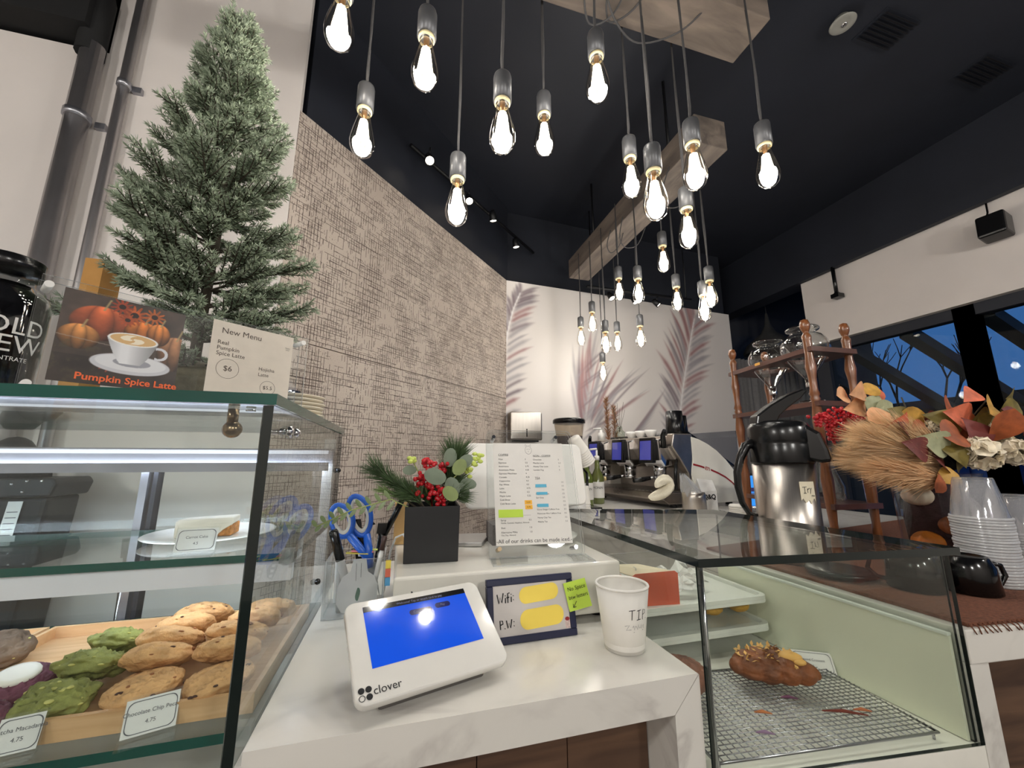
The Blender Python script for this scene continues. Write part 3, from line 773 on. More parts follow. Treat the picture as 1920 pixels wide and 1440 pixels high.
# behind the case
m_eq = M('black_vinyl', (20, 21, 27), 0.5, var=0.15)
q = at(60, 930, Y=1.4)
t = thing('black_machine', 'black riveted machine with white labels behind the pastry case', 'machine', (-0.95, 1.42, 0))
b = MB(); b.prism([(-1.15, 1.36, 1.15), (-0.885, 1.36, 1.15), (-0.875, 1.36, 1.185), (-0.885, 1.36, 1.2), (-1.15, 1.36, 1.2)], (0, .14, 0)); b.build('riveted_plate', m_eq, t, bevel=.006)
b = MB(); b.prism([(-1.15, 1.38, 0.2), (-0.96, 1.38, 0.2), (-0.90, 1.38, 1.15), (-1.15, 1.38, 1.15)], (0, .12, 0)); b.build('body', m_eq, t, bevel=.01)
b = MB(); b.lathe([(.0001, .08), (.03, .075), (.045, .05), (.05, 0)], 20, (-0.985, 1.42, 1.2)); b.ball((-1.02, 1.42, 1.27), .04); b.build('motor_cap', m_eq, t)
for x, z in ((-.965, 1.185), (-.935, 1.192), (-.905, 1.192), (-.94, 1.165)):
    b = MB(); b.ball((x, 1.358, z), .004, 8, 6); b.build('rivet', m_chrome, t)
for (x0, z0, w, h) in ((-0.985, 1.03, .03, .11), (-1.02, .87, .032, .09)):
    b = MB(); b.obox((x0, 1.377, z0), (w, 0, 0), (h * .08, 0, h), (0, -.001, 0)); lb = b.build('warning_label', m_paper, t)
    b = MB()
    for i in range(6): b.obox((x0 + .004 + h * .08 * (.1 + i * .13), 1.3755, z0 + h * (.1 + i * .13)), (w - .008, 0, 0), (0, 0, .002), (0, -.0003, 0))
    b.build('print', m_tagprint, lb)
t = thing('steel_pole', 'shiny steel pole with black collar behind the case', 'pole', (-0.73, 1.42, 0))
b = MB(); b.tube([(-0.70, 1.42, 0), (-0.72, 1.42, 1.02)], .012, 12); b.build('pole', m_chrome, t)
b = MB(); b.tube([(-0.719, 1.42, .98), (-0.722, 1.42, 1.03)], .017, 12); b.build('collar', m_plastic, t)

# ------------------------------------------------------------------ on top of the pastry case
SB = Vector((-0.447, 0.605, LZ + .0006)); SE = Vector((-0.186, 0.82, LZ + .0006)); su = (SE - SB).normalized(); SL = (SE - SB).length
sn = Vector((su.y, -su.x, 0)); up = Vector((0, 0, 1)); SH = 0.15
t = sign = thing('acrylic_menu_display', 'clear acrylic stand with pumpkin spice latte poster and New Menu card', 'sign', (SB + SE) / 2)
b = MB(); b.obox(SB, su * SL, up * SH, sn * .003, 0, 1); b.build('front_sheet', [m_acryl, m_acrylb], t)
b = MB(); b.obox(SB - sn * .03, su * SL, up * SH, sn * .003, 0, 1); b.build('back_sheet', [m_acryl, m_acrylb], t)
b = MB(); b.obox(SB - sn * .03, su * SL, sn * .033, up * .002, 0, 1); b.build('bottom_sheet', [m_acryl, m_acrylb], t)
for f, z in ((.02, .01), (.02, SH - .012), (.975, SH - .01)):
    o_ = SB + su * SL * f + up * z
    b = MB(); b.tube([o_ + sn * .0042, o_ - sn * .03], .0045, 14); b.build('standoff', m_wht, t)
def sign_uv(px, py):
    p = hit(px, py, SB, sn) - SB
    return p.dot(su), p.z
P0 = sign_uv(83, 712); P1 = sign_uv(336, 660); PT = sign_uv(121, 537)
pw, ph = P1[0] - P0[0], PT[1] - P0[1] - .001
pn = 220; qn = 210
u, v = np.meshgrid(np.linspace(0, 1, pn), np.linspace(0, 1, qn))
def fbm(u, v, s, seed):
    r = np.random.default_rng(seed); out = np.zeros_like(u); a = 1.0
    for k in range(4):
        g = r.random((int(s) + 3, int(s) + 3)); x, y = u * s, v * s; i, j = x.astype(int), y.astype(int); fx, fy = x - i, y - j
        fx, fy = fx * fx * (3 - 2 * fx), fy * fy * (3 - 2 * fy)
        out += a * ((g[j, i] * (1 - fx) + g[j, i + 1] * fx) * (1 - fy) + (g[j + 1, i] * (1 - fx) + g[j + 1, i + 1] * fx) * fy); s *= 2; a *= .5
    return out / 1.9
n1 = fbm(u, v, 5, 1); n2 = fbm(u, v, 16, 2)
im = np.ones((qn, pn, 3)) * np.array([.27, .22, .19]) * (0.65 + 0.7 * n1)[..., None]
im[v < .3] *= .8
def comp(mask, col): 
    global im
    im = im * (1 - mask[..., None]) + np.asarray(col) * mask[..., None]
def ell(cx, cy, rx, ry, soft=.04): return np.clip((1 - np.sqrt(((u - cx) / rx) ** 2 + ((v - cy) / ry) ** 2)) / soft, 0, 1)
def pumpkin(cx, cy, rx, ry, col, ribs=5):
    m = ell(cx, cy, rx, ry, .06)
    y = np.clip((v - cy) / ry, -.97, .97); x = (u - cx) / rx / np.sqrt(1 - y * y * .85)
    sh = .62 + .38 * np.abs(np.cos(x * ribs * .95)) ** .6; li = np.clip(.80 + .42 * y - .35 * x * x + .2 * (n2 - .5), .2, 1.2)
    comp(m, np.array(col)[None, None] * (sh * li)[..., None])
    comp(np.clip(1 - np.abs(u - cx - .02 - .3 * (v - cy - ry)) / .016, 0, 1) * ((v > cy + ry * .75) & (v < cy + ry * 1.45)), np.array([.66, .58, .40]))
pumpkin(.30, .68, .24, .20, (.86, .42, .24), 4); pumpkin(.95, .47, .17, .22, (.72, .50, .34), 5); pumpkin(.64, .66, .16, .14, (.92, .52, .22)); pumpkin(.78, .67, .11, .14, (.93, .56, .26)); pumpkin(.16, .50, .16, .14, (.90, .60, .32), 5)
comp(np.clip((n2 - .55) * 4, 0, .5) * (v < .45) * (u < .5), np.array([.30, .27, .18]))
for fx, fy, fr, fc in ((.55, .85, .12, (.80, .36, .14)), (.44, .92, .10, (.62, .24, .12)), (.72, .88, .10, (.84, .42, .16)), (.42, .26, .11, (.62, .3, .2)), (.5, .78, .08, (.7, .3, .14))):
    a_ = np.arctan2(v - fy, u - fx); rr_ = np.hypot(u - fx, v - fy)
    pet = rr_ < fr * (.72 + .28 * np.cos(a_ * 11)); comp(pet * .9, np.array(fc)[None, None] * (.6 + .7 * n2)[..., None]); comp(ell(fx, fy, fr * .3, fr * .3), np.array([.16, .09, .06]))
comp(ell(.6, .27, .34, .12), np.array([.78, .78, .8])); comp(ell(.6, .285, .30, .095), np.array([.86, .86, .87])); comp(ell(.6, .29, .16, .05), np.array([.6, .6, .63]))
cup = ((v < .56) & (v > .27)) * (np.abs(u - .58) < (.215 * np.sqrt(np.clip((v - .22) / .34, 0, 1))))
shade = np.clip(1.05 - .45 * np.abs((u - .52) / .25), .55, 1); comp(cup * 1.0, np.array([.9, .9, .91])[None, None] * shade[..., None])
rr_ = np.sqrt(((u - .81) / .085) ** 2 + ((v - .44) / .08) ** 2); comp(((rr_ < 1) & (rr_ > .66) & (u > .78)) * 1.0, np.array([.82, .82, .84]))
comp(ell(.58, .56, .215, .075), np.array([.93, .92, .9])); comp(ell(.58, .56, .195, .063), np.array([.84, .68, .46]))
sw = np.sin(30 * np.hypot(u - .57, (v - .56) * 3) + 2 * np.arctan2(v - .56, u - .57)); comp(ell(.58, .56, .17, .05) * (sw > .2), np.array([.95, .9, .8]))
comp(((v < .5 - .1 * u) & (v > .49 - .1 * u) & (u < .4)) * .6, np.array([.6, .55, .5]))
front = SB + sn * .0034
po = print_sheet('poster', front + su * P0[0] + up * P0[1], su * pw, up * ph, pn, qn, im, printmat('poster_print', .35), t)
T = frame(front + sn * .0006 + su * (P0[0] + pw * .60) + up * (P0[1] + ph * .075), su, up)
text_mb(MB(), 'Pumpkin Spice Latte', .0128, T, bold=.0003).build('lettering', M('orange_ink', (238, 108, 58), .6), po)
b = MB(); b.obox(front + su * (P0[0] + .002) + up * .004, su * .03, up * .006, sn * .0004); b.build('poster_border', m_paper, t)
c0 = sign_uv(379, 737); c1 = sign_uv(543, 690); ct = sign_uv(398, 598)
cw, ch = c1[0] - c0[0], ct[1] - c0[1]
b = MB(); b.obox(front + su * c0[0] + up * c0[1], su * cw, up * ch, sn * .0004); cd = b.build('menu_card', M('cream_card', (218, 208, 194), .7, var=.05, vscale=30), t)
b = MB(); W0 = front + sn * .0007 + su * c0[0] + up * c0[1]
def TT(fx, fy): return frame(W0 + su * cw * fx + up * ch * fy, su, up)
text_mb(b, 'New Menu', .0135, TT(.10, .87), 'LEFT')
for s_, fy in (('Real', .705), ('Pumpkin', .63), ('Spice Latte', .555)): text_mb(b, s_, .0095, TT(.07, fy), 'LEFT')
text_mb(b, '$6', .0125, TT(.22, .36)); text_mb(b, 'Hojicha', .0085, TT(.58, .43), 'LEFT'); text_mb(b, 'Latte', .0085, TT(.58, .35), 'LEFT'); text_mb(b, '$5.5', .0088, TT(.72, .17))
text_mb(b, 'happy\nhour', .0035, TT(.93, .80))
for fx, fy, r in ((.22, .36, .0165), (.72, .17, .0125)):
    T = TT(fx, fy); k = 40
    b.add([T @ Vector((rr * math.cos(6.2832 * i / k), rr * math.sin(6.2832 * i / k), 0)) for rr in (r, r - .0005) for i in range(k)], [(i, (i + 1) % k, k + (i + 1) % k, k + i) for i in range(k)])
b.build('lettering', M('brown_ink', (84, 74, 66), .7), cd)

# cold brew bottle
bx, by = -0.572, 0.72
t = thing('cold_brew_bottle', 'black cold brew bottle with black cap at the left edge', 'bottle', (bx, by, LZ + .0006))
b = MB(); b.lathe([(.0001, 0), (.047, 0), (.05, .006), (.05, .135), (.047, .15), (.03, .165), (.027, .172)], 36, (0, 0, 0)); b.build('bottle_body', M('dark_brew_glass', (10, 9, 10), .06, var=.1, coat=1), t, local=True)
b = MB(); b.lathe([(.0515 - .0012, .0), (.0515 - .0008, .14), (.046, .156), (.034, .168), (.029, .174), (.029, .19)], 36, (0, 0, 0), cap=False); b.build('glass_shell', m_acryl, t, local=True)
b = MB(); b.lathe([(.0001, .212), (.034, .212), (.036, .21), (.036, .186), (.0001, .186)], 36, (0, 0, 0)); b.build('cap', m_plastic, t, local=True)
# label lettering wrapped round the bottle
view = math.atan2(-by, -bx)
b = MB()
for s_, sz, z, a0 in (('COLD', .034, .102, 0), ('BREW', .034, .076, 0), ('CONCENTRATE', .0085, .056, 0)):
    m2 = MB(); text_mb(m2, s_, sz, Matrix.Identity(4), 'CENTER', sx=.95)
    b.add([(.0508 * math.cos(view + .18 + x / .0508), .0508 * math.sin(view + .18 + x / .0508), z + y) for x, y, _ in m2.v], m2.f)
b.build('lettering', M('white_label_print', (225, 222, 218), .6, var=.05), t, local=True)
# cardboard box behind the tree
b = MB(); _p = at(170, 500, Y=1.02); b.box(_p.x - .012, _p.x + .022, 1.02, 1.08, LZ + .0006, _p.z + .02); tag(b.build('cardboard_box', M('brown_cardboard', (190, 140, 78), .9, var=.1)), 'small tan cardboard box on the case left of the tree', 'box')

# saucers
cx, cy = -0.262, 1.045
m_sau = M('glazed_saucer', (226, 216, 196), .2, var=.03)
for i in range(7):
    b = MB(); z = LZ + .0008 + i * .0088
    b.lathe([(.0001, .0015), (.035, 0), (.045, .001), (.07, .008), (.076, .0115), (.0765, .0135), (.073, .0135), (.045, .0055), (.0001, .004)], 36, (cx + .002 * math.sin(i * 2.1), cy + .002 * math.cos(i * 3), z))
    tag(b.build('saucer', m_sau), 'cream saucer, %s from the bottom of the stack on the case' % ORD[i], 'saucer', 'stacked saucers')
zc = LZ + .0008 + 7 * .0088 - .003
b = MB(); b.lathe([(.0001, 0), (.028, 0), (.03, .02), (.029, .02), (.027, .002), (.0001, .002)], 24, (cx - .005, cy, zc)); tag(b.build('steel_dish', m_chrome), 'small shiny steel dish on top of the saucer stack', 'dish')

# ------------------------------------------------------------------ artificial spruce
m_leaf1 = M('spruce_needles', (112, 126, 102), .8, var=.3, vscale=30)
m_leaf2 = M('spruce_tips', (158, 170, 146), .8, var=.25, vscale=30)
m_bark = M('twig_bark', (62, 54, 42), .9, var=.2)
def spruce(base, h):
    t = thing('artificial_spruce', 'small green artificial spruce tree standing on the pastry case', 'plant', base)
    rr = random.Random(5)
    b = MB(); b.tube([base, base + Vector((.01, 0, h * .5)), base + Vector((-.02, 0, h * .94))], [.012, .008, .002], 8); b.build('trunk', m_bark, t)
    pos, dr, ln, tip = [], [], [], []; tw = MB()
    def twig(p, d, L, dens):
        q = p + d * L; tw.tube([p, p + d * L * .5 + Vector((0, 0, -.03 * L)), q], [.0016, .0012, .0006], 4, cap=False)
        n = max(5, int(L * dens))
        for i in range(n):
            f = (i + rr.random()) / n; pp = p + d * L * f
            a = Vector((rr.gauss(0, 1), rr.gauss(0, 1), rr.gauss(0, 1))); a = (a - d * a.dot(d)).normalized()
            pos.append(pp); dr.append(d * rr.uniform(.5, 1.0) + a); ln.append(rr.uniform(.008, .013)); tip.append(1 if f > .62 or rr.random() < .2 else 0)
        for i in range(6):
            a = Vector((rr.gauss(0, .4), rr.gauss(0, .4), rr.gauss(0, .4))); pos.append(q); dr.append(d + a); ln.append(.013); tip.append(1)
    nb = 150
    for i in range(nb):
        f = ((i + .5) / nb) ** .9
        R = (.020 + .222 * (1 - f) ** .72) * rr.uniform(.55, 1.08)
        if f < .12: R *= .72 + 2.3 * f
        a = i * 2.399963 + rr.uniform(-.3, .3)
        el = math.radians(10 + 40 * f + rr.uniform(-12, 12))
        zt = .09 + f * (h - .16); zb_ = max(.05, zt - R * math.tan(el))
        p = base + Vector((.01 * (1 - f) - .02 * f, 0, zb_)); q = base + Vector((math.cos(a) * R, math.sin(a) * R, zt))
        d = (q - p); L = d.length; d.normalize()
        tw.tube([p, p + d * L * .5 + Vector((0, 0, -.02 * L)), q], [.003, .002, .001], 4, cap=False)
        twig(p + d * L * .2, d, L * .8, 1250)
        k = 3 + int(L / .02)
        for j in range(k):
            g = .2 + .68 * (j + rr.random()) / k
            sd = d.cross(Vector((0, 0, 1))).normalized() * (1 if j % 2 else -1)
            dd = (d * 1.0 + sd * rr.uniform(.35, .7) + Vector((0, 0, rr.uniform(-.15, .35)))).normalized()
            twig(p + d * L * g, dd, min(.075, L * (1 - g) * rr.uniform(.5, .8) + .014), 1300)
    for i in range(7):
        a = i * .9; d = Vector((math.cos(a) * .22, math.sin(a) * .22, 1)).normalized(); twig(base + Vector((-.018, 0, h * .86)), d, h * .13 * rr.uniform(.6, 1.05), 1200)
    o = tw.build('twigs', m_bark, t); o['kind'] = 'stuff'
    co, q = needles(np.array(pos), np.array([d.normalized() for d in dr]), np.array(ln), .0026)
    o = raw_mesh('needles', co, q, [m_leaf1, m_leaf2], t, mats_idx=tip); o['kind'] = 'stuff'
    MB().lathe([(.0001, 0), (.055, 0), (.06, .02), (.05, .09), (.03, .11), (.0001, .11)], 20, base).build('burlap_base', M('burlap', (150, 140, 122), .95, var=.2, vscale=80, bump=.4, bscale=150), t)
spruce(Vector((-0.415, 0.92, LZ + .0006)), 1.03)
# ------------------------------------------------------------------ card terminal
TBL, TBR = Vector((-0.033, 0.532, 0.972)), Vector((0.164, 0.591, 0.972))
tu = (TBR - TBL).normalized(); TW = (TBR - TBL).length
tb = Vector((-tu.y, tu.x, 0)); tilt_ = math.radians(34); tv = tb * math.cos(tilt_) + up * math.sin(tilt_); TH_ = 0.137; tn = tu.cross(tv)
t = thing('payment_terminal', 'white countertop card terminal with bright blue touch screen', 'payment terminal', (TBL + TBR) / 2 + tb * .05 + Vector((0, 0, CT + .0006 - 0.972)))
T0 = frame(TBL + tu * TW / 2 + tv * TH_ / 2, tu, tv)
b = MB(); b.prism([T0 @ Vector((x, y, -.012)) for x, y in rrect(TW, TH_, .014, 6)], tn * .012, smooth=True); sl = b.build('terminal_face', M('terminal_white', (222, 219, 212), .12, var=.02, coat=.6), t, bevel=.002)
b = MB(); b.prism([T0 @ Vector((x, y, -.0125)) for x, y in rrect(TW - .012, TH_ - .012, .012, 6)], tn * -.006, smooth=True); b.build('grey_bezel', M('warm_grey_plastic', (150, 142, 132), .4), t)
P = [TBL + tb * .02 + tu * .03, TBL + tb * .02 + tu * (TW - .03), TBL + tb * .115 + tu * (TW - .04), TBL + tb * .115 + tu * .04]
zb = CT + .0006
top = [p + up * ((p - TBL).dot(tb) * math.tan(tilt_) - .019) for p in P]
bot = [Vector((p.x, p.y, zb)) for p in P]
b = MB(); b.add(bot + top, [(3, 2, 1, 0), (4, 5, 6, 7), (0, 1, 5, 4), (1, 2, 6, 5), (2, 3, 7, 6), (3, 0, 4, 7)]); b.build('stand_wedge', M('dark_grey_plastic', (90, 86, 82), .5), t, bevel=.004)  # wedge in a plain darker grey
def tab_uv(px, py):
    p = T0.inverted() @ hit(px, py, TBL, tn); return p.x, p.y
qs = [tab_uv(*q) for q in ((678, 1138), (866, 1106), (911, 1199), (699, 1251))]
x0 = (qs[0][0] + qs[3][0]) / 2; x1 = (qs[1][0] + qs[2][0]) / 2; y1 = (qs[0][1] + qs[1][1]) / 2; y0 = (qs[2][1] + qs[3][1]) / 2
def trect(b, xa, xb, ya, yb, h, mi=0): b.add([T0 @ Vector(p) for p in ((xa, ya, h), (xb, ya, h), (xb, yb, h), (xa, yb, h))], [(0, 1, 2, 3)], mi)
m_scr = M('blue_screen', (20, 70, 200), .08, emit=(20, 80, 200), es=.5, coat=1.0)
b = MB(); trect(b, x0, x1, y0, y1, .0004); scr = b.build('touch_screen', m_scr, t)
b = MB(); trect(b, x0, x1, y1 - (y1 - y0) * .10, y1, .0007); b.build('status_bar', M('screen_black', (14, 14, 16), .1, coat=1), scr)
b = MB(); cxm = (x0 + x1) / 2
blob_mb(b, rrect(.034, .0085, .004, 4, cxm + .001, y1 - .0235), T0 @ Matrix.Translation((0, 0, .0008))); blob_mb(b, rrect(.024, .0085, .004, 4, cxm + .036, y1 - .0205), T0 @ Matrix.Translation((0, 0, .0008)))
b.build('screen_buttons', M('screen_navy', (16, 28, 92), .1, coat=1), scr)
b = MB(); text_mb(b, 'Customer', .005, T0 @ Matrix.Translation((cxm, y1 - .0235, .001))); text_mb(b, 'Pay', .005, T0 @ Matrix.Translation((cxm + .036, y1 - .0205, .001))); text_mb(b, 'Welcome! Tap or insert card to pay', .0048, T0 @ Matrix.Translation((cxm + .004, y1 - .005, .001)))
b.build('screen_text', M('dim_screen_text', (96, 104, 140), .3), scr)
cxy = tab_uv(772, 1111); b = MB(); b.lathe([(.0001, .0006), (.0016, .0005)], 12, T0 @ Vector((cxy[0], cxy[1], 0)), mat=T0.to_3x3(), cap=False); b.build('camera_lens', m_plastic, t)
lg = tab_uv(685, 1302); b = MB()
for dx, dy in ((-1, 1), (1, 1), (1, -1)):
    blob_mb(b, [(lg[0] + dx * .0042 + .0037 * math.cos(i * .3927), lg[1] + dy * .0042 + .0037 * math.sin(i * .3927)) for i in range(16)] , T0 @ Matrix.Translation((0, 0, .0006)))
k = 16; T = T0 @ Matrix.Translation((lg[0] - .0042, lg[1] - .0042, .0006)); b.add([T @ Vector((r * math.cos(6.2832 * i / k), r * math.sin(6.2832 * i / k), 0)) for r in (.0037, .0029) for i in range(k)], [(i, (i + 1) % k, k + (i + 1) % k, k + i) for i in range(k)])
lx = tab_uv(697, 1301); text_mb(b, 'clover', .0135, T0 @ Matrix.Translation((lx[0] + .002, lg[1] + .0005, .0006)), 'LEFT'); b.build('logo', m_ink, t)

# ------------------------------------------------------------------ wifi sign
WB, WE = Vector((0.153, 0.684, CT + .0006)), Vector((0.312, 0.688, CT + .0006)); wu = (WE - WB).normalized(); WW = (WE - WB).length
lean = .2; wv = Vector((-wu.y, wu.x, 0)) * math.sin(lean) + up * math.cos(lean); wn_ = wu.cross(wv); WH = .098
t = thing('wifi_sign', 'navy framed paper sign reading Wifi and P.W with yellow patches', 'sign', (WB + WE) / 2)
T0w = frame(WB, wu, wv)
def wbox(b, xa, xb, ya, yb, za, zb_, mi=0): b.obox(T0w @ Vector((xa, ya, za)), wu * (xb - xa), wv * (yb - ya), wn_ * (zb_ - za), mi)
m_navy = M('navy_plastic', (24, 30, 62), .35, var=.1)
b = MB(); F_ = .011
wbox(b, 0, WW, 0, F_, -.012, 0); wbox(b, 0, WW, WH - F_, WH, -.012, 0); wbox(b, 0, F_, F_, WH - F_, -.012, 0); wbox(b, WW - F_, WW, F_, WH - F_, -.012, 0)
b.build('frame', m_navy, t, bevel=.0015)
b = MB(); wbox(b, F_ - .002, WW - F_ + .002, F_ - .002, WH - F_ + .002, -.009, -.003); pp_ = b.build('paper', M('sign_paper', (206, 200, 196), .8, var=.03), t)
TP = T0w @ Matrix.Translation((0, 0, -.0026))
b = MB()
blob = lambda cx, cy, w, h, notch: [(cx + x, cy + y + (notch if abs(x) < w * .12 and y < 0 and notch > 0 else (notch if abs(x) < w * .12 and y > 0 and notch < 0 else 0))) for x, y in rrect(w, h, h * .48, 8)]
blob_mb(b, [(x, y + (x - .09) * .06) for x, y in blob(.094, .070, .073, .026, .0)], TP); b.build('yellow_patch', M('yellow_overlay', (250, 222, 96), .7, var=.01), pp_)  # yellow blobs overlaid to mask the wifi details, no real stickers
b = MB(); blob_mb(b, [(x, y + (x - .09) * .05) for x, y in blob(.097, .033, .080, .030, -.0)], TP); b.build('yellow_patch', MATS['yellow_overlay'], pp_)
b = MB(); S = lambda pts, ox, oy, k=1.0: stroke_mb(b, [(ox + x * k, oy + y * k) for x, y in pts], .0019, TP @ Matrix.Translation((0, 0, .0003)))
ox, oy = .018, .060
S([(0, .014), (.003, .0), (.0055, .009), (.008, .001), (.011, .0155)], ox, oy); S([(.0145, .0), (.0146, .008)], ox, oy); S([(.0145, .0105), (.0148, .0118)], ox, oy)
S([(.0225, .015), (.019, .0145), (.0188, .0)], ox, oy); S([(.0165, .008), (.0215, .0085)], ox, oy); S([(.0248, .001), (.025, .009)], ox, oy); S([(.0249, .012), (.025, .0132)], ox, oy)
S([(.0285, .0035), (.029, .0045)], ox, oy); S([(.0286, .0095), (.029, .0105)], ox, oy)
ox, oy = .019, .022
S([(.003, .0), (.0025, .013), (.007, .012), (.0075, .008), (.003, .0065)], ox, oy); S([(.0105, .0005), (.011, .0015)], ox, oy)
S([(.0135, .0125), (.016, .001), (.018, .008), (.0205, .001), (.023, .0135)], ox, oy); S([(.0265, .003), (.027, .004)], ox, oy); S([(.0265, .009), (.027, .010)], ox, oy)
b.build('handwriting', m_ink, pp_)
b = MB(); blob_mb(b, rrect(.009, .016, .003, 4, .143, .02), TP); b.build('small_sticker', M('pink_white_sticker', (214, 190, 184), .7, var=.3, vscale=300), pp_)
b = MB(); blob_mb(b, [(.143 + .0042 * math.cos(i * .42), .0262 + .003 * math.sin(i * .42)) for i in range(15)], TP @ Matrix.Translation((0, 0, .0003))); b.build('red_print', M('red_print', (150, 40, 46), .7), pp_)
# sticky note on the frame
NP = T0w @ Matrix.Translation((.1475, .036, .0012)) @ Matrix.Rotation(.14, 4, 'Z') @ Matrix.Scale(1.28, 4)
b = MB(); b.add([NP @ Vector(p) for p in ((0, 0, 0), (.034, .0, .002), (.033, .036, .0005), (-.001, .036, 0), (0, 0, -.0004), (.034, 0, .0016), (.033, .036, .0001), (-.001, .036, -.0004))], [(0, 1, 2, 3), (7, 6, 5, 4), (0, 4, 5, 1), (1, 5, 6, 2), (2, 6, 7, 3), (3, 7, 4, 0)])
nt_ = tag(b.build('sticky_note', M('lime_note', (196, 226, 84), .8, var=.03)), 'lime green sticky note reading No space btw letters', 'sticky note')
b = MB(); TN = NP @ Matrix.Translation((.0165, .027, .0018)); text_mb(b, 'No Space', .0072, TN); text_mb(b, 'btw letters', .0068, NP @ Matrix.Translation((.0170, .0165, .0018)))
stroke_mb(b, [(.0125, .0108), (.0065, .0045)], .0008, NP @ Matrix.Translation((0, 0, .0016))); stroke_mb(b, [(.0068, .0085), (.0062, .0042), (.0105, .0045)], .0009, NP @ Matrix.Translation((0, 0, .0016)))
b.build('handwriting', m_ink, nt_)

# ------------------------------------------------------------------ tip cup
m_cup = M('paper_cup_white', (234, 230, 222), .5, var=.02, vscale=40)
cc = Vector((0.366, 0.628, CT + .0006))
t = thing('tip_cup', 'white paper cup with TIP handwritten on it', 'cup', cc)
b = MB(); H_ = .096; R0, R1 = .0315, .0425
b.lathe([(R0 - .002, .004), (.0001, .004), (.0001, .003), (R0 - .0025, .003), (R0 - .001, 0), (R0, 0), (R0 + .0006, .012), (R0 + .0016, .0128), (R1, H_ - .003), (R1 - .001, H_ - .003), (R0 + .0005, .005)], 48, (0, 0, 0), cap=False)
b.build('cup_wall', m_cup, t, local=True)
b = MB(); b.lathe([(R1 - .001 + .0022 * math.cos(a), H_ - .001 + .0022 * math.sin(a)) for a in [i * math.pi / 4 for i in range(9)]], 48, (0, 0, 0), cap=False); b.build('rolled_rim', m_cup, t, local=True)
view = math.atan2(-cc.y, -cc.x); b = MB()
def wrap(m2, z0, a0, bb):
    bb.add([((R0 + (R1 - R0) * (z0 + y) / H_ + .0006) * math.cos(view + a0 + x / .038), (R0 + (R1 - R0) * (z0 + y) / H_ + .0006) * math.sin(view + a0 + x / .038), z0 + y) for x, y, _ in m2.v], m2.f)
m2 = MB(); I4 = Matrix.Identity(4)
for st in ([(-.014, .0145), (-.004, .0155)], [(-.009, .015), (-.0095, .001)], [(-.001, .014), (.006, .015)], [(.0025, .0145), (.002, .001)], [(-.0015, .0005), (.006, .0012)], [(.010, .0), (.0105, .015), (.015, .0135), (.0155, .009), (.0108, .0075)], [(.0185, .0), (.019, .0012)]): stroke_mb(m2, st, .0011, I4)
wrap(m2, .052, .60, b)
m2 = MB(); rr = random.Random(4)
stroke_mb(m2, [(-.02, .006), (-.013, .0075), (-.018, .0), (-.010, .001)], .0007, I4); stroke_mb(m2, [(-.008 + i * .0018, .004 + .004 * math.sin(i * 2.3)) for i in range(14)], .0006, I4); stroke_mb(m2, [(-.006, -.003), (.014, -.0015)], .0006, I4)
b2 = MB(); wrap(m2, .038, .58, b2)
b.build('handwriting', m_ink, t, local=True); b2.build('pencil_scribble', M('pencil_grey', (120, 120, 122), .8), t, local=True)

# ------------------------------------------------------------------ white cash drawer with its load
BX0, BX1, BY0, BY1, BZ = 0.0, 0.428, 0.735, 1.06, 1.053
t = thing('cash_drawer', 'long glossy white box on the counter under the menu stand', 'cash drawer', ((BX0 + BX1) / 2, .89, CT))
b = MB(); b.box(BX0, BX1, BY0, BY1, CT + .012, BZ); b.build('box_body', M('glossy_white', (228, 224, 214), .18, var=.02, coat=.3), t, bevel=.005, segs=3)
for x in (.03, .39):
    for y in (.77, 1.02): MB().lathe([(.012, 0), (.012, .013)], 14, (x, y, CT + .0003)).build('rubber_foot', m_plastic, t)
BT = BZ + .0006
# thin silver laptop, closed
b = MB(); b.prism([(.09, .955, BT), (.19, .925, BT), (.235, 1.04, BT), (.12, 1.055, BT)], (0, 0, .009)); tag(b.build('laptop', M('silver_laptop', (190, 188, 186), .35, .6, var=.03), bevel=.002), 'thin silver laptop lying behind the black planter', 'laptop')

# black square planter with winter greens
PX, PY = 0.071, 0.868
t = thing('winter_planter', 'black square pot of pine sprigs, red berries and eucalyptus', 'potted plant', (PX, PY, BT), math.radians(-4))
m_pot = M('matt_black_pot', (26, 26, 28), .55, var=.08)
w2 = .053; ph_ = .104
b = MB(); b.add([(-w2 * .98, -w2 * .98, 0), (w2 * .98, -w2 * .98, 0), (w2 * .98, w2 * .98, 0), (-w2 * .98, w2 * .98, 0), (-w2, -w2, ph_), (w2, -w2, ph_), (w2, w2, ph_), (-w2, w2, ph_),
    (-w2 + .004, -w2 + .004, ph_), (w2 - .004, -w2 + .004, ph_), (w2 - .004, w2 - .004, ph_), (-w2 + .004, w2 - .004, ph_), (-w2 + .004, -w2 + .004, .08), (w2 - .004, -w2 + .004, .08), (w2 - .004, w2 - .004, .08), (-w2 + .004, w2 - .004, .08)],
    [(3, 2, 1, 0), (0, 1, 5, 4), (1, 2, 6, 5), (2, 3, 7, 6), (3, 0, 4, 7), (4, 5, 9, 8), (5, 6, 10, 9), (6, 7, 11, 10), (7, 4, 8, 11), (8, 9, 13, 12), (9, 10, 14, 13), (10, 11, 15, 14), (11, 8, 12, 15), (12, 13, 14, 15)])
b.build('pot', m_pot, t, local=True, bevel=.001)
m_pine = M('pine_needles', (74, 96, 58), .6, var=.3, vscale=30); m_pine2 = M('pine_needles_light', (112, 136, 78), .6, var=.3)
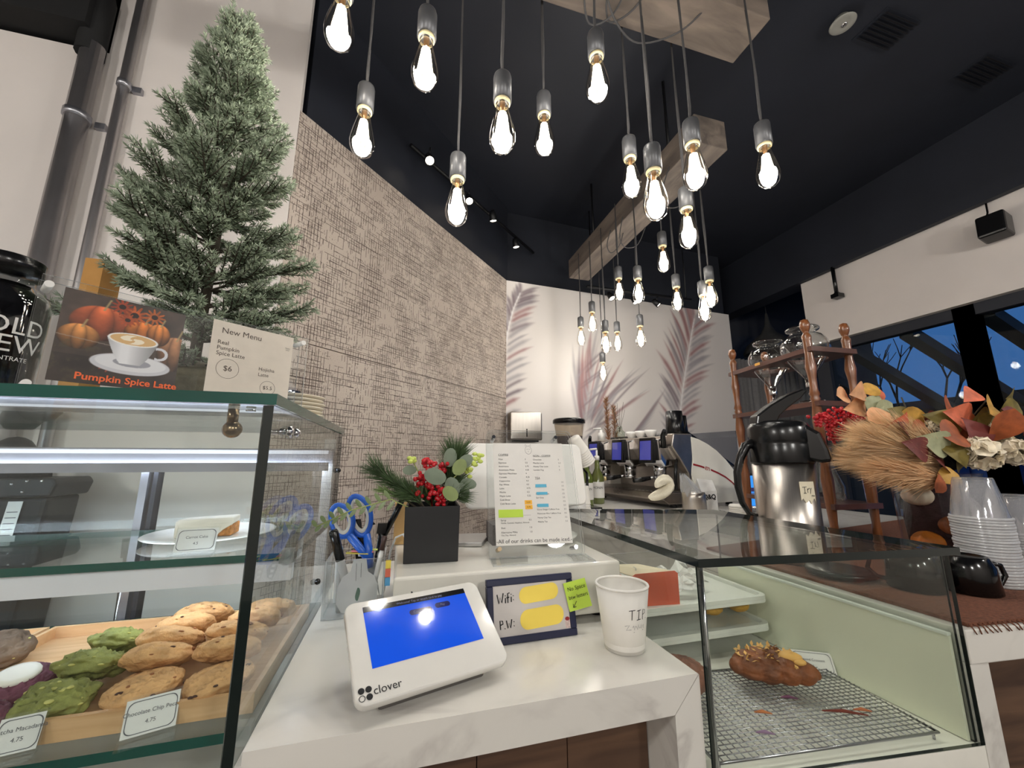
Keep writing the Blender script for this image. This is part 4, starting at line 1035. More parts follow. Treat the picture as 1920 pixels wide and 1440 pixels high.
def spray(pts, nlen, cnt, spread, mats=m_pine, w=.0014):
    pts = [Vector(p) for p in pts]; rr = random.Random(int(abs(pts[-1].x) * 9999)); b = MB(); b.tube(pts, [.0022] * (len(pts) - 1) + [.0012], 5); b.build('sprig_stem', m_bark, t, local=True)
    pos, dr, ln = [], [], []
    for i in range(cnt):
        f = .25 + .75 * rr.random() ** .8; k = f * (len(pts) - 1); j = min(int(k), len(pts) - 2); p = pts[j].lerp(pts[j + 1], k - j); d = (pts[j + 1] - pts[j]).normalized()
        a = Vector((rr.gauss(0, 1), rr.gauss(0, 1), rr.gauss(0, 1))); a = (a - d * a.dot(d)).normalized()
        pos.append(p); dr.append((d + a * spread * rr.uniform(.4, 1.2)).normalized()); ln.append(nlen * rr.uniform(.7, 1.1))
    co, q = needles(np.array(pos), np.array(dr), np.array(ln), w)
    o = raw_mesh('pine_needles', co, q, mats); o.parent = t; o['kind'] = 'stuff'
z0 = ph_ - .015
spray([(.02, 0, z0), (.035, .01, z0 + .05), (.045, .012, z0 + .11)], .066, 1300, .85)
spray([(-.01, -.005, z0), (-.05, -.01, z0 + .035), (-.115, -.012, z0 + .085)], .05, 700, .75)
spray([(-.01, -.03, z0), (-.03, -.03, z0 + .03), (-.045, -.035, z0 + .04)], .045, 420, .9)
spray([(.02, -.03, z0), (.035, -.03, z0 + .03), (.05, -.03, z0 + .035)], .045, 420, .9)
spray([(0, 0, z0), (-.005, .0, z0 + .03)], .05, 350, 1.0)
spray([(-.02, -.02, z0), (-.06, -.02, z0 + .03), (-.10, -.02, z0 + .045)], .028, 160, .6, m_pine2)
m_berry = M('red_berry', (190, 22, 34), .25, var=.2, coat=.6)
b = MB(); rr = random.Random(9)
for c_, n_ in (((-.012, -.03, z0 + .095), 16), ((-.022, -.03, z0 + .07), 18), ((-.005, -.035, z0 + .05), 16), ((.012, -.035, z0 + .045), 16), ((.014, -.035, z0 + .028), 14), ((.02, -.015, z0 + .085), 10), ((-.025, -.03, z0 + .055), 12)):
    for i in range(n_): b.ball(Vector(c_) + Vector((rr.gauss(0, .0072), rr.gauss(0, .006), rr.gauss(0, .0085))), rr.uniform(.004, .0056), 8, 6)
b.tube([(0, 0, z0), (-.005, -.02, z0 + .06), (-.012, -.03, z0 + .11)], .0018, 5)
o = b.build('berry_cluster', m_berry, t, local=True)
m_euc = M('eucalyptus_leaf', (122, 134, 114), .6, var=.15, vscale=25); m_eucl = M('eucalyptus_light', (136, 150, 92), .55, var=.2)
lm = MB(); k = 14
lv = [(0, 0, 0)] + [(math.cos(6.2832 * i / k) * .5, .5 + math.sin(6.2832 * i / k) * .5, .05 * math.cos(12.566 * i / k)) for i in range(k)]
def leaf_mesh(name, mat):
    m = MB(); m.add([(0, .5, .06)] + [(.5 * math.cos(6.2832 * i / k), .5 + .5 * math.sin(6.2832 * i / k), -.03 * math.cos(6.2832 * i / k) ** 2) for i in range(k)], [(0, 1 + i, 1 + (i + 1) % k) for i in range(k)], 0, True)
    return m
def put_leaf(parent, mat, p, d, n, w, l, name='leaf'):
    d = Vector(d).normalized(); n = Vector(n); x = d.cross(n).normalized(); n = x.cross(d)
    m = leaf_mesh(name, mat); R = Matrix(((x.x * w, d.x * l, n.x * w), (x.y * w, d.y * l, n.y * w), (x.z * w, d.z * l, n.z * w)))
    m.v = [tuple(R @ Vector(v) + Vector(p)) for v in m.v]
    return m.build(name, mat, parent, local=True)
fn = (-.1, -1, .15)
for (p, d, w, l, mm) in (((.024, -.05, z0 + .065), (-.7, -.1, .25), .032, .046, m_euc), ((.03, -.045, z0 + .07), (.25, 0, -.6), .030, .040, m_euc), ((.042, -.04, z0 + .075), (.3, 0, .5), .028, .036, m_eucl), ((.045, -.04, z0 + .055), (.6, 0, -.5), .026, .034, m_euc), ((.05, -.03, z0 + .09), (.7, 0, .6), .026, .036, m_euc), ((.03, -.02, z0 + .09), (.1, 0, .8), .028, .04, m_euc), ((.055, -.03, z0 + .06), (.9, 0, -.2), .022, .034, m_euc), ((.05, -.03, z0 + .045), (.5, 0, -.8), .020, .032, m_euc), ((-.035, -.02, z0 + .085), (-.8, 0, -.05), .02, .028, m_euc), ((.02, -.05, z0 + .05), (.5, -.2, -.4), .026, .036, m_eucl)):
    put_leaf(t, mm, p, d, fn, w, l)
b = MB(); b.tube([(.01, 0, z0), (.03, -.035, z0 + .06), (.06, -.03, z0 + .085), (.09, -.028, z0 + .10)], .0013, 5); b.tube([(0, 0, z0), (-.02, -.02, z0 + .06), (-.045, -.02, z0 + .105)], .0013, 5); b.build('eucalyptus_stem', M('pale_stem', (150, 160, 96), .6), t, local=True)
rr = random.Random(2)
for c_ in ((.085, -.028, z0 + .10), (.075, -.028, z0 + .085), (.092, -.028, z0 + .115), (-.045, -.02, z0 + .105)):
    b = MB()
    for i in range(6): b.ball(Vector(c_) + Vector((rr.gauss(0, .0045), rr.gauss(0, .003), rr.gauss(0, .004))), .0042, 6, 5, (1.4, .6, 1))
    b.build('lime_buds', M('lime_bud', (206, 220, 110), .6, var=.1), t, local=True)
pts = [(-.02, -.04, z0), (-.08, -.05, z0 + .03), (-.15, -.055, z0 + .012), (-.208, -.06, z0 - .015)]
b = MB(); b.tube(pts, .0013, 5); b.build('fern_stem', M('pale_stem', (150, 160, 96), .6), t, local=True)
m_fern = M('glossy_fern', (120, 138, 92), .3, var=.2, coat=.4)
for i in range(18):
    f = .3 + .7 * i / 17; kk = f * 3; j = min(int(kk), 2); p = Vector(pts[j]).lerp(Vector(pts[j + 1]), kk - j)
    put_leaf(t, m_fern, p, (-.55, -.1, .8 if i % 2 else -.75), (0, -1, .2), .0075, .022 * (1.15 - .5 * f), 'fern_leaf')

# acrylic drinks menu
MBL, MBR = Vector((0.181, 0.808, BT)), Vector((0.381, 0.791, BT)); mu_ = (MBR - MBL).normalized(); MW = (MBR - MBL).length
mb_ = Vector((-mu_.y, mu_.x, 0)); la = math.radians(16.5); mv = mb_ * math.sin(la) + up * math.cos(la); mnn = mu_.cross(mv); MH = .272
t = thing('drinks_menu_stand', 'clear acrylic easel holding a printed coffee and tea price list', 'menu stand', (MBL + MBR) / 2)
TM = frame(MBL, mu_, mv)
b = MB(); b.prism([TM @ Vector((x + MW / 2, y + MH / 2, 0)) for x, y in rrect(MW, MH, .012, 4)], mnn * -.003, 0, 1); b.build('front_sheet', [m_acryl, m_acrylb], t)
b = MB(); b.prism([TM @ Vector((x + MW / 2, y + MH / 2, -.013)) for x, y in rrect(MW, MH, .012, 4)], mnn * -.003, 0, 1); b.build('back_sheet', [m_acryl, m_acrylb], t)
b = MB(); b.obox(MBL - mb_ * .055, mu_ * MW, mb_ * .06, up * .0025, 0, 1); b.build('foot_sheet', [m_acryl, m_acrylb], t)
def menu_uv(px, py):
    p = TM.inverted() @ hit(px, py, MBL, mnn); return p.x, p.y
for q, mm in (((925, 821), m_chrome), ((1040, 822), m_chrome), ((936, 1030), M('light_wood_knob', (190, 165, 130), .5)), ((1078, 1026), m_chrome)):
    x, y = menu_uv(*q); b = MB(); b.tube([TM @ Vector((x, y, .008)), TM @ Vector((x, y, -.024))], .0042, 12); b.build('standoff', mm, t)
pl, pb_ = menu_uv(924, 831), menu_uv(930, 1024); pr = menu_uv(1074, 1018)
xa, xb, ya, yb = (pl[0] + pb_[0]) / 2, pr[0], pb_[1], pl[1]
b = MB(); b.obox(TM @ Vector((xa, ya, .0003)), mu_ * (xb - xa), mv * (yb - ya), mnn * .0004); pg = b.build('menu_page', M('menu_paper', (224, 220, 214), .75, var=.02), t)
b = MB(); Wp, Hp = xb - xa, yb - ya; TQ = TM @ Matrix.Translation((xa, ya, .0009))
def L_(s_, fx, fy, sz, al='LEFT'): text_mb(b, s_, sz, TQ @ Matrix.Translation((fx * Wp, fy * Hp, 0)), al)
L_('COFFEE', .07, .872, .0066); L_('NON - COFFEE', .56, .862, .0062); L_('TEA', .565, .628, .0066)
for fx, fy, w_ in ((.07, .862, .022), (.56, .852, .036), (.565, .618, .011)): stroke_mb(b, [(fx * Wp, fy * Hp), (fx * Wp + w_, fy * Hp)], .0004, TQ)
cof = ['Filter', 'Espresso', 'Americano', 'Americano Misto', 'Espresso Macchiato', 'Cortado', 'Cappuccino', 'Flat White', 'Latte', 'Mocha', 'Maple Latte', 'Cold Brew', 'Cold Brew Latte']
prc = ['3', '3.5', '3.75', '4.25', '4', '4.25', '4.5', '4.5', '4.75', '5.5', '5.25', '', '']
for i, s_ in enumerate(cof):
    L_(s_, .07, .826 - i * .0372, .0050); L_(prc[i], .44, .826 - i * .0372, .0048)
for i, (s_, p_) in enumerate((('Chocolate', '5'), ('Matcha Latte', '5.5'), ('Honey Chai Latte', '5'), ('London Fog', '5'))): L_(s_, .555, .822 - i * .0365, .0048); L_(p_, .92, .822 - i * .0365, .0048)
for i, s_ in enumerate(['', 'Jasmine Green', '', 'English Breakfast', 'Earl Grey', '', 'Hibiscus Berry', 'Citrus Ginger Caffeine Free', 'Moroccan Mint Caffeine Free', 'Honey Chai Tea', 'Matcha Tea']): L_(s_, .56, .585 - i * .0382, .0044); L_('3.5', .93, .585 - i * .0382, .0044)
for s_, p_, fy in (('Syrup', '0.5', .225), ('Vanilla, Caramel, Hazelnut, Almond', '', .20), ('Shot', '1.0', .155), ('Alternative Milks', '1.0', .115), ('Oat, Soy, Almond', '', .09)): L_(s_, .07, fy, .0042 if p_ == '' else .0050); L_(p_, .44, fy, .0048)
L_('-All of our drinks can be made iced.-', .5, .035, .0108, 'CENTER')
for i in range(9):
    a0, a1 = 6.28 * i / 9, 6.28 * (i + 1) / 9; stroke_mb(b, [(.5 * Wp + .0075 * math.cos(a), .925 * Hp + .0095 * math.sin(a)) for a in (a0, (a0 + a1) / 2, a1)], .0004, TQ)
for st in ([(-.006, .008), (-.007, .014), (-.002, .010)], [(.006, .008), (.007, .014), (.002, .010)], [(-.004, .002), (-.001, .002)], [(.001, .002), (.004, .002)], [(-.001, -.003), (.001, -.003)]): stroke_mb(b, [(.5 * Wp + x, .925 * Hp + y) for x, y in st], .0005, TQ)
stroke_mb(b, [(.06 * Wp, .268 * Hp), (.47 * Wp, .268 * Hp)], .0003, TQ)
b.build('lettering', M('menu_ink', (36, 33, 33), .8), pg)
def sticker(name, q0, q1, mat, label=None, txt=None):
    (xa_, ya_), (xb_, yb_) = menu_uv(*q0), menu_uv(*q1)
    b = MB(); b.obox(TM @ Vector((xa_, ya_, .0009)), mu_ * (xb_ - xa_), mv * (yb_ - ya_), mnn * .0006); o = b.build(name, mat, pg)
    if txt: text_mb(MB(), txt, .0048, TM @ Matrix.Translation(((xa_ + xb_) / 2, (ya_ + yb_) / 2, .0018))).build('handwriting', m_ink, o)
m_bl = M('blue_flag', (92, 176, 206), .7); m_or = M('orange_flag', (246, 184, 62), .7); m_gn = M('green_note', (192, 222, 76), .7)
sticker('green_sticker', (935, 971), (980, 955), m_gn); sticker('orange_sticker', (984, 946), (997, 938), m_or, txt='5.25'); sticker('orange_sticker', (985, 955), (998, 947), m_or, txt='5.75')
sticker('blue_sticker', (1004, 914), (1024, 908), m_bl); sticker('blue_sticker', (1006, 928), (1026, 922.5), m_bl); sticker('blue_sticker', (1007.5, 951), (1028, 944.5), m_bl)

# white back of the till monitor
t = thing('till_monitor', 'white back of a till monitor standing behind the menu', 'monitor', (0.37, 1.16, CT))
TMn = frame(Vector((0.365, 1.13, 1.205)), (1, 0.03, 0), (0, .22, 1))
b = MB(); b.prism([TMn @ Vector((x, y, 0)) for x, y in rrect(.37, .185, .022, 6)], TMn.to_3x3() @ Vector((0, 0, -.022))); b.build('monitor_shell', M('monitor_white', (226, 222, 216), .3, var=.02), t, bevel=.004)
b = MB(); b.tube([(.365, 1.17, CT + .02), (.365, 1.18, 1.16)], .03, 16); b.build('stand_neck', m_wht, t)
b = MB(); b.lathe([(.0001, 0), (.085, 0), (.088, .008), (.07, .02), (.0001, .022)], 30, (.365, 1.17, CT + .0005)); b.build('stand_foot', m_wht, t)
# green bottle foot and dark tray glimpsed below the menu
b = MB(); b.box(.215, .30, .93, 1.0, BT, BT + .045); tag(b.build('card_reader', M('charcoal_reader', (52, 44, 42), .5, var=.2)), 'small dark card reader on the white box behind the menu', 'card reader')
b = MB(); b.lathe([(.0001, 0), (.055, 0), (.07, .012), (.072, .016), (.05, .006), (.0001, .004)], 32, (.36, .955, BT)); tag(b.build('bowl', M('white_bowl_glaze', (232, 228, 220), .2)), 'shallow white dish on the white box behind the menu', 'bowl')

# ------------------------------------------------------------------ pen holder and contents
HX0, HX1, HY0, HY1, HZ0, HZ1 = -0.128, -0.018, 0.872, 0.985, CT + .0006, 1.055
t = thing('pen_holder', 'clear acrylic desk organiser holding pens and blue scissors', 'pen holder', ((HX0 + HX1) / 2, (HY0 + HY1) / 2, HZ0))
W_ = .003
for nm, a in (('holder_wall', (HX0, HX1, HY0, HY0 + W_)), ('holder_wall', (HX0, HX1, HY1 - W_, HY1)), ('holder_wall', (HX0, HX0 + W_, HY0 + W_, HY1 - W_)), ('holder_wall', (HX1 - W_, HX1, HY0 + W_, HY1 - W_)), ('holder_divider', (HX0 + W_, HX1 - W_, .928, .931))):
    b = MB(); b.pane(*a, HZ0, HZ1 - (.012 if nm == 'holder_divider' else 0)); b.build(nm, [m_acryl, m_acrylb], t)
b = MB(); b.box(HX0, HX1, HY0, HY1, HZ0, HZ0 + .003); b.build('holder_base', m_acrylb, t)
HB = HZ0 + .0036
# grey die-cut card in the front pocket
TC = frame(Vector((-.066, .879, HB + .042)), (1, 0, 0), (0, .06, 1))
b = MB(); pol = [(-.012, .058), (-.016, .036), (-.03, .026), (-.038, .008), (-.038, -.02), (-.028, -.036), (.0, -.041), (.028, -.036), (.036, -.02), (.036, .01), (.028, .026), (.016, .034), (.012, .058)]
b.prism([TC @ Vector((x, y, 0)) for x, y in pol[::-1]], TC.to_3x3() @ Vector((0, 0, -.001))); cdg = tag(b.build('key_card', M('pale_grey_card', (188, 188, 188), .6, var=.05)), 'rounded pale grey card with green mark in the organiser front', 'card')
b = MB(); blob_mb(b, [(.004 * math.cos(i * .5) * (1 + .3 * math.sin(i)), -.006 + .012 * math.sin(i * .5)) for i in range(13)], TC @ Matrix.Translation((0, 0, .0004))); b.build('green_mark', M('green_print', (56, 92, 76), .7), cdg)
b = MB(); stroke_mb(b, [(-.006, .05), (-.005, .018)], .0006, TC @ Matrix.Translation((0, 0, .0004))); stroke_mb(b, [(.003, .05), (.004, .024)], .0006, TC @ Matrix.Translation((0, 0, .0004))); b.build('slot_lines', m_ink, cdg)
# scissors
def sciss():
    t = thing('scissors', 'blue and white handled scissors standing in the organiser', 'scissors', (-.085, .955, HB))
    m_bh = M('blue_handle', (36, 92, 190), .3, var=.05); m_gh = M('pale_grip', (206, 204, 198), .4)
    for (cx, cz, rx, rz, ang) in ((-.112, 1.120, .020, .033, -.35), (-.078, 1.128, .021, .042, -.30)):
        R = Matrix.Rotation(ang, 3, 'Y'); cen = Vector((cx, .95 + (cx + .1) * .3, cz))
        for rr_, mm, th, nm in ((1.0, m_bh, .0062, 'handle_loop'), (.80, m_gh, .0052, 'loop_lining')):
            pts = [cen + R @ Vector((rx * rr_ * math.cos(a), 0, rz * rr_ * math.sin(a) * (1 - .15 * math.cos(a)))) for a in [i * 2 * math.pi / 28 for i in range(29)]]
            b = MB(); b.tube(pts, th, 8, cap=False); b.build(nm, mm, t)
        b = MB(); p0 = cen + R @ Vector((.004, 0, -rz)); b.tube([p0, Vector((-.058 + (cx + .1) * .2, .955, 1.045)), Vector((-.05, .955, 1.02))], [.008, .009, .007], 8); b.build('handle_shank', m_bh, t)
    for dx in (-.004, .004):
        b = MB(); b.prism([(-.055 + dx, .954 + dx * .2, 1.03), (-.043 + dx, .954 + dx * .2, 1.03), (-.03 + dx, .956 + dx * .2, HB + .001)], (0, .0016, 0)); b.build('blade', m_chrome, t)
sciss()
def pen(p0, p1, r, segs, label, name='pen'):
    p0, p1 = Vector(p0), Vector(p1); t = thing(name, label, 'pen', p0, 0, 'pens in the organiser')
    for nm, f0, f1, k_, mm in segs:
        b = MB(); a_, c_ = p0.lerp(p1, f0), p0.lerp(p1, f1); b.tube([a_, a_.lerp(c_, .93), c_], [r * k_, r * k_, r * k_ * .75], 12); b.build(nm, mm, t)
m_gp = M('grey_barrel', (176, 176, 174), .35)
pen((-.075, .90, HB), (-.122, .895, 1.11), .0085, (('barrel', 0, .66, .95, m_gp), ('cap', .62, 1, 1.05, m_plastic)), 'thick grey marker with black cap leaning left in the organiser', 'marker_pen')
pen((-.10, .90, HB), (-.108, .905, 1.075), .006, (('barrel', 0, .8, 1, m_gp), ('cap', .8, 1, 1.05, M('pale_blue_cap', (150, 170, 176), .4))), 'pale grey pen beside the marker in the organiser')
pen((-.115, .96, HB), (-.118, .965, 1.10), .005, (('barrel', 0, .75, 1, m_wht), ('cap', .75, 1, 1, m_gp)), 'white pen behind the marker in the organiser')
pen((-.045, .90, HB), (-.022, .91, 1.09), .005, (('barrel', 0, .8, 1, m_wht), ('cap', .8, 1, 1.1, M('brown_cap', (70, 48, 42), .4))), 'white pen with dark brown cap at the organiser right side')
b = MB(); b.obox((-.066, .962, HB), (.02, 0, 0), (-.03, 0, .165), (0, .002, 0)); t_ = tag(b.build('black_comb', m_plastic), 'black perforated strip leaning behind the scissors', 'strip')
b = MB()
for i in range(9): b.obox((-.066 - .03 * (.35 + i * .06) + .006, .961, HB + .165 * (.35 + i * .06)), (.006, 0, 0), (-.001, 0, .005), (0, -.0006, 0))
b.build('white_marks', m_paper, t_)
b = MB(); b.prism([(-.07, .975, 1.13), (-.045, .975, 1.105), (-.062, .975, 1.10)], (0, .002, 0)); tag(b.build('black_clip', m_plastic), 'black triangular clip above the organiser beside the scissors', 'clip')
b = MB(); b.tube([(-.045, .975, HB), (-.032, .975, 1.085)], .006, 8); b.obox((-.042, .97, 1.085), (.02, 0, 0), (.002, 0, .022), (0, .012, 0)); tag(b.build('brush', m_plastic), 'small black brush standing in the organiser', 'brush')
for i, (c_, x) in enumerate((((240, 222, 96), -.08), ((236, 130, 140), -.07), ((210, 220, 120), -.062))):
    b = MB(); b.obox((x - .02, .945 + i * .004, 1.052 + i * .0025), (.045, 0, -.004), (0, .012, .0), (0, 0, .0016)); tag(b.build('note_pad', M('note_%d' % i, c_, .8)), ['yellow', 'pink', 'pale lime'][i] + ' note pad resting in the organiser', 'note pad')
for i, c_ in enumerate(((240, 214, 90), (236, 120, 96), (96, 170, 220))):
    b = MB(); b.obox((-.0165, .875, 1.034 - i * .016), (.010, 0, 0), (0, 0, .0155), (0, .003, 0)); tag(b.build('index_flags', M('flag_%d' % i, c_, .7)), ['yellow', 'coral', 'blue'][i] + ' index flags stuck beside the organiser', 'index flags')
b = MB(); b.tube([(-.02, 1.0, CT + .004), (-.01, 1.0, 1.04), (.0, .97, 1.075), (.016, .95, 1.085), (.03, .94, 1.06)], .0022, 8); tag(b.build('white_cable', m_wht), 'white cable looping up behind the black planter', 'cable')
b = MB(); b.tube([(-.03, .99, 1.07), (-.005, .99, 1.12), (.012, .985, 1.16)], .007, 8); tag(b.build('pen_black', m_plastic), 'black pen standing between organiser and planter', 'pen')
t_ = bpy.data.objects['pen_black']; t_.name = 'black_pen'
b = MB(); b.obox((-.005, 1.0, BZ + .001), (.03, .0, .0), (.0, .03, .09), (0, .03, 0)); tag(b.build('kraft_card', M('kraft_card', (196, 158, 104), .85, var=.08)), 'tan kraft card standing behind the black planter', 'card')
# ------------------------------------------------------------------ right pastry case
t = rcase = thing('counter_glass_case', 'low dark-edged glass case between the two counters with a wire rack', 'display case', (0.66, 0.7, 0))
FL, FR, BR, BL = Vector((.434, .522, 0)), Vector((.884, .470, 0)), Vector((.884, .97, 0)), Vector((.434, 1.13, 0))
Z0, Z1 = .82, 1.092
b = MB(); b.prism([FL + Vector((-.004, -.004, Z1 + .0005)), Vector((.907, .466, Z1 + .0005)), Vector((.885, .985, Z1 + .0005)), BL + Vector((-.012, .01, Z1 + .0005))], (0, 0, .012), 0, 1); b.build('top_glass', [m_case2, m_edgedk], t)
fu = (FR - FL).normalized(); fl = (FR - FL).length; fnn = Vector((-fu.y, fu.x, 0))
b = MB(); b.obox(FL + up * Z0, fu * fl, up * (Z1 - Z0), fnn * .006, 0, 1); b.build('front_glass', [m_case2, m_edgedk], t)
b = MB(); b.obox(Vector((.434, .530, Z0)), Vector((0, .59, 0)), up * (Z1 - Z0), Vector((.006, 0, 0)), 0, 1); b.build('side_glass', [m_case2, m_edgedk], t)
b = MB(); b.obox(Vector((.876, .478, Z0)), Vector((0, .49, 0)), up * (Z1 - Z0), Vector((.006, 0, 0)), 0, 1); b.build('side_glass', [m_case2, m_edgedk], t)
b = MB(); b.box(.8685, .8745, .482, .97, Z0 + .001, .968); b.build('frosted_side_panel', M('frosted_green_panel', (226, 229, 206), .55, var=.04, vscale=8), t)
b = MB(); b.box(.866, .8755, .482, .97, .9685, .9725); b.build('panel_cap', M('panel_cap_white', (220, 226, 214), .4), t)
b = MB(); b.prism([FL + up * (Z0 - .03), FR + up * (Z0 - .03) - Vector((.002, 0, 0)), BR + up * (Z0 - .03) - Vector((.002, 0, 0)), BL + up * (Z0 - .03)], (0, 0, .0295)); b.build('case_floor', M('case_floor_white', (240, 237, 226), .35, var=.04), t)
b = MB(); b.tube([FL + Vector((.012, .012, Z0)), FL + Vector((.012, .012, Z1))], .0035, 10); b.build('corner_rod', m_chrome, t)
b = MB(); b.prism([FL + Vector((.002, .01, 0)), FR + Vector((-.004, .01, 0)), BR + Vector((-.004, 0, 0)), BL + Vector((.002, 0, 0))], (0, 0, Z0 - .031)); b.build('case_plinth', m_walnut, t)
# wire cooling rack
m_wire = M('dark_chromed_wire', (190, 190, 196), .25, 1.0, var=.1)
RX0, RX1, RY0, RY1, RZ = .458, .842, .515, .735, Z0 + .012
t = thing('wire_cooling_rack', 'wire cooling rack lying in the glass case under the croissant', 'wire rack', ((RX0 + RX1) / 2, (RY0 + RY1) / 2, Z0 + .0005), math.radians(-6))
hw, hd = (RX1 - RX0) / 2, (RY1 - RY0) / 2
b = MB(); b.tube([(-hw, -hd, .011), (hw, -hd, .011), (hw, hd, .011), (-hw, hd, .011), (-hw, -hd, .011)], .0022, 8); b.build('rack_frame', m_wire, t, local=True)
b = MB(); b.tube([(-hw, 0, 0), (hw, 0, 0)], .0009, 6); w0 = b.build('wire', m_wire, t, local=True)
b = MB(); b.tube([(0, -hd, 0), (0, hd, 0)], .0009, 6); w1 = b.build('wire', m_wire, t, local=True)
ny, nx = 23, 32
for i in range(ny):
    y = -hd + (i + 1) * 2 * hd / (ny + 1)
    if i == 0: w0.location = (0, y, .0135)
    else: part_copy(w0, t, (0, y, .0135))
for i in range(nx):
    x = -hw + (i + 1) * 2 * hw / (nx + 1)
    if i == 0: w1.location = (x, 0, .0115)
    else: part_copy(w1, t, (x, 0, .0115))
for x, y in ((-hw, -hd), (hw, -hd), (hw, hd), (-hw, hd)):
    b = MB(); b.tube([(x * .97, y * .97, .011), (x * .97, y * .97, 0)], .002, 8); b.build('rack_foot', m_wire, t, local=True)
RT_ = Z0 + .0155
# almond croissant
m_cro = M('baked_croissant', (128, 70, 32), .5, var=.5, vscale=28, bump=.4, bscale=60)
m_alm = M('almond_flake', (226, 176, 100), .6, var=.2)
cp = Vector((.70, .67, RT_))
t = thing('almond_croissant', 'almond croissant with flaked nuts on the wire rack', 'croissant', cp, math.radians(-28))
bm = bmesh.new(); bmesh.ops.create_icosphere(bm, subdivisions=5, radius=1)
for v in bm.verts:
    p = v.co.copy(); x = p.x
    prof = (1 - abs(x) ** 2.6) ** .5 if abs(x) < 1 else 0
    rg = .80 + .20 * abs(math.sin(x * 7.5 + .9 * p.y)) ** .6
    h = noise.fractal(p * 3.0 + Vector((5, 2, 1)), .9, 2, 3) * .07
    y, z = p.y * rg * (1 + h), p.z * rg * (1 + h)
    v.co = Vector((x * .076, y * .042 - .016 * x * x, z * .029 + .027 if z > 0 else z * .026 + .027))
me = bpy.data.meshes.new('croissant_body'); bm.to_mesh(me); bm.free(); me.materials.append(m_cro); me.polygons.foreach_set('use_smooth', np.ones(len(me.polygons), bool))
o = bpy.data.objects.new('croissant_body', me); C.objects.link(o); o.parent = t
rr = random.Random(8); b = MB(); tops = [v.co for v in me.vertices if v.co.z > .043]
for i in range(130):
    p = rr.choice(tops); d = Vector((rr.gauss(0, 1), rr.gauss(0, 1), rr.gauss(.3, .4))).normalized(); s_ = d.cross(Vector((0, 0, 1))).normalized(); L = rr.uniform(.007, .014)
    if p.x > .045: continue
    b.add([p, p + d * L * .5 + s_ * .003, p + d * L, p + d * L * .5 - s_ * .003], [(0, 1, 2, 3)])
b.build('almond_flakes', m_alm, t, local=True)
b = MB(); b.ball((.03, -.01, .05), .016, 12, 8, (1.4, .9, .5)); b.ball((.042, -.02, .046), .010, 10, 8, (1.2, .9, .6)); b.build('custard_dab', M('custard', (224, 172, 92), .5, var=.15), t, local=True)
me2 = cookie_mesh('brown_bun', .058, .05, .026, 77, .1, 2); me2.materials.append(M('brown_bun', (126, 78, 58), .6, var=.35, vscale=40, bump=.3))
o = bpy.data.objects.new('brown_bun', me2); C.objects.link(o); o.location = (.505, .69, RT_ + .0265); tag(o, 'brown bun half hidden behind the counter edge in the glass case', 'bun')
for i, (x, y, c_) in enumerate(((.60, .60, (200, 120, 70)), (.73, .565, (120, 50, 36)), (.68, .62, (110, 60, 90)), (.56, .56, (150, 120, 150)), (.765, .56, (190, 110, 70)))):
    b = MB(); L = .012 if i != 1 else .03
    b.tube([(x - L, y + L * .4, RT_ + .0015), (x, y, RT_ + .003), (x + L, y - L * .6, RT_ + .0015)], [.001, .0026, .001], 6); tag(b.build('crumb', M('crumb_%d' % i, c_, .9)), ['orange pastry crumb near the middle of the wire rack', 'long dark pastry shred on the wire rack right side', 'small purple crumb behind the middle of the wire rack', 'small lilac crumb at the front of the wire rack', 'orange flake beside the long dark shred'][i], 'crumb')
price_tag((.795, .705, Z0 + .0006), (.862, .665, Z0 + .0006), .045, .5, [('Almond Croissant', .1), ('5', -.14)], 'white price card leaning beside the croissant', .006, foot=.005)
# stacked lidded trays at the back of the case
m_lid = M('translucent_lid', (228, 230, 222), .35, var=.03)
def lid_tray(z, label):
    t = thing('plastic_tray', label, 'tray', (.65, .92, z), 0, 'trays stacked in the glass case')
    MB().prism([(x * 1.0 + .65, y + .925, z) for x, y in rrect(.41, .25, .02, 4)], (0, 0, .008)).build('tray_base', m_lid, t, bevel=.002)
    b = MB(); P = rrect(.41, .25, .02, 4); Q = rrect(.39, .23, .015, 4); k = len(P)
    b.add([(x + .65, y + .925, z + .008) for x, y in P] + [(x + .65, y + .925, z + .016) for x, y in P] + [(x + .65, y + .925, z + .016) for x, y in Q] + [(x + .65, y + .925, z + .008) for x, y in Q], [(a * k + i, a * k + (i + 1) % k, (a + 1) * k + (i + 1) % k, (a + 1) * k + i) for a in range(3) for i in range(k)])
    b.build('tray_rim', m_lid, t)
lid_tray(.858, 'white plastic tray with yellow pastries, lower of two in the glass case')
lid_tray(.918, 'white plastic tray under the red folder, upper of two in the glass case')
for z, lb in ((Z0 + .0005, 'clear plastic container under the lower white tray'), (.8745, 'clear plastic container around the yellow pastries')):
    b = MB(); b.box(.47, .83, .815, 1.03, z, z + (.037 if z < .85 else .043)); tag(b.build('clear_container', m_acryl), lb, 'container', 'clear containers')
m_yel = M('yellow_pastry', (222, 166, 62), .7, var=.25, vscale=40, bump=.3)
for i, (px, py) in enumerate(((1335, 1153), (1362, 1143), (1385, 1146))):
    p = at(px, py, Y=.87); me3 = cookie_mesh('yellow_pastry', .026, .022, .015, 90 + i, .1, 2); me3.materials.append(m_yel)
    o = bpy.data.objects.new('yellow_pastry', me3); C.objects.link(o); o.location = (p.x, .87 + .03 * (i % 2), .894); tag(o, 'yellow pastry in the lower tray, %s from the left' % ORD[i], 'pastry', 'yellow pastries')
m_redp = M('red_orange_card', (206, 84, 52), .6, var=.12, vscale=12)
fz = .9345
t = thing('red_folder_box', 'red orange paper folder standing in the glass case beside the cup', 'folder', (.53, .84, fz))
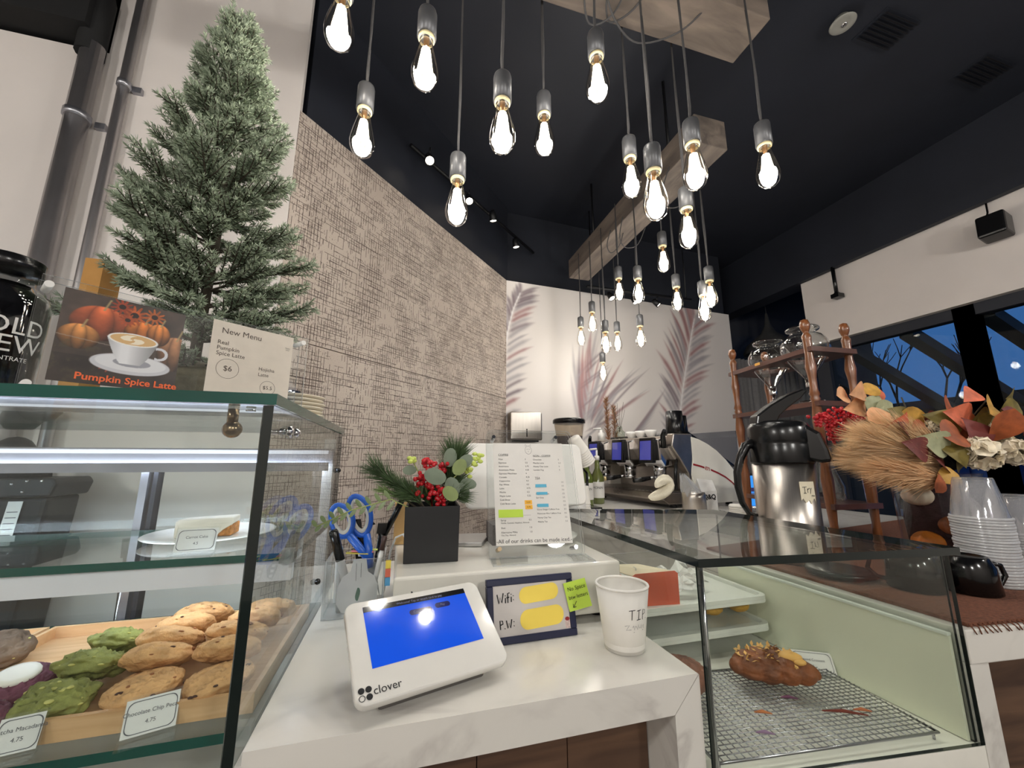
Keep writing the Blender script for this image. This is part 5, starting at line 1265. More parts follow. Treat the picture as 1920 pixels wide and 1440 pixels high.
b = MB(); b.prism([(.498, .818, fz), (.612, .806, fz), (.612, .806, fz + .064), (.605, .807, fz + .069), (.512, .8165, fz + .066), (.498, .818, fz + .058)], (0, .0015, 0)); b.build('front_flap', m_redp, t)
b = MB(); b.prism([(.44, .845, fz), (.498, .821, fz), (.498, .821, fz + .058), (.44, .86, fz + .08)], (.0, .0015, 0)); b.build('side_flap', m_redp, t)
b = MB(); b.prism([(.445, .86, fz + .078), (.505, .822, fz + .06), (.60, .812, fz + .067), (.54, .85, fz + .076)], (0, 0, .0015)); b.build('paper_edges', M('cream_paper', (232, 216, 188), .8), t)
t = thing('tissue_box', 'clear acrylic holder of crumpled white papers in the glass case', 'paper holder', (.66, .87, fz))
b = MB(); b.pane(.52, .76, .96, .963, fz, fz + .075); b.pane(.52, .523, .83, .96, fz, fz + .075); b.build('holder', [m_acryl, m_acrylb], t)
rr = random.Random(3)
for i in range(9):
    x, y = .55 + .022 * i, .87 + rr.uniform(-.02, .04); h = rr.uniform(.03, .065)
    b = MB(); n_ = 6; vs_ = []
    for a in range(n_):
        for c_ in range(n_): vs_.append((x + (a / (n_ - 1) - .5) * .05 + rr.uniform(-.004, .004), y + (c_ / (n_ - 1) - .5) * .03 + rr.uniform(-.008, .008), fz + .002 + h * (1 - abs(a / (n_ - 1) - .5)) * (.3 + .7 * c_ / (n_ - 1)) + rr.uniform(0, .006)))
    b.add(vs_, [(a * n_ + c_, (a + 1) * n_ + c_, (a + 1) * n_ + c_ + 1, a * n_ + c_ + 1) for a in range(n_ - 1) for c_ in range(n_ - 1)], 0, False); b.build('paper_sheet', m_paper, t)

# ------------------------------------------------------------------ espresso machine
N0 = Vector((1.455, 1.90, RT + .0006)); MR = math.radians(8)
t = mach = thing('espresso_machine', 'three group chrome espresso machine with white side panel and red stripe', 'espresso machine', N0, MR)
ML_, MD = .76, .56
m_wpan = M('cream_enamel', (234, 230, 218), .25, var=.02, coat=.4); m_red = M('red_stripe', (150, 22, 30), .4)
m_dks = M('smoked_steel', (150, 140, 132), .28, 1.0, var=.25, vscale=10)
prof = [(.15, .375), (.21, .362), (.28, .335), (.35, .298), (.42, .245), (.48, .185), (.525, .12), (.548, .06), (.55, .0), (.16, 0), (.145, .05), (.15, .10), (.13, .16), (.15, .24)]
b = MB(); b.prism([(x, -.012, z + .02) for x, z in prof], (0, .03, 0)); b.build('side_panel', m_wpan, t, local=True, bevel=.004)
b = MB(); b.prism([(x, ML_ - .02, z + .02) for x, z in prof], (0, .03, 0)); b.build('side_panel', m_wpan, t, local=True, bevel=.004)
st = [(.148, .215), (.20, .205), (.235, .196)]; st2 = [(.285, .183), (.34, .165), (.40, .14), (.45, .11), (.50, .07), (.53, .03)]
for s_ in (st, st2):
    b = MB(); b.add([p for x, z in s_ for p in ((x, -.0135, z + .028), (x, -.0135, z + .018))], [(2 * i, 2 * i + 1, 2 * i + 3, 2 * i + 2) for i in range(len(s_) - 1)]); b.build('red_stripe', m_red, t, local=True)
text_mb(MB(), 'E71', .026, frame((.26, -.0137, .211), (1, 0, -.25), (.25, 0, 1)), bold=.0008).build('lettering', m_red, t, local=True)
b = MB(); b.prism([(.02, .015, .40), (.14, .015, .40), (.24, .015, .375), (.32, .015, .34), (.42, .015, .27), (.53, .015, .14), (.55, .015, .02), (.24, .015, .02), (.24, .015, .22), (.05, .015, .26), (.0, .015, .33)], (0, ML_ - .03, 0)); b.build('body', MATS.get('satin_dark_steel') or M('satin_dark_steel', (176, 168, 160), .32, 1.0, var=.2, vscale=12), t, local=True, bevel=.008)
b = MB(); b.prism([(.02, -.01, .41), (.16, -.01, .41), (.17, -.01, .36), (.14, -.01, .20), (.135, -.01, .15), (.115, -.01, .15), (.11, -.01, .19), (.055, -.01, .27), (.0, -.01, .34)], (0, .05, 0)); b.build('front_leg_shroud', M('satin_dark_steel', (176, 168, 160), .32, 1.0, var=.2, vscale=12), t, local=True, bevel=.006)
b = MB(); b.prism([(.115, .0, .17), (.137, .0, .17), (.147, .0, .02), (.12, .0, .02)], (0, .03, 0)); b.build('front_leg', m_chrome, t, local=True)
b = MB(); b.box(.242, .25, .02, ML_ - .02, .06, .30); b.build('backsplash', m_dks, t, local=True)
b = MB(); b.prism([(-.06, .02, .085), (.25, .02, .085), (.25, .02, .02), (-.02, .02, .02), (-.055, .02, .045)], (0, ML_ + .06, 0)); b.build('drip_tray', m_dks, t, local=True, bevel=.006)
for i in range(22):
    y = .04 + i * .033; b = MB(); b.box(-.05, .235, y, y + .02, .0855, .089)
    b.build('tray_slat', m_steel, t, local=True)
text_mb(MB(), 'FAEMA', .03, frame((-.0575, .40, .062), (.0, -1, 0), (-.1, 0, .6))).build('lettering', M('dull_emboss', (92, 84, 78), .4, .8), t, local=True)
b = MB(); b.prism([(.16, .02, .415), (.53, .02, .22), (.535, .02, .23), (.17, .02, .425)], (0, ML_ - .04, 0)); b.build('cup_rail_panel', m_plastic, t, local=True)
b = MB(); b.pane(.545, .549, .0, ML_, .20, .44); b.build('smoked_guard', [glassmat('smoked_glass', (205, 208, 214)), m_edgedk], t, local=True)
m_scrd = M('group_display', (40, 44, 110), .15, emit=(84, 88, 200), es=.35, coat=1)
for i, y in enumerate((.05, .31, .57)):
    b = MB(); b.prism([(-.035, y, .375), (.06, y, .40), (.06, y, .23), (.0, y, .22), (-.03, y, .26)], (0, .15, 0)); g = b.build('group_head', m_chrome, t, local=True, bevel=.008)
    b = MB(); b.obox((-.064, y + .03, .245), (.03, 0, .0), (0, .11, 0), (.012, 0, .145)); b.build('display_housing', m_plastic, g, local=True, bevel=.004)
    b = MB(); b.obox((-.0632, y + .04, .262), (.0, .09, .0), (.0091, 0, .11), (-.0008, 0, 0)); b.build('display', m_scrd, g, local=True)
    b = MB(); b.lathe([(.035, .17), (.036, .20), (.04, .235)], 20, (.03, y + .07, 0)); b.build('brew_group', m_chrome, g, local=True)
    pf = MB(); pf.lathe([(.0001, .14), (.03, .145), (.034, .155), (.034, .182), (.0001, .182)], 20, (.03, y + .07, 0)); pf.tube([(.0, y + .07, .165), (-.05, y + .075, .16)], .008, 10); f_ = pf.build('portafilter', m_chrome, g, local=True)
    b = MB(); b.tube([(-.045, y + .075, .16), (-.10, y + .08, .152), (-.155, y + .085, .147)], [.011, .014, .012], 12); b.build('portafilter_handle', M('dark_cherry_handle', (58, 32, 30), .35) if i == 2 else m_plastic, f_, local=True)
    if i == 1: MB().ball((-.158, y + .085, .147), .013).build('handle_cap', M('brass_cap', (196, 176, 130), .3, .6), f_, local=True)
for y, x in ((.02, .06), (.73, .05)):
    b = MB(); b.tube([(x, y, .27), (x - .02, y - .005, .20), (x - .03, y - .01, .10)], .009, 10); b.build('steam_wand', m_plastic, t, local=True)
    b = MB(); b.tube([(-.02, y + .01, .33), (-.03, y - .0, .40), (-.045, y - .03, .425)], [.016, .014, .01], 10); b.build('steam_lever', m_plastic, t, local=True)
for x in (.05, .5):
    for y in (.06, .70): MB().lathe([(.02, 0), (.018, .021)], 14, (x, y, 0)).build('foot', m_plastic, t, local=True)
Rm = Matrix.Rotation(MR, 4, 'Z')
def mloc(x, y, z): return Rm @ Vector((x, y, z)) + N0
# things on top of the machine
def lathe_thing(name, prof, p, mat, label, cat, group=None, n=28, cap=True):
    b = MB(); b.lathe(prof, n, p, cap=cap); return tag(b.build(name, mat), label, cat, group)
for (x, y, lb) in ((.15, .10, 'black takeaway tumbler on the espresso machine, front one of the pair'), (.235, .15, 'black takeaway tumbler on the espresso machine, rear one of the pair')):
    lathe_thing('black_tumbler', [(.0001, 0), (.052, 0), (.054, .003), (.047, .14), (.0001, .141)], mloc(x, y, .412 if x < .2 else .392), m_plastic, lb, 'tumbler', 'black tumblers')
for i, y in enumerate((.24, .33, .42)):
    lathe_thing('espresso_cup', [(.0001, 0), (.02, 0), (.036, .03), (.038, .045), (.036, .045), (.03, .025), (.0001, .006)], mloc(.09, y, .4005), M('glazed_china', (238, 236, 232), .15), 'white espresso cup on the machine, %s from the black tumblers' % ORD[i], 'cup', 'white cups on the machine')
lathe_thing('glass_jar', [(.03, 0), (.036, .01), (.036, .05), (.02, .065), (.018, .09), (.016, .09)], mloc(.09, .54, .4005), glassmat('bottle_glass', (235, 240, 232), 1.6), 'small glass jar on top of the espresso machine', 'jar')
b = MB()
for i in range(6):
    a = i * 1.05; p = mloc(.09, .54, .45); b.tube([p, p + Vector((.05 * math.cos(a), .03 * math.sin(a), .16 + .01 * i))], .0012, 4)
tag(b.build('dry_twigs', m_bark), 'thin dry twigs standing in the glass jar on the machine', 'twigs')
t = thing('soap_dispenser', 'white pump dispenser on the far end of the espresso machine', 'dispenser', mloc(.05, .70, .4005))
b = MB(); b.lathe([(.025, 0), (.025, .05), (.01, .06), (.01, .075)], 16, mloc(.05, .70, .4005)); b.build('bottle', m_wht, t)
p = mloc(.05, .70, .475); b = MB(); b.tube([p, p + Vector((0, 0, .012)), p + Vector((-.05, .02, .008))], .006, 8); b.build('pump', m_wht, t)
# pampas in the background
t = thing('dried_pampas', 'brown dried grass plumes behind the espresso machine', 'plant', (1.55, 2.80, RT)); b = MB(); pos, dr, ln = [], [], []
rr = random.Random(6)
for (px, top) in ((1136, 750), (1150, 765)):
    p1 = at(px, top, Y=2.8); p0 = Vector((p1.x + .02, 2.8, RT)); b.tube([p0, p1], .003, 5)
    for i in range(420):
        f = rr.uniform(.55, 1); p = p0.lerp(p1, f); pos.append(p); dr.append(Vector((rr.gauss(0, .5), rr.gauss(0, .5), .8))); ln.append(rr.uniform(.03, .06))
b.build('stems', m_bark, t)
co, q = needles(np.array(pos), np.array(dr), np.array(ln), .004); o = raw_mesh('plumes', co, q, M('brown_plume', (150, 108, 78), .9, var=.3), t); o['kind'] = 'stuff'
# towel on the drip tray
def cloth_thing(name, pts, r, mat, label, cat):
    b = MB(); rr = random.Random(4); k = 18
    P = [Vector(p) for p in pts]; vs_ = []; n = len(P)
    for i, p in enumerate(P):
        d = (P[min(i + 1, n - 1)] - P[max(0, i - 1)]).normalized(); a = d.cross(Vector((.3, 1, .1))).normalized(); c_ = d.cross(a)
        for j in range(k):
            q = 2 * math.pi * j / k; R = r[i] * (1 + .26 * math.sin(3 * q + i * .9) + .16 * math.sin(5 * q - i * .5))
            vs_.append(p + a * math.cos(q) * R + c_ * math.sin(q) * R * .8)
    b.add(vs_, [(i * k + j, i * k + (j + 1) % k, (i + 1) * k + (j + 1) % k, (i + 1) * k + j) for i in range(n - 1) for j in range(k)] , 0, True)
    b.f.append(tuple(range(k))[::-1]); b.f.append(tuple((n - 1) * k + j for j in range(k))); b.m += [0, 0]; b.sm += [False, False]
    return tag(b.build(name, mat, subsurf=1), label, cat)
m_towel = M('white_towel', (236, 228, 206), .95, var=.05, bump=.4, bscale=120)
tw_ = [at(1215, 933, Y=1.86), at(1232, 930, Y=1.87), at(1250, 922, Y=1.88), at(1258, 908, Y=1.88), at(1252, 898, Y=1.88), at(1238, 902, Y=1.87), at(1228, 914, Y=1.86)]
cloth_thing('folded_towel', tw_, [.015, .026, .034, .034, .03, .026, .014], m_towel, 'twisted white towel on the espresso machine drip tray', 'towel')
# pitcher with plastic bag, coffee bag, lids
pp0 = at(1312, 962, z=RT + .0006)
pp0 = Vector((1.458, 1.75, RT + .0006))
lathe_thing('steel_pitcher', [(.0001, 0), (.055, 0), (.058, .01), (.058, .075), (.055, .10), (.053, .10), (.055, .07), (.05, .004), (.0001, .004)], pp0, m_steel, 'brushed steel canister in front of the espresso machine', 'canister')
b = MB(); rr = random.Random(12); k = 16
vs_ = [pp0 + Vector((.05 * (1 + .3 * math.sin(j * 2.2 + i)) * (1 - .25 * i) * math.cos(6.2832 * j / k) - .02 * i, .05 * (1 + .2 * math.sin(j * 3.1 + i)) * (1 - .25 * i) * math.sin(6.2832 * j / k), .085 + .035 * i + .008 * math.sin(j * 2))) for i in range(4) for j in range(k)]
b.add(vs_, [(i * k + j, i * k + (j + 1) % k, (i + 1) * k + (j + 1) % k, (i + 1) * k + j) for i in range(3) for j in range(k)]); tag(b.build('plastic_bag', glassmat('clear_plastic_film', (235, 236, 236), 3.0, .15, .3)), 'crumpled clear plastic bag in the steel canister', 'plastic bag')
bgx, bgy = 1.545, 1.795
t = thing('coffee_bag', 'white coffee bag printed Q&Q beside the steel canister', 'bag', (bgx + .047, bgy + .02, RT + .0006))
b = MB(); b.prism([(bgx, bgy, RT + .001), (bgx + .095, bgy - .005, RT + .001), (bgx + .095, bgy + .045, RT + .001), (bgx, bgy + .05, RT + .001)], (0, 0, .10)); b.add([(bgx, bgy, RT + .10), (bgx + .095, bgy - .005, RT + .10), (bgx + .095, bgy + .02, RT + .155), (bgx, bgy + .025, RT + .165), (bgx, bgy + .05, RT + .10), (bgx + .095, bgy + .045, RT + .10)], [(0, 1, 2, 3), (3, 2, 5, 4), (0, 3, 4), (1, 5, 2)]); bg = b.build('bag_body', M('white_bag', (222, 220, 216), .6, var=.06, bump=.3, bscale=40), t)
text_mb(MB(), 'Q&Q', .034, frame((bgx + .048, bgy - .0036, RT + .07), (1, -.053, 0), (0, 0, 1)), bold=.0012).build('lettering', m_ink, bg)
lx_ = Vector((1.56, 1.40, 0)); lz = RT + .0006
for i in range(5):
    lathe_thing('takeaway_cover', [(.0001, .004), (.036, .004), (.044, .0), (.046, .003), (.042, .010), (.040, .013), (.0001, .013)], (1.60, 1.612, lz + i * .0095), m_cup, 'white takeaway cup cover, %s from the bottom of the stack before the machine' % ORD[i], 'cup cover', 'stacked cup covers')
lathe_thing('steel_tin', [(.0001, 0), (.045, 0), (.045, .04), (.0001, .04)], (1.712, 1.60, lz), m_chrome, 'low shiny steel tin right of the cup lids', 'tin')
b = MB(); b.tube([(1.50, 1.625, lz + .0135), (1.55, 1.62, lz + .010)], [.012, .006], 10); b.ball((1.497, 1.625, lz + .0132), .013); tag(b.build('steel_spoon', m_chrome), 'small shiny steel scoop left of the cup lids', 'scoop')
# grinder with bean hopper
gp = Vector((1.075, 2.42, RT + .0006))
t = thing('coffee_grinder', 'coffee grinder with lidded bean hopper left of the espresso machine', 'grinder', gp)
b = MB(); b.box(gp.x - .09, gp.x + .09, gp.y - .11, gp.y + .11, gp.z, gp.z + .30); b.build('grinder_body', m_plastic, t, bevel=.015)
b = MB(); b.lathe([(.06, .30), (.075, .33), (.10, .50)], 28, gp, cap=False); b.build('hopper', glassmat('hopper_plastic', (225, 215, 200), 1.4, 0, .12), t)
b = MB(); b.lathe([(.0001, .305), (.06, .305), (.085, .415), (.0001, .42)], 28, gp); b.build('coffee_beans', M('roasted_beans', (66, 38, 40), .6, var=.4, vscale=120, bump=.5, bscale=150), t)
b = MB(); b.lathe([(.0001, .535), (.10, .53), (.108, .52), (.108, .50), (.09, .495), (.0001, .495)], 28, gp); b.build('hopper_lid', m_plastic, t)
# leaning stacks of paper cups and syrups in front of the machine
def cup_stack(p0, p1, n, label, r0=.036, r1=.044):
    p0, p1 = Vector(p0), Vector(p1); d = (p1 - p0).normalized(); a = d.cross(Vector((0, 1, 0))).normalized(); c_ = a.cross(d)
    Rr = Matrix(((a.x, -c_.x, d.x), (a.y, -c_.y, d.y), (a.z, -c_.z, d.z)))
    b0 = MB(); b0.lathe([(.0001, .09), (r0, .09), (r0 + .001, .085), (r1, .004), (r1 + .002, .002), (r1 + .001, 0), (r1 - .002, .003)], 20, (0, 0, 0), mat=Rr); src = None
    for i in range(n):
        if src is None: src = b0.build('paper_cup', m_cup, None, local=True); o = src
        else: o = src.copy(); C.objects.link(o)
        o.location = p0 + d * (.013 * i)
        tag(o, label, 'cup', label)
q0, q1 = at(1102, 868, Y=2.05), at(1075, 822, Y=2.02)
cup_stack(q0, q1, 7, 'white paper cup nested in the leaning stack behind the menu')
q0 = at(1090, 905, Y=1.95); q0 = Vector((q0.x, 1.95, RT + .0006)); q1 = q0 + up
cup_stack(q0, q1, 4, 'white paper cup nested in the upright stack by the syrups')
b = MB(); e0 = at(1100, 880, Y=2.06); b.tube([(e0.x, 2.06, RT + .0006), (e0.x, 2.06, e0.z - .02)], .008, 8); b.box(e0.x - .05, e0.x + .05, 1.99, 2.12, RT + .0006, RT + .012); b.tube([(e0.x, 2.06, e0.z - .02), at(1086, 872, Y=2.04), at(1078, 850, Y=2.03)], .006, 8); tag(b.build('cup_holder', m_plastic), 'black angled holder under the leaning paper cups', 'holder')
def syrup(p, label, col, word):
    t = thing('syrup_bottle', label, 'bottle', p, 0, 'syrup bottles')
    b = MB(); b.lathe([(.0001, 0), (.036, 0), (.038, .005), (.038, .16), (.016, .21), (.014, .26)], 24, p); b.build('bottle', M('syrup_%s' % label[:8], col, .1, coat=1, var=.1), t)
    b = MB(); b.lathe([(.0385, .035), (.0385, .13)], 24, p, cap=False); lb = b.build('label', m_paper, t)
    b = MB(); m2 = MB(); text_mb(m2, word, .02, Matrix.Identity(4)); vw = math.atan2(-p[1], -p[0]); b.add([(p[0] + .039 * math.cos(vw + x / .039), p[1] + .039 * math.sin(vw + x / .039), p[2] + .095 + y) for x, y, _ in m2.v], m2.f); b.build('lettering', m_ink, lb)
    b = MB(); b.lathe([(.016, .26), (.016, .285), (.006, .29), (.006, .32)], 14, p); b.tube([Vector(p) + Vector((0, 0, .32)), Vector(p) + Vector((0, 0, .33)), Vector(p) + Vector((-.05, -.01, .325))], .006, 8); b.build('pump', m_wht, t)
_q = at(1100, 910, Y=2.18); syrup((_q.x, 2.18, RT + .0006), 'green syrup bottle left of the drip tray', (96, 110, 40), 'MONIN')
_q = at(1121, 910, Y=2.26); syrup((_q.x, 2.26, RT + .0006), 'second green syrup bottle nearer the machine', (96, 104, 50), 'MONIN')
_q = at(1082, 930, Y=1.75); syrup((_q.x, 1.75, RT + .0006), 'clear syrup bottle with white pump behind the menu', (170, 166, 160), 'MONIN')

# ------------------------------------------------------------------ paper towel dispenser on the mural
dp = at(979, 800, Y=2.93)
t = thing('towel_dispenser', 'brushed steel paper towel dispenser on the wall below the palm mural', 'dispenser', (dp.x, 2.88, 1.39))
b = MB(); b.box(dp.x - .125, dp.x + .125, 2.81, 2.92, 1.385, 1.6); b.build('steel_case', m_steel, t, bevel=.012)
b = MB(); b.box(dp.x - .004, dp.x + .004, 2.8085, 2.8105, 1.41, 1.47); b.build('keyhole_slot', m_plastic, t)
for z_ in (1.385,): MB().box(dp.x - .1, dp.x + .1, 2.83, 2.87, 1.375, 1.385).build('outlet', m_plastic, t)

# ------------------------------------------------------------------ wooden drip rack
m_rw = M('varnished_maple', (118, 70, 38), .3, var=.25, vscale=12, aniso=(8, 8, 1), coat=.5); m_rs = M('varnished_shelf', (84, 50, 40), .35, var=.15, coat=.4)
RA, RB, RC_, RD = Vector((1.50, 1.458, RT)), Vector((1.431, 1.05, RT)), Vector((1.618, 1.042, RT)), Vector((1.687, 1.45, RT))
t = thing('drip_coffee_rack', 'turned wood rack holding two glass cold drip vessels', 'rack', (RA + RC_) / 2)
pp = [(.012, 0), (.014, .01), (.012, .05), (.017, .14), (.019, .20), (.013, .25), (.017, .262), (.013, .27), (.017, .278), (.012, .30), (.016, .36), (.019, .40), (.012, .47), (.0165, .482), (.0125, .49), (.0165, .498), (.012, .52), (.013, .56), (.018, .60), (.013, .64), (.014, .70)]
fin = [(.014, .70), (.016, .715), (.011, .725), (.0085, .73), (.011, .735), (.0165, .75), (.017, .762), (.012, .778), (.0001, .783)]
for c_ in (RA, RB, RC_, RD):
    b = MB(); b.lathe(pp, 16, c_ + up * .0006, cap=False); p_ = b.build('turned_post', m_rw, t)
    b = MB(); b.lathe(fin, 16, c_ + up * .0006, cap=False); b.build('finial', m_rw, p_)
def shelf(z, th, hole):
    ex = [RA + (RA - RC_).normalized() * .028, RB + (RB - RD).normalized() * .028, RC_ + (RC_ - RA).normalized() * .028, RD + (RD - RB).normalized() * .028]
    b = MB()
    if not hole: b.prism([Vector((p.x, p.y, RT + z)) for p in ex], (0, 0, th))
    else:
        cs = hole; 
        # board split round two round holes: ring of quads between each hole and its half of the board
        mid0, mid1 = (ex[0] + ex[3]) / 2, (ex[1] + ex[2]) / 2
        a0, a1 = (ex[0] + ex[1]) / 2, (ex[3] + ex[2]) / 2
        for cen, quad in ((cs[0], [ex[0], a0, a1, ex[3]]), (cs[1], [a0, ex[1], ex[2], a1])):
            n = 32; out = []
            per = []
            for i in range(4):
                for j in range(8): per.append(quad[i].lerp(quad[(i + 1) % 4], j / 8))
            ang0 = math.atan2(per[0].y - cen.y, per[0].x - cen.x)
            inn = []
            for p in per:
                a = math.atan2(p.y - cen.y, p.x - cen.x); inn.append(Vector((cen.x + .07 * math.cos(a), cen.y + .07 * math.sin(a), 0)))
            vs_ = [Vector((p.x, p.y, RT + z)) for p in per] + [Vector((p.x, p.y, RT + z)) for p in inn] + [Vector((p.x, p.y, RT + z + th)) for p in per] + [Vector((p.x, p.y, RT + z + th)) for p in inn]
            fs = []
            for i in range(n):
                j = (i + 1) % n
                fs += [(i, n + i, n + j, j), (2 * n + i, 2 * n + j, 3 * n + j, 3 * n + i), (i, j, 2 * n + j, 2 * n + i), (n + i, 3 * n + i, 3 * n + j, n + j)]
            b.add(vs_, fs)
    return b.build('shelf', m_rs, t)
J1 = (RA * .70 + RB * .30 + RD * .70 + RC_ * .30) / 2; J2 = (RA * .24 + RB * .76 + RD * .24 + RC_ * .76) / 2
J1.z = J2.z = RT
shelf(.655, .018, [J1, J2]); shelf(.455, .018, None); shelf(.10, .018, None)
b = MB(); b.obox(RA.lerp(RB, .38) + Vector((-.0225, -.004, .6605)), (RB - RA).normalized() * .03, Vector((-.0006, 0, 0)), up * .011); b.build('amber_tag', M('amber_tag', (222, 160, 60), .5), t)
m_jar = glassmat('vessel_glass', (246, 248, 247), 3.0)
def vessel(c_, label):
    t = thing('drip_vessel', label, 'glass vessel', c_ + up * .4745)
    z = .4745
    b = MB(); b.lathe([(.001, z + .105), (.012, z + .105), (.02, z + .115), (.05, z + .16), (.078, z + .205), (.083, z + .225), (.08, z + .25), (.066, z + .275), (.045, z + .287), (.042, z + .292), (.044, z + .298), (.056, z + .303), (.058, z + .311), (.05, z + .316), (.04, z + .312)], 32, c_, cap=False); b.build('glass_bowl', m_jar, t)
    b = MB(); b.lathe([(.013, z + .07), (.014, z + .075), (.014, z + .108), (.012, z + .108)], 18, c_); b.build('steel_collar', m_chrome, t)
    b = MB(); b.lathe([(.005, z + .02), (.005, z + .07)], 10, c_); b.ball(c_ + Vector((0, 0, z + .045)), .009); b.tube([c_ + Vector((0, 0, z + .05)), c_ + Vector((.022, -.006, z + .05))], .004, 8); b.ball(c_ + Vector((.024, -.006, z + .05)), .007); b.build('drip_valve', m_chrome, t)
    b = MB(); b.lathe([(.0001, z + .002), (.040, z + .002), (.046, z + .007), (.044, z + .016), (.038, z + .012), (.0001, z + .01)], 28, c_); b.build('glass_dish', m_jar, t)
vessel(J1, 'glass cold drip vessel in the rack nearer the palm mural'); vessel(J2, 'larger looking glass cold drip vessel behind the tall front post')
for c_, lb in ((J1, 'glass carafe on the bottom shelf of the rack, mural side'), (J2, 'glass carafe on the bottom shelf of the rack, window side')):
    lathe_thing('glass_carafe', [(.055, .1185), (.06, .125), (.062, .17), (.035, .25), (.03, .29), (.036, .31), (.034, .31)], c_, m_jar, lb, 'carafe', 'carafes in the rack', cap=False)

# blue lit tablet behind the airpot
t = thing('tablet', 'tablet with bright blue screen standing behind the airpot', 'tablet', (1.86, 1.70, RT + .0006))
T = frame((1.86, 1.70, RT + .10), (1, -.12, 0), (0.0, .25, 1)); b = MB(); b.prism([T @ Vector((x, y, 0)) for x, y in rrect(.24, .19, .01, 4)], T.to_3x3() @ Vector((0, 0, -.008))); b.build('tablet_body', m_plastic, t)
b = MB(); b.add([T @ Vector(p) for p in ((-.108, -.083, .0006), (.108, -.083, .0006), (.108, .083, .0006), (-.108, .083, .0006))], [(0, 1, 2, 3)]); s_ = b.build('screen', M('sky_screen', (40, 120, 220), .1, emit=(60, 150, 235), es=.8, coat=1), t)
b = MB(); b.add([T @ Vector(p) for p in ((-.108, .0, .001), (.108, .0, .001), (.108, .02, .001), (-.108, .02, .001))], [(0, 1, 2, 3)]); b.build('screen_band', M('purple_band', (60, 50, 120), .3), s_)

# ------------------------------------------------------------------ airpot
ap = Vector((1.02, .865, MT + .0004))
t = thing('airpot', 'steel coffee airpot with black pump lid and a paper Try me label', 'airpot', ap)
b = MB(); b.lathe([(.0001, 0), (.07, 0), (.074, .005), (.0735, .03), (.073, .25), (.0001, .25)], 48, ap); b.build('steel_body', m_steel, t)
b = MB(); b.lathe([(.0745, .25), (.0755, .254), (.0755, .30), (.074, .304), (.0755, .308), (.0755, .345), (.068, .36), (.05, .366), (.0001, .367)], 48, ap); hd = b.build('pump_head', m_plastic, t)
vd = math.radians(-58)   # pouring side, towards the window and the customer
dv = Vector((math.cos(vd), math.sin(vd), 0)); sd = Vector((-dv.y, dv.x, 0))
b = MB(); b.prism([ap + dv * x + sd * -.032 + up * z for x, z in ((.03, .36), (.06, .358), (.095, .33), (.108, .285), (.112, .255), (.09, .252), (.06, .26), (.03, .27))], sd * .064); b.build('spout_hood', m_plastic, t, bevel=.008)
b = MB(); P = [(-.068, .355), (-.062, .382), (-.02, .412), (.03, .440), (.072, .456), (.085, .452), (.065, .430), (.025, .402), (.0, .38), (-.012, .357)]
hv = Vector((.95, -.3, 0)).normalized(); hs = Vector((-hv.y, hv.x, 0))
b.prism([ap + hv * x + hs * -.02 + up * z for x, z in P], hs * .04); b.build('pump_lever', m_plastic, t, bevel=.004)
lv_ = Vector((-.93, .36, 0)).normalized()
b = MB(); b.tube([ap + lv_ * .072 + up * .305, ap + lv_ * .090 + up * .298, ap + lv_ * .108 + up * .265, ap + lv_ * .120 + up * .225, ap + lv_ * .122 + up * .185, ap + lv_ * .116 + up * .145, ap + lv_ * .10 + up * .115, ap + lv_ * .08 + up * .11], [.013, .013, .011, .010, .009, .008, .007, .006], 10); b.build('carry_handle', m_plastic, t)
vw = math.atan2(-ap.y, -ap.x) + .72
b = MB(); nn = 9; pol = []
for z, amp in ((.205, 0), (.158, 1)):
    for i in range(nn): a = vw + (i / (nn - 1) - .5) * .56; pol.append(ap + Vector((.0742 * math.cos(a), .0742 * math.sin(a), z + amp * .006 * math.sin(i * 2.1) + (-.004 if amp and i in (3, 4, 5) else 0))))
b.add(pol, [(nn + i, nn + i + 1, i + 1, i) for i in range(nn - 1)]); lb = b.build('paper_label', M('torn_label', (232, 222, 196), .8, var=.06), t)
m2 = MB()
for st_ in ([(-.015, .008), (-.004, .0088)], [(-.0095, .008), (-.0095, -.007)], [(-.013, -.007), (-.006, -.007)], [(-.002, .005), (-.002, -.006)], [(-.002, .001), (.003, .006)], [(.005, .006), (.007, 0), (.010, .006)], [(.007, 0), (.005, -.008)]): stroke_mb(m2, st_, .0014, Matrix.Identity(4))
text_mb(m2, 'me', .009, Matrix.Translation((.013, -.013, 0)))
b = MB(); b.add([ap + Vector((.0748 * math.cos(vw + x / .0748), .0748 * math.sin(vw + x / .0748), .183 + y)) for x, y, _ in m2.v], m2.f); b.build('handwriting', m_ink, lb)

# ------------------------------------------------------------------ mugs, dish, cups
def mug(p, label, hang):
    t = thing('black_mug', label, 'mug', p, 0, 'black mugs')
    b = MB(); b.lathe([(.044, 0), (.046, .002), (.043, .05), (.036, .066), (.034, .069), (.03, .069), (.028, .066), (.0001, .066)], 32, p); b.build('mug_body', M('gloss_black_glaze', (9, 9, 10), .14, var=.05), t)
    h = Vector((math.cos(hang), math.sin(hang), 0)); b = MB(); b.tube([Vector(p) + h * .041 + up * .055, Vector(p) + h * .066 + up * .05, Vector(p) + h * .072 + up * .03, Vector(p) + h * .06 + up * .014, Vector(p) + h * .044 + up * .012], .0045, 10); b.build('mug_handle', MATS['gloss_black_glaze'], t)
mug((1.125, .575, MT + .0004), 'upturned black mug on the mat right of the glass case', -.35)
mug((1.04, .615, MT + .0004), 'upturned black mug on the mat seen through the case glass', 2.2)
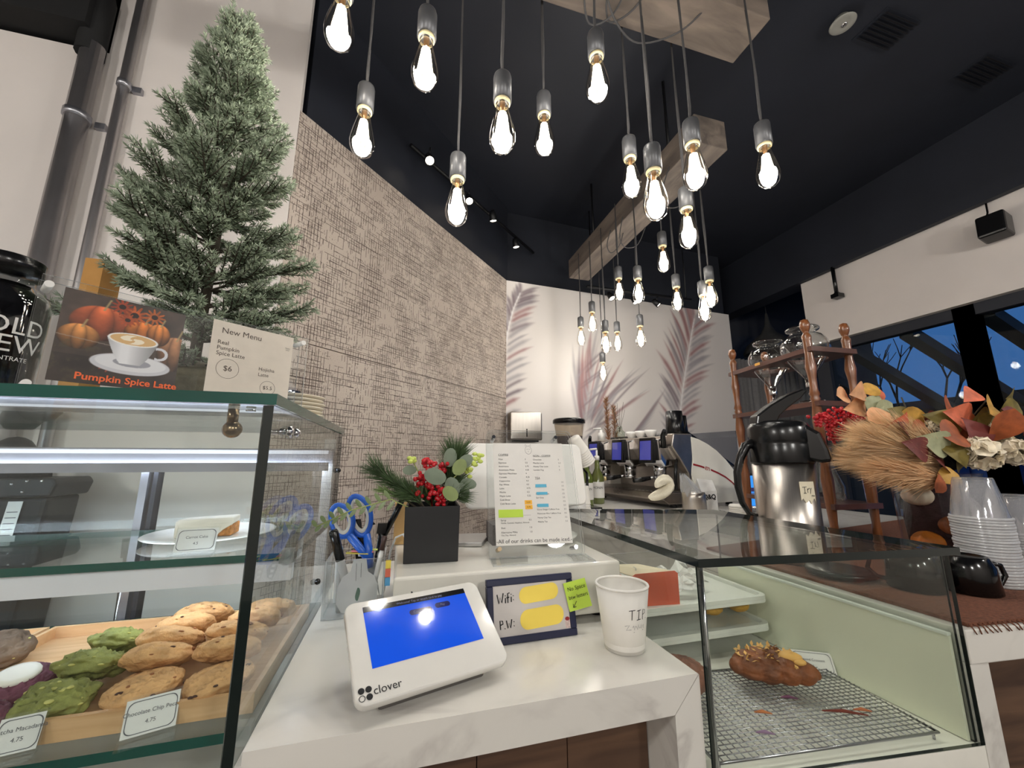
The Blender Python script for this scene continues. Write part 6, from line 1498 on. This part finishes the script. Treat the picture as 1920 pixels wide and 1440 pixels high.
lathe_thing('black_dish', [(.0001, .003), (.05, 0), (.064, .004), (.066, .014), (.06, .016), (.0001, .010)], (.985, .725, MT + .0004), m_plastic, 'round black dish on the mat in front of the airpot', 'dish')
m_pet = glassmat('clear_cup_plastic', (246, 246, 248), 2.4, .06, .14)
def pet_stack(x, y, n, label, group):
    b0 = MB(); b0.lathe([(.0001, .088), (.030, .088), (.0315, .086), (.045, .006)], 28, (0, 0, 0), cap=False); b0.lathe([(.045, .0055), (.048, .005), (.0485, .0025), (.048, .0), (.045, .0)], 28, (0, 0, 0), mi=1, cap=False); src = None
    for i in range(n):
        if src is None: src = b0.build('clear_cup', [m_pet, glassmat('clear_cup_rim', (250, 250, 252), 2.4, .1, .45)], None, local=True); o = src
        else: o = src.copy(); C.objects.link(o)
        o.location = (x + .0008 * math.sin(i * 1.7), y + .0008 * math.cos(i * 2.3), MT + .0004 + i * .0058)
        tag(o, ('topmost ' if i == n - 1 else '') + label, 'cup', group)
pet_stack(1.245, .595, 24, 'clear plastic cup in the upturned stack before the flower vase', 'clear cups, taller stack')
pet_stack(1.385, .60, 17, 'clear plastic cup in the upturned stack at the right edge', 'clear cups, right edge stack')
b = MB(); b.prism([(1.16, .97, MT + .0005), (1.33, .93, MT + .0005), (1.36, 1.0, MT + .0005), (1.2, 1.03, MT + .0005)], (0, 0, .03)); tag(b.build('napkin_pad', m_paper), 'white folded napkins on the counter behind the airpot', 'napkins')

# ------------------------------------------------------------------ autumn flower arrangement
vp = Vector((1.40, .745, MT + .0004))
t = thing('autumn_arrangement', 'glass vase of autumn leaves, cream flowers, pampas and red berries', 'flower arrangement', vp)
b = MB(); b.lathe([(.0001, .004), (.078, .004), (.08, .008), (.087, .22), (.089, .225), (.091, .225), (.089, .22), (.083, .002), (.0001, 0)], 40, vp, cap=False); b.build('glass_vase', m_glass, t)
rr = random.Random(21)
b = MB(); b.lathe([(.0001, .008), (.06, .008), (.066, .10), (.055, .2), (.0001, .2)], 20, vp + Vector((.012, .015, 0))); b.build('maroon_filler', M('maroon_stems', (46, 22, 28), .9, var=.5, vscale=50, bump=.5), t)
def gourd(c_, r, mat, nm):
    prof = []; b = MB(); n, m_ = 24, 10; vs_ = []
    for i in range(m_ + 1):
        ph_g = math.pi * i / m_
        for j in range(n):
            a = 2 * math.pi * j / n; R = r * math.sin(ph_g) * (1 + .09 * math.cos(8 * a)) + 1e-5; vs_.append((c_[0] + R * math.cos(a), c_[1] + R * math.sin(a), c_[2] - .78 * r * math.cos(ph_g)))
    b.add(vs_, [(i * n + j, i * n + (j + 1) % n, (i + 1) * n + (j + 1) % n, (i + 1) * n + j) for i in range(m_) for j in range(n)], 0, True); b.build(nm, mat, t)
m_og = M('orange_gourd', (206, 116, 34), .5, var=.2); m_wg = M('pale_gourd', (220, 196, 176), .5, var=.1)
cdir = Vector((-vp.x, -vp.y, 0)).normalized(); cs_ = Vector((-cdir.y, cdir.x, 0))   # towards camera / sideways
gourd(vp + cdir * .045 - cs_ * .035 + up * .165, .032, m_wg, 'mini_pumpkin'); gourd(vp + cdir * .045 - cs_ * .03 + up * .05, .033, m_og, 'mini_pumpkin'); gourd(vp + cdir * .05 + cs_ * .025 + up * .095, .032, M('rust_gourd', (150, 76, 30), .6, var=.4, vscale=60), 'mini_pumpkin')
b = MB(); c0 = vp + up * .2
b.ball(vp + up * .285, .075, 16, 10, (1.1, 1, .85)); b.build('dark_foliage_core', M('dark_foliage', (34, 34, 26), .9, var=.5, vscale=60, bump=.8, bscale=80), t)
# pampas plumes
def plume(p0, p1, n, wid, mat, seed, fat=.026):
    """soft seed plume: fine strands sprouting round a drooping axis"""
    r2 = np.random.default_rng(seed); p0, p1 = np.array(p0), np.array(p1); ax = p1 - p0; L = np.linalg.norm(ax); ax /= L
    f = r2.random(n); P = p0 + (p1 - p0) * f[:, None] * .85
    rad = r2.normal(size=(n, 3)); rad -= (rad @ ax)[:, None] * ax; rad /= np.linalg.norm(rad, axis=1)[:, None]
    prof = np.sin(np.pi * (.12 + .8 * f)) ; P = P + rad * (fat * prof * np.sqrt(r2.random(n)))[:, None]
    D = ax[None] * 1.0 + rad * (wid * (.3 + r2.random(n)))[:, None] + np.array([0, 0, -.10]) + r2.normal(size=(n, 3)) * .07; D /= np.linalg.norm(D, axis=1)[:, None]
    co, q = needles(P, D, .04 + .05 * r2.random(n), .0011); o = raw_mesh('pampas_plume', co, q, mat, t); o['kind'] = 'stuff'
m_pam = M('golden_pampas', (250, 212, 168), .9, var=.12, vscale=20)
PL = lambda px, py, Y: at(px, py, Y=Y)
a0 = vp + up * .245
plume(PL(1765, 868, .69), PL(1608, 815, .76), 7000, .40, m_pam, 1, .030)
plume(PL(1770, 885, .69), PL(1585, 855, .80), 6000, .30, m_pam, 2, .028)
plume(PL(1775, 850, .69), PL(1650, 800, .74), 5000, .45, m_pam, 3, .028)
plume(PL(1772, 900, .69), PL(1640, 878, .72), 4000, .30, M('brown_pampas', (238, 196, 150), .9, var=.15), 4, .024)
# red berries
b = MB()
for px, py in ((1535, 788), (1548, 780), (1560, 790), (1575, 775), (1590, 780), (1600, 790), (1570, 805), (1585, 812), (1600, 805), (1565, 820), (1588, 800), (1610, 780), (1555, 800)):
    c_ = PL(px, py, .86)
    for i in range(26): b.ball(c_ + Vector((rr.gauss(0, .0085), rr.gauss(0, .008), rr.gauss(0, .0085))), rr.uniform(.0042, .006), 7, 5)
b.build('red_berries', m_berry, t)
b = MB(); e_ = PL(1575, 800, .86); b.tube([a0, a0.lerp(e_, .5) + up * .02, e_], .002, 5); b.tube([a0, PL(1790, 760, .72)], .002, 5); b.tube([a0, PL(1690, 745, .78)], .002, 5); b.tube([a0, PL(1850, 750, .66)], .002, 5); b.build('stems', m_bark, t)
# leaves
LM = [M('leaf_rust', (164, 84, 44), .6, var=.35, vscale=40), M('leaf_olive', (116, 102, 46), .6, var=.35, vscale=40), M('leaf_coral', (214, 112, 80), .6, var=.25, vscale=40), M('leaf_peach', (226, 168, 122), .6, var=.2, vscale=40), M('leaf_sage', (164, 166, 130), .6, var=.2, vscale=40), M('leaf_wine', (112, 48, 42), .6, var=.3, vscale=40), M('leaf_gold', (196, 150, 66), .6, var=.35, vscale=40)]
def autumn_leaf():
    m = MB(); n = 7; vs_ = []
    for i in range(n + 1):
        f = i / n; w = .40 * math.sin(math.pi * f ** .75) * (1 - .25 * f); z = .10 * math.sin(math.pi * f) - .12 * f * f
        vs_ += [(-w, f, z + .10 * w), (0, f, z - .03), (w, f, z + .10 * w)]
    m.add(vs_, [(3 * i + j, 3 * i + j + 1, 3 * i + j + 4, 3 * i + j + 3) for i in range(n) for j in (0, 1)], 0, True)
    return m
leaves = [(1582, 742, 3, 30, .80), (1610, 735, 3, 34, .78), (1635, 730, 6, 28, .78), (1605, 762, 3, 36, .8), (1640, 755, 4, 30, .77), (1660, 765, 4, 34, .76), (1685, 780, 1, 40, .75), (1715, 785, 6, 44, .74), (1680, 800, 2, 44, .72), (1650, 780, 3, 34, .74), (1700, 815, 5, 40, .7), (1730, 810, 0, 50, .70), (1745, 790, 5, 34, .73), (1780, 763, 0, 46, .70), (1820, 742, 2, 36, .68), (1770, 790, 1, 50, .69), (1800, 780, 2, 54, .67), (1835, 790, 1, 50, .67), (1790, 815, 0, 56, .66), (1830, 815, 5, 56, .65), (1860, 765, 6, 58, .64), (1890, 770, 1, 44, .66), (1880, 800, 0, 60, .62), (1905, 790, 5, 54, .64), (1895, 745, 1, 40, .66), (1755, 830, 4, 48, .67), (1790, 845, 1, 50, .66), (1720, 840, 5, 44, .68), (1765, 870, 5, 44, .68), (1800, 870, 1, 40, .68), (1775, 895, 6, 34, .67), (1640, 745, 2, 26, .79), (1815, 800, 0, 48, .68), (1850, 800, 1, 46, .66), (1760, 905, 0, 30, .67)]
for i, (px, py, mi, s_, Y) in enumerate(leaves):
    p = at(px, py, Y=Y); sc_ = s_ * p.y / 735 * 2.0
    d = Vector((rr.uniform(-1, 1), rr.uniform(-.3, .3), rr.uniform(-.6, .5))).normalized(); n_ = Vector((rr.uniform(-.5, .3), -1, rr.uniform(-.2, .6)))
    m = autumn_leaf(); x_ = d.cross(n_).normalized(); nz_ = x_.cross(d)
    R = Matrix(((x_.x * 1.1, d.x, nz_.x), (x_.y * 1.1, d.y, nz_.y), (x_.z * 1.1, d.z, nz_.z))) * sc_
    m.v = [tuple(R @ (Vector(v) - Vector((0, .5, 0))) + p) for v in m.v]
    # pointed tip
    m.build('leaf', LM[mi], t)
# cream ruffled flowers
m_cf = M('cream_petals', (242, 230, 206), .7, var=.12, vscale=60)
for (px, py, s_, Y) in ((1838, 850, .04, .64), (1862, 815, .034, .66), (1905, 848, .032, .62), (1752, 805, .026, .72)):
    c_ = at(px, py, Y=Y); b = MB()
    for i in range(40):
        th, ph_g = rr.uniform(0, 6.28), math.acos(rr.uniform(-1, 1)); dn = Vector((math.sin(ph_g) * math.cos(th), math.sin(ph_g) * math.sin(th), math.cos(ph_g))); x_ = dn.cross(Vector((.2, .3, 1))).normalized(); y_ = dn.cross(x_)
        vs_ = [c_ + dn * s_ * .55] + [c_ + dn * s_ * (.85 + .12 * math.sin(a * 5 + i)) + x_ * s_ * .55 * math.cos(a) + y_ * s_ * .55 * math.sin(a) for a in [k_ * 6.2832 / 10 for k_ in range(10)]]
        b.add(vs_, [(0, 1 + k_, 1 + (k_ + 1) % 10) for k_ in range(10)], 0, True)
    b.build('cream_flower', m_cf, t)
# ------------------------------------------------------------------ ceiling: beams, bulbs, tracks
BZ_ = 2.72
t = thing('light_beam', 'weathered wooden beam across the top holding the near bulbs', 'beam', (.3, .88, BZ_))
b = MB(); b.box(-.9, 1.14, .80, .96, BZ_, BZ_ + .15); b.build('timber', m_beam, t, bevel=.004)
for x in (-.6, .95):
    b = MB(); b.tube([(x, .88, BZ_ + .15), (x, .88, CEIL)], .008, 8); b.build('hanger_rod', m_blackm, t)
t = thing('light_beam', 'weathered wooden beam running away towards the mural with far bulbs', 'beam', (1.36, 2.05, BZ_))
b = MB(); b.box(1.275, 1.455, 1.31, 2.79, BZ_, BZ_ + .16); b.build('timber', wood('weathered_beam_long', (82, 74, 68), (130, 117, 106), (14, 3, 14), 0.8, 0.4), t, bevel=.004)
for y in (1.6, 2.5):
    b = MB(); b.tube([(1.36, y, BZ_ + .16), (1.36, y, CEIL)], .008, 8); b.build('hanger_rod', m_blackm, t)
m_sock = M('socket_grey', (92, 92, 94), .35, .4, var=.05); m_cord = M('fabric_cord', (70, 68, 68), .9, var=.1)
m_bulb = glassmat('bulb_glass', (253, 250, 244), 2.6)
m_fil = emat('glowing_filament', (255, 240, 214), 22.0, False); m_base = M('bulb_screw_base', (190, 150, 110), .3, .9)
m_halo = M('bulb_rim', (230, 215, 170), .3, .2)
prof_b = [(.0135, .0), (.0145, -.008), (.017, -.02), (.022, -.042), (.0275, -.065), (.0312, -.086), (.032, -.097), (.0305, -.11), (.025, -.124), (.014, -.134), (.004, -.138), (.0015, -.141)]
def make_pendant():
    t = bpy.data.objects.new('pendant_bulb', None); C.objects.link(t); t.empty_display_size = .05
    b = MB(); b.lathe([(.0001, .078), (.012, .078), (.021, .072), (.0225, .066), (.0225, .0), (.02, -.001), (.0001, .0)], 24); b.build('socket', m_sock, t, local=True)
    b = MB(); b.lathe([(.0165, .001), (.0195, -.002), (.0195, -.008), (.016, -.010)], 20, cap=False); b.build('bulb_collar', m_halo, t, local=True)
    b = MB(); b.lathe(prof_b, 24, (0, 0, -.006), cap=False); g = b.build('bulb_glass', m_bulb, t, local=True)
    b = MB(); b.lathe([(.0001, .0), (.008, -.002), (.006, -.02), (.0025, -.03), (.0025, -.045), (.0001, -.046)], 12, (0, 0, -.004)); b.build('glass_stem', m_base, g, local=True)
    b = MB()
    for i in range(8):
        a = i * math.pi / 4; c_, s_ = math.cos(a), math.sin(a); b.tube([(.007 * c_, .007 * s_, -.036), (.0165 * c_, .0165 * s_, -.108)], .0034, 6)
    b.build('filament', m_fil, g, local=True)
    return t
proto = make_pendant()
NEAR, FAR = .785, .975
rows = {'nf': ('Y', NEAR, [(643, -8), (800, 70), (942, 190), (1118, 105), (1225, 320), (1298, 270), (1433, 272)]),
        'nb': ('Y', FAR, [(684, 206), (858, 335), (1020, 215), (1181, 296), (1287, 391)]),
        'fl': ('X', 1.235, [(1242, 461), (1196, 523), (1160, 522), (1135, 622), (1110, 585), (1089, 613)]),
        'fr': ('X', 1.475, [(1330, 526), (1318, 553), (1268, 538), (1200, 611), (1157, 622), (1130, 679)])}
names = {'nf': 'lit pendant bulb, %s from the left in the front row of the near beam', 'nb': 'lit pendant bulb, %s from the left in the back row of the near beam',
         'fl': 'lit pendant bulb, %s nearest in the left row of the far beam', 'fr': 'lit pendant bulb, %s nearest in the right row of the far beam'}
first = True
lt = bpy.data.lights.new('bulb_light', 'POINT'); lt.energy = BULB_W; lt.color = BULB_COL; lt.shadow_soft_size = .028
for key, (axn, val, lst) in rows.items():
    for i, (px, py) in enumerate(lst):
        p = at(px, py, **{axn: val})
        if first: o = proto; first = False
        else: o = copy_tree(proto)
        o.location = p
        tag(o, names[key] % ORD[i], 'pendant light', 'filament bulbs hanging from the beams')
        b = MB(); rr = random.Random(i * 7 + len(lst)); topz = BZ_ + .07
        dx, dy = rr.uniform(-.004, .004), rr.uniform(-.004, .004)
        b.tube([(0, 0, .077), (dx, dy, .12), (-dx, dy, (topz - p.z) * .5), (0, 0, topz - p.z)], .0032, 6); b.build('cord', m_cord, o, local=True)
        li = bpy.data.objects.new('bulb_light', lt); C.objects.link(li); li.parent = o; li.location = (0, 0, -.075)
# slack cord loops tied under the beams
def loop(pts, label):
    b = MB(); P = [Vector(p) for p in pts]; Q = []
    for i in range(len(P) - 1):
        for k_ in range(6):
            f = k_ / 6; a_, b_, c_, d_ = P[max(0, i - 1)], P[i], P[i + 1], P[min(len(P) - 1, i + 2)]
            Q.append(.5 * ((2 * b_) + (c_ - a_) * f + (2 * a_ - 5 * b_ + 4 * c_ - d_) * f * f + (3 * b_ - a_ - 3 * c_ + d_) * f ** 3))
    Q.append(P[-1]); b.tube(Q, .0032, 6); tag(b.build('slack_cord', m_cord), label, 'cord', 'slack lamp cords')
loop([(.50, .80, 2.74), (.52, .83, 2.69), (.60, .90, 2.65), (.72, .95, 2.66), (.85, .90, 2.69), (.92, .82, 2.74)], 'widest slack cord loop under the near beam')
loop([(.45, .80, 2.74), (.47, .86, 2.68), (.53, .94, 2.66), (.60, .90, 2.68), (.62, .80, 2.74)], 'tighter slack cord loop left under the near beam')
loop([(.58, .80, 2.74), (.56, .87, 2.70), (.60, .93, 2.68), (.66, .88, 2.69), (.70, .80, 2.74)], 'short slack cord loop in the middle under the near beam')
loop([(1.27, 1.50, 2.74), (1.26, 1.55, 2.64), (1.33, 1.62, 2.60), (1.42, 1.60, 2.62), (1.46, 1.56, 2.74)], 'slack cord loop near the front end of the far beam')
loop([(1.27, 1.95, 2.74), (1.26, 1.98, 2.62), (1.32, 2.02, 2.58), (1.40, 2.0, 2.60), (1.46, 1.98, 2.74)], 'slack cord loop half way along the far beam')
loop([(1.27, 2.10, 2.74), (1.25, 2.12, 2.64), (1.29, 2.14, 2.60), (1.33, 2.10, 2.64), (1.35, 2.08, 2.72)], 'small slack cord loop behind the half way one')
# track lights along the tiled wall and before the mural
m_lens = emat('spot_lens', (255, 240, 215), 20.0, False)
def track_spot(p, aim, label, w, lit=1.0):
    p = Vector(p); d = (Vector(aim) - p).normalized()
    t = thing('track_spotlight', label, 'spotlight', p, 0, 'track spotlights')
    b = MB(); R = d.to_track_quat('Z', 'Y').to_matrix(); b.lathe([(.0001, -.075), (.018, -.072), (.024, -.05), (.028, 0), (.026, .001), (.024, -.01)], 20, p, mat=R, cap=False); b.tube([p - d * .05, Vector((p.x, p.y, p.z + .09))], .006, 8); b.build('spot_can', m_blackm, t)
    b = MB(); b.lathe([(.0001, -.006), (.0235, -.006)], 20, p, mat=R, cap=False); b.build('lens', m_lens, t)
    l = bpy.data.lights.new('spot', 'SPOT'); l.energy = w; l.color = (1, .93, .84); l.spot_size = math.radians(85); l.spot_blend = .8; l.shadow_soft_size = .02
    o = bpy.data.objects.new('spot', l); C.objects.link(o); o.parent = t; o.rotation_euler = (-d).to_track_quat('Z', 'Y').to_euler(); o.location = d * .004
for i, q in enumerate(((806, 302), (880, 378), (925, 415), (968, 464))):
    p = at(*q, z=2.93); aim = [Vector((.3, 1.0, 1.0)), Vector((.5, 1.4, 1.0)), Vector((.9, 2.9, .9)), Vector((1.2, 2.9, 1.0))][i]
    track_spot(p, aim, 'small track spotlight, %s from the left above the cracked grid wall' % ORD[i], TRACK_W)
tr0, tr1 = at(770, 272, z=3.03), at(1000, 474, z=3.03)
b = MB(); b.tube([tr0, tr1], .012, 8); tag(b.build('lighting_track', m_blackm), 'black lighting track running along the cracked grid wall', 'track')
for i, q in enumerate(((1148, 560), (1193, 567), (1236, 572))):
    p = at(*q, Y=2.82); track_spot(p, Vector((p.x + .35, 1.9, .9)) if i < 2 else Vector((p.x + .8, 2.3, 1.6)), 'small track spotlight before the mural top, %s from the left' % ORD[i], TRACK_W)
b = MB(); zt_ = at(1193, 567, Y=2.82).z + .09; b.tube([(1.45, 2.82, zt_), (2.5, 2.82, zt_)], .012, 8); b.tube([(1.5, 2.82, zt_), (1.5, 2.82, CEIL)], .006, 6); b.tube([(2.45, 2.82, zt_), (2.45, 2.82, CEIL)], .006, 6); tag(b.build('lighting_track', m_blackm), 'black lighting track just in front of the mural top', 'track')
# ceiling fittings
sp_ = at(1578, 34, z=CEIL)
t = thing('smoke_detector', 'round pale smoke detector on the black ceiling', 'smoke detector', (sp_.x, sp_.y, CEIL - .05))
b = MB(); b.lathe([(.0001, 0), (.03, 0), (.035, -.02), (.05, -.03), (.055, -.035), (.05, -.04), (.03, -.036), (.0001, -.036)], 28, (sp_.x, sp_.y, CEIL - .0005)); b.build('detector_body', M('detector_grey', (150, 148, 140), .4), t)
b = MB(); b.ball((sp_.x + .01, sp_.y, CEIL - .036), .014, 10, 8, (1, 1, .5)); b.build('sensor_dome', m_chrome, t)
for i, q in enumerate(((1660, 58), (1840, 135))):
    p = at(*q, z=CEIL); t = thing('ceiling_vent', ['black slatted ceiling vent nearer the smoke detector', 'black slatted ceiling vent nearer the right wall'][i], 'vent', (p.x, p.y, CEIL - .02), 0, 'ceiling vents')
    b = MB(); b.box(p.x - .12, p.x + .12, p.y - .08, p.y + .08, CEIL - .004, CEIL - .0005); b.build('vent_back', m_black, t)
    for k_ in range(7):
        b = MB(); y = p.y - .075 + k_ * .021; b.obox((p.x - .11, y, CEIL - .02), (.22, 0, 0), (0, .012, .010), (0, 0, .002)); b.build('vent_slat', M('vent_grey', (34, 34, 38), .6), t)
sp2 = at(1872, 422, X=3.42)
t = thing('wall_speaker', 'black box loudspeaker on the white band of the right wall', 'speaker', sp2)
b = MB(); b.obox((3.35, sp2.y - .055, sp2.z - .07), (.12, .015, -.015), (-.015, .12, 0), (0.015, 0, .14)); b.build('speaker_cabinet', m_plastic, t, bevel=.012)
b = MB(); b.tube([(3.42, sp2.y + .04, sp2.z + .07), (3.46, sp2.y + .045, sp2.z + .12), (3.48, sp2.y + .05, 2.84)], .005, 8); b.build('speaker_cable', m_plastic, t)
b = MB(); b.tube([(3.46, sp2.y, sp2.z), (3.5, sp2.y, sp2.z)], .02, 10); b.build('wall_bracket', m_plastic, t)
hb = at(1567, 540, X=3.44)
t = thing('hanging_bracket', 'black drop rod with clamp on the white band right of the mural', 'bracket', hb)
b = MB(); b.tube([(3.44, hb.y, 2.84), (3.44, hb.y, 2.60)], .014, 10); b.build('rod', m_plastic, t)
b = MB(); b.box(3.41, 3.48, hb.y - .03, hb.y + .03, 2.565, 2.60); b.ball((3.44, hb.y, 2.60), .022); b.build('clamp', m_plastic, t)
pt = at(1434, 570, Y=3.15)
t = thing('dark_pendant_shade', 'dark onion shaped pendant lamp shade above the drip rack', 'pendant lamp', (pt.x, 3.15, 2.35))
b = MB(); pz = 2.35; b.lathe([(.25, pz), (.255, pz + .03), (.22, pz + .10), (.14, pz + .17), (.07, pz + .23), (.03, pz + .32), (.012, pz + .45)], 32, (pt.x, 3.15, 0), cap=False); b.build('shade', M('dark_felt_shade', (52, 52, 52), .9, var=.1), t)
b = MB(); b.tube([(pt.x, 3.15, pz + .45), (pt.x, 3.15, CEIL)], .003, 6); b.build('cord', m_cord, t)
# unseen globe lamps added behind the camera for frontal fill
for i, (x, y, z) in enumerate(((-1.9, -.6, 2.15), (-.6, -1.7, 2.1), (.9, -1.7, 2.1), (2.3, -.8, 2.15))):
    t = thing('fill_globe', 'added white opal globe fill lamp behind the camera, %s from the left' % ORD[i], 'pendant lamp', (x, y, z - .12), 0, 'added fill globes')
    b = MB(); b.ball((x, y, z), .11, 24, 16); b.build('fill_globe_shell', glassmat('opal_shell', (255, 250, 242), 1.0, 0, .08), t)
    b = MB(); b.ball((x, y, z), .05, 16, 12); b.build('lamp', emat('fill_globe_core', (255, 248, 240), 14.0, False), t)
    b = MB(); b.lathe([(.03, z + .105), (.03, z + .14), (.005, z + .15), (.004, CEIL)], 14, (x, y, 0)); b.build('hanger', m_blackm, t)
    l = bpy.data.lights.new('globe_fill_light', 'POINT'); l.energy = FILL_GLOBE_W; l.color = (.95, .975, 1.0); l.shadow_soft_size = .1
    o = bpy.data.objects.new('globe_fill_light', l); C.objects.link(o); o.parent = t; o.location = (0, 0, .12)
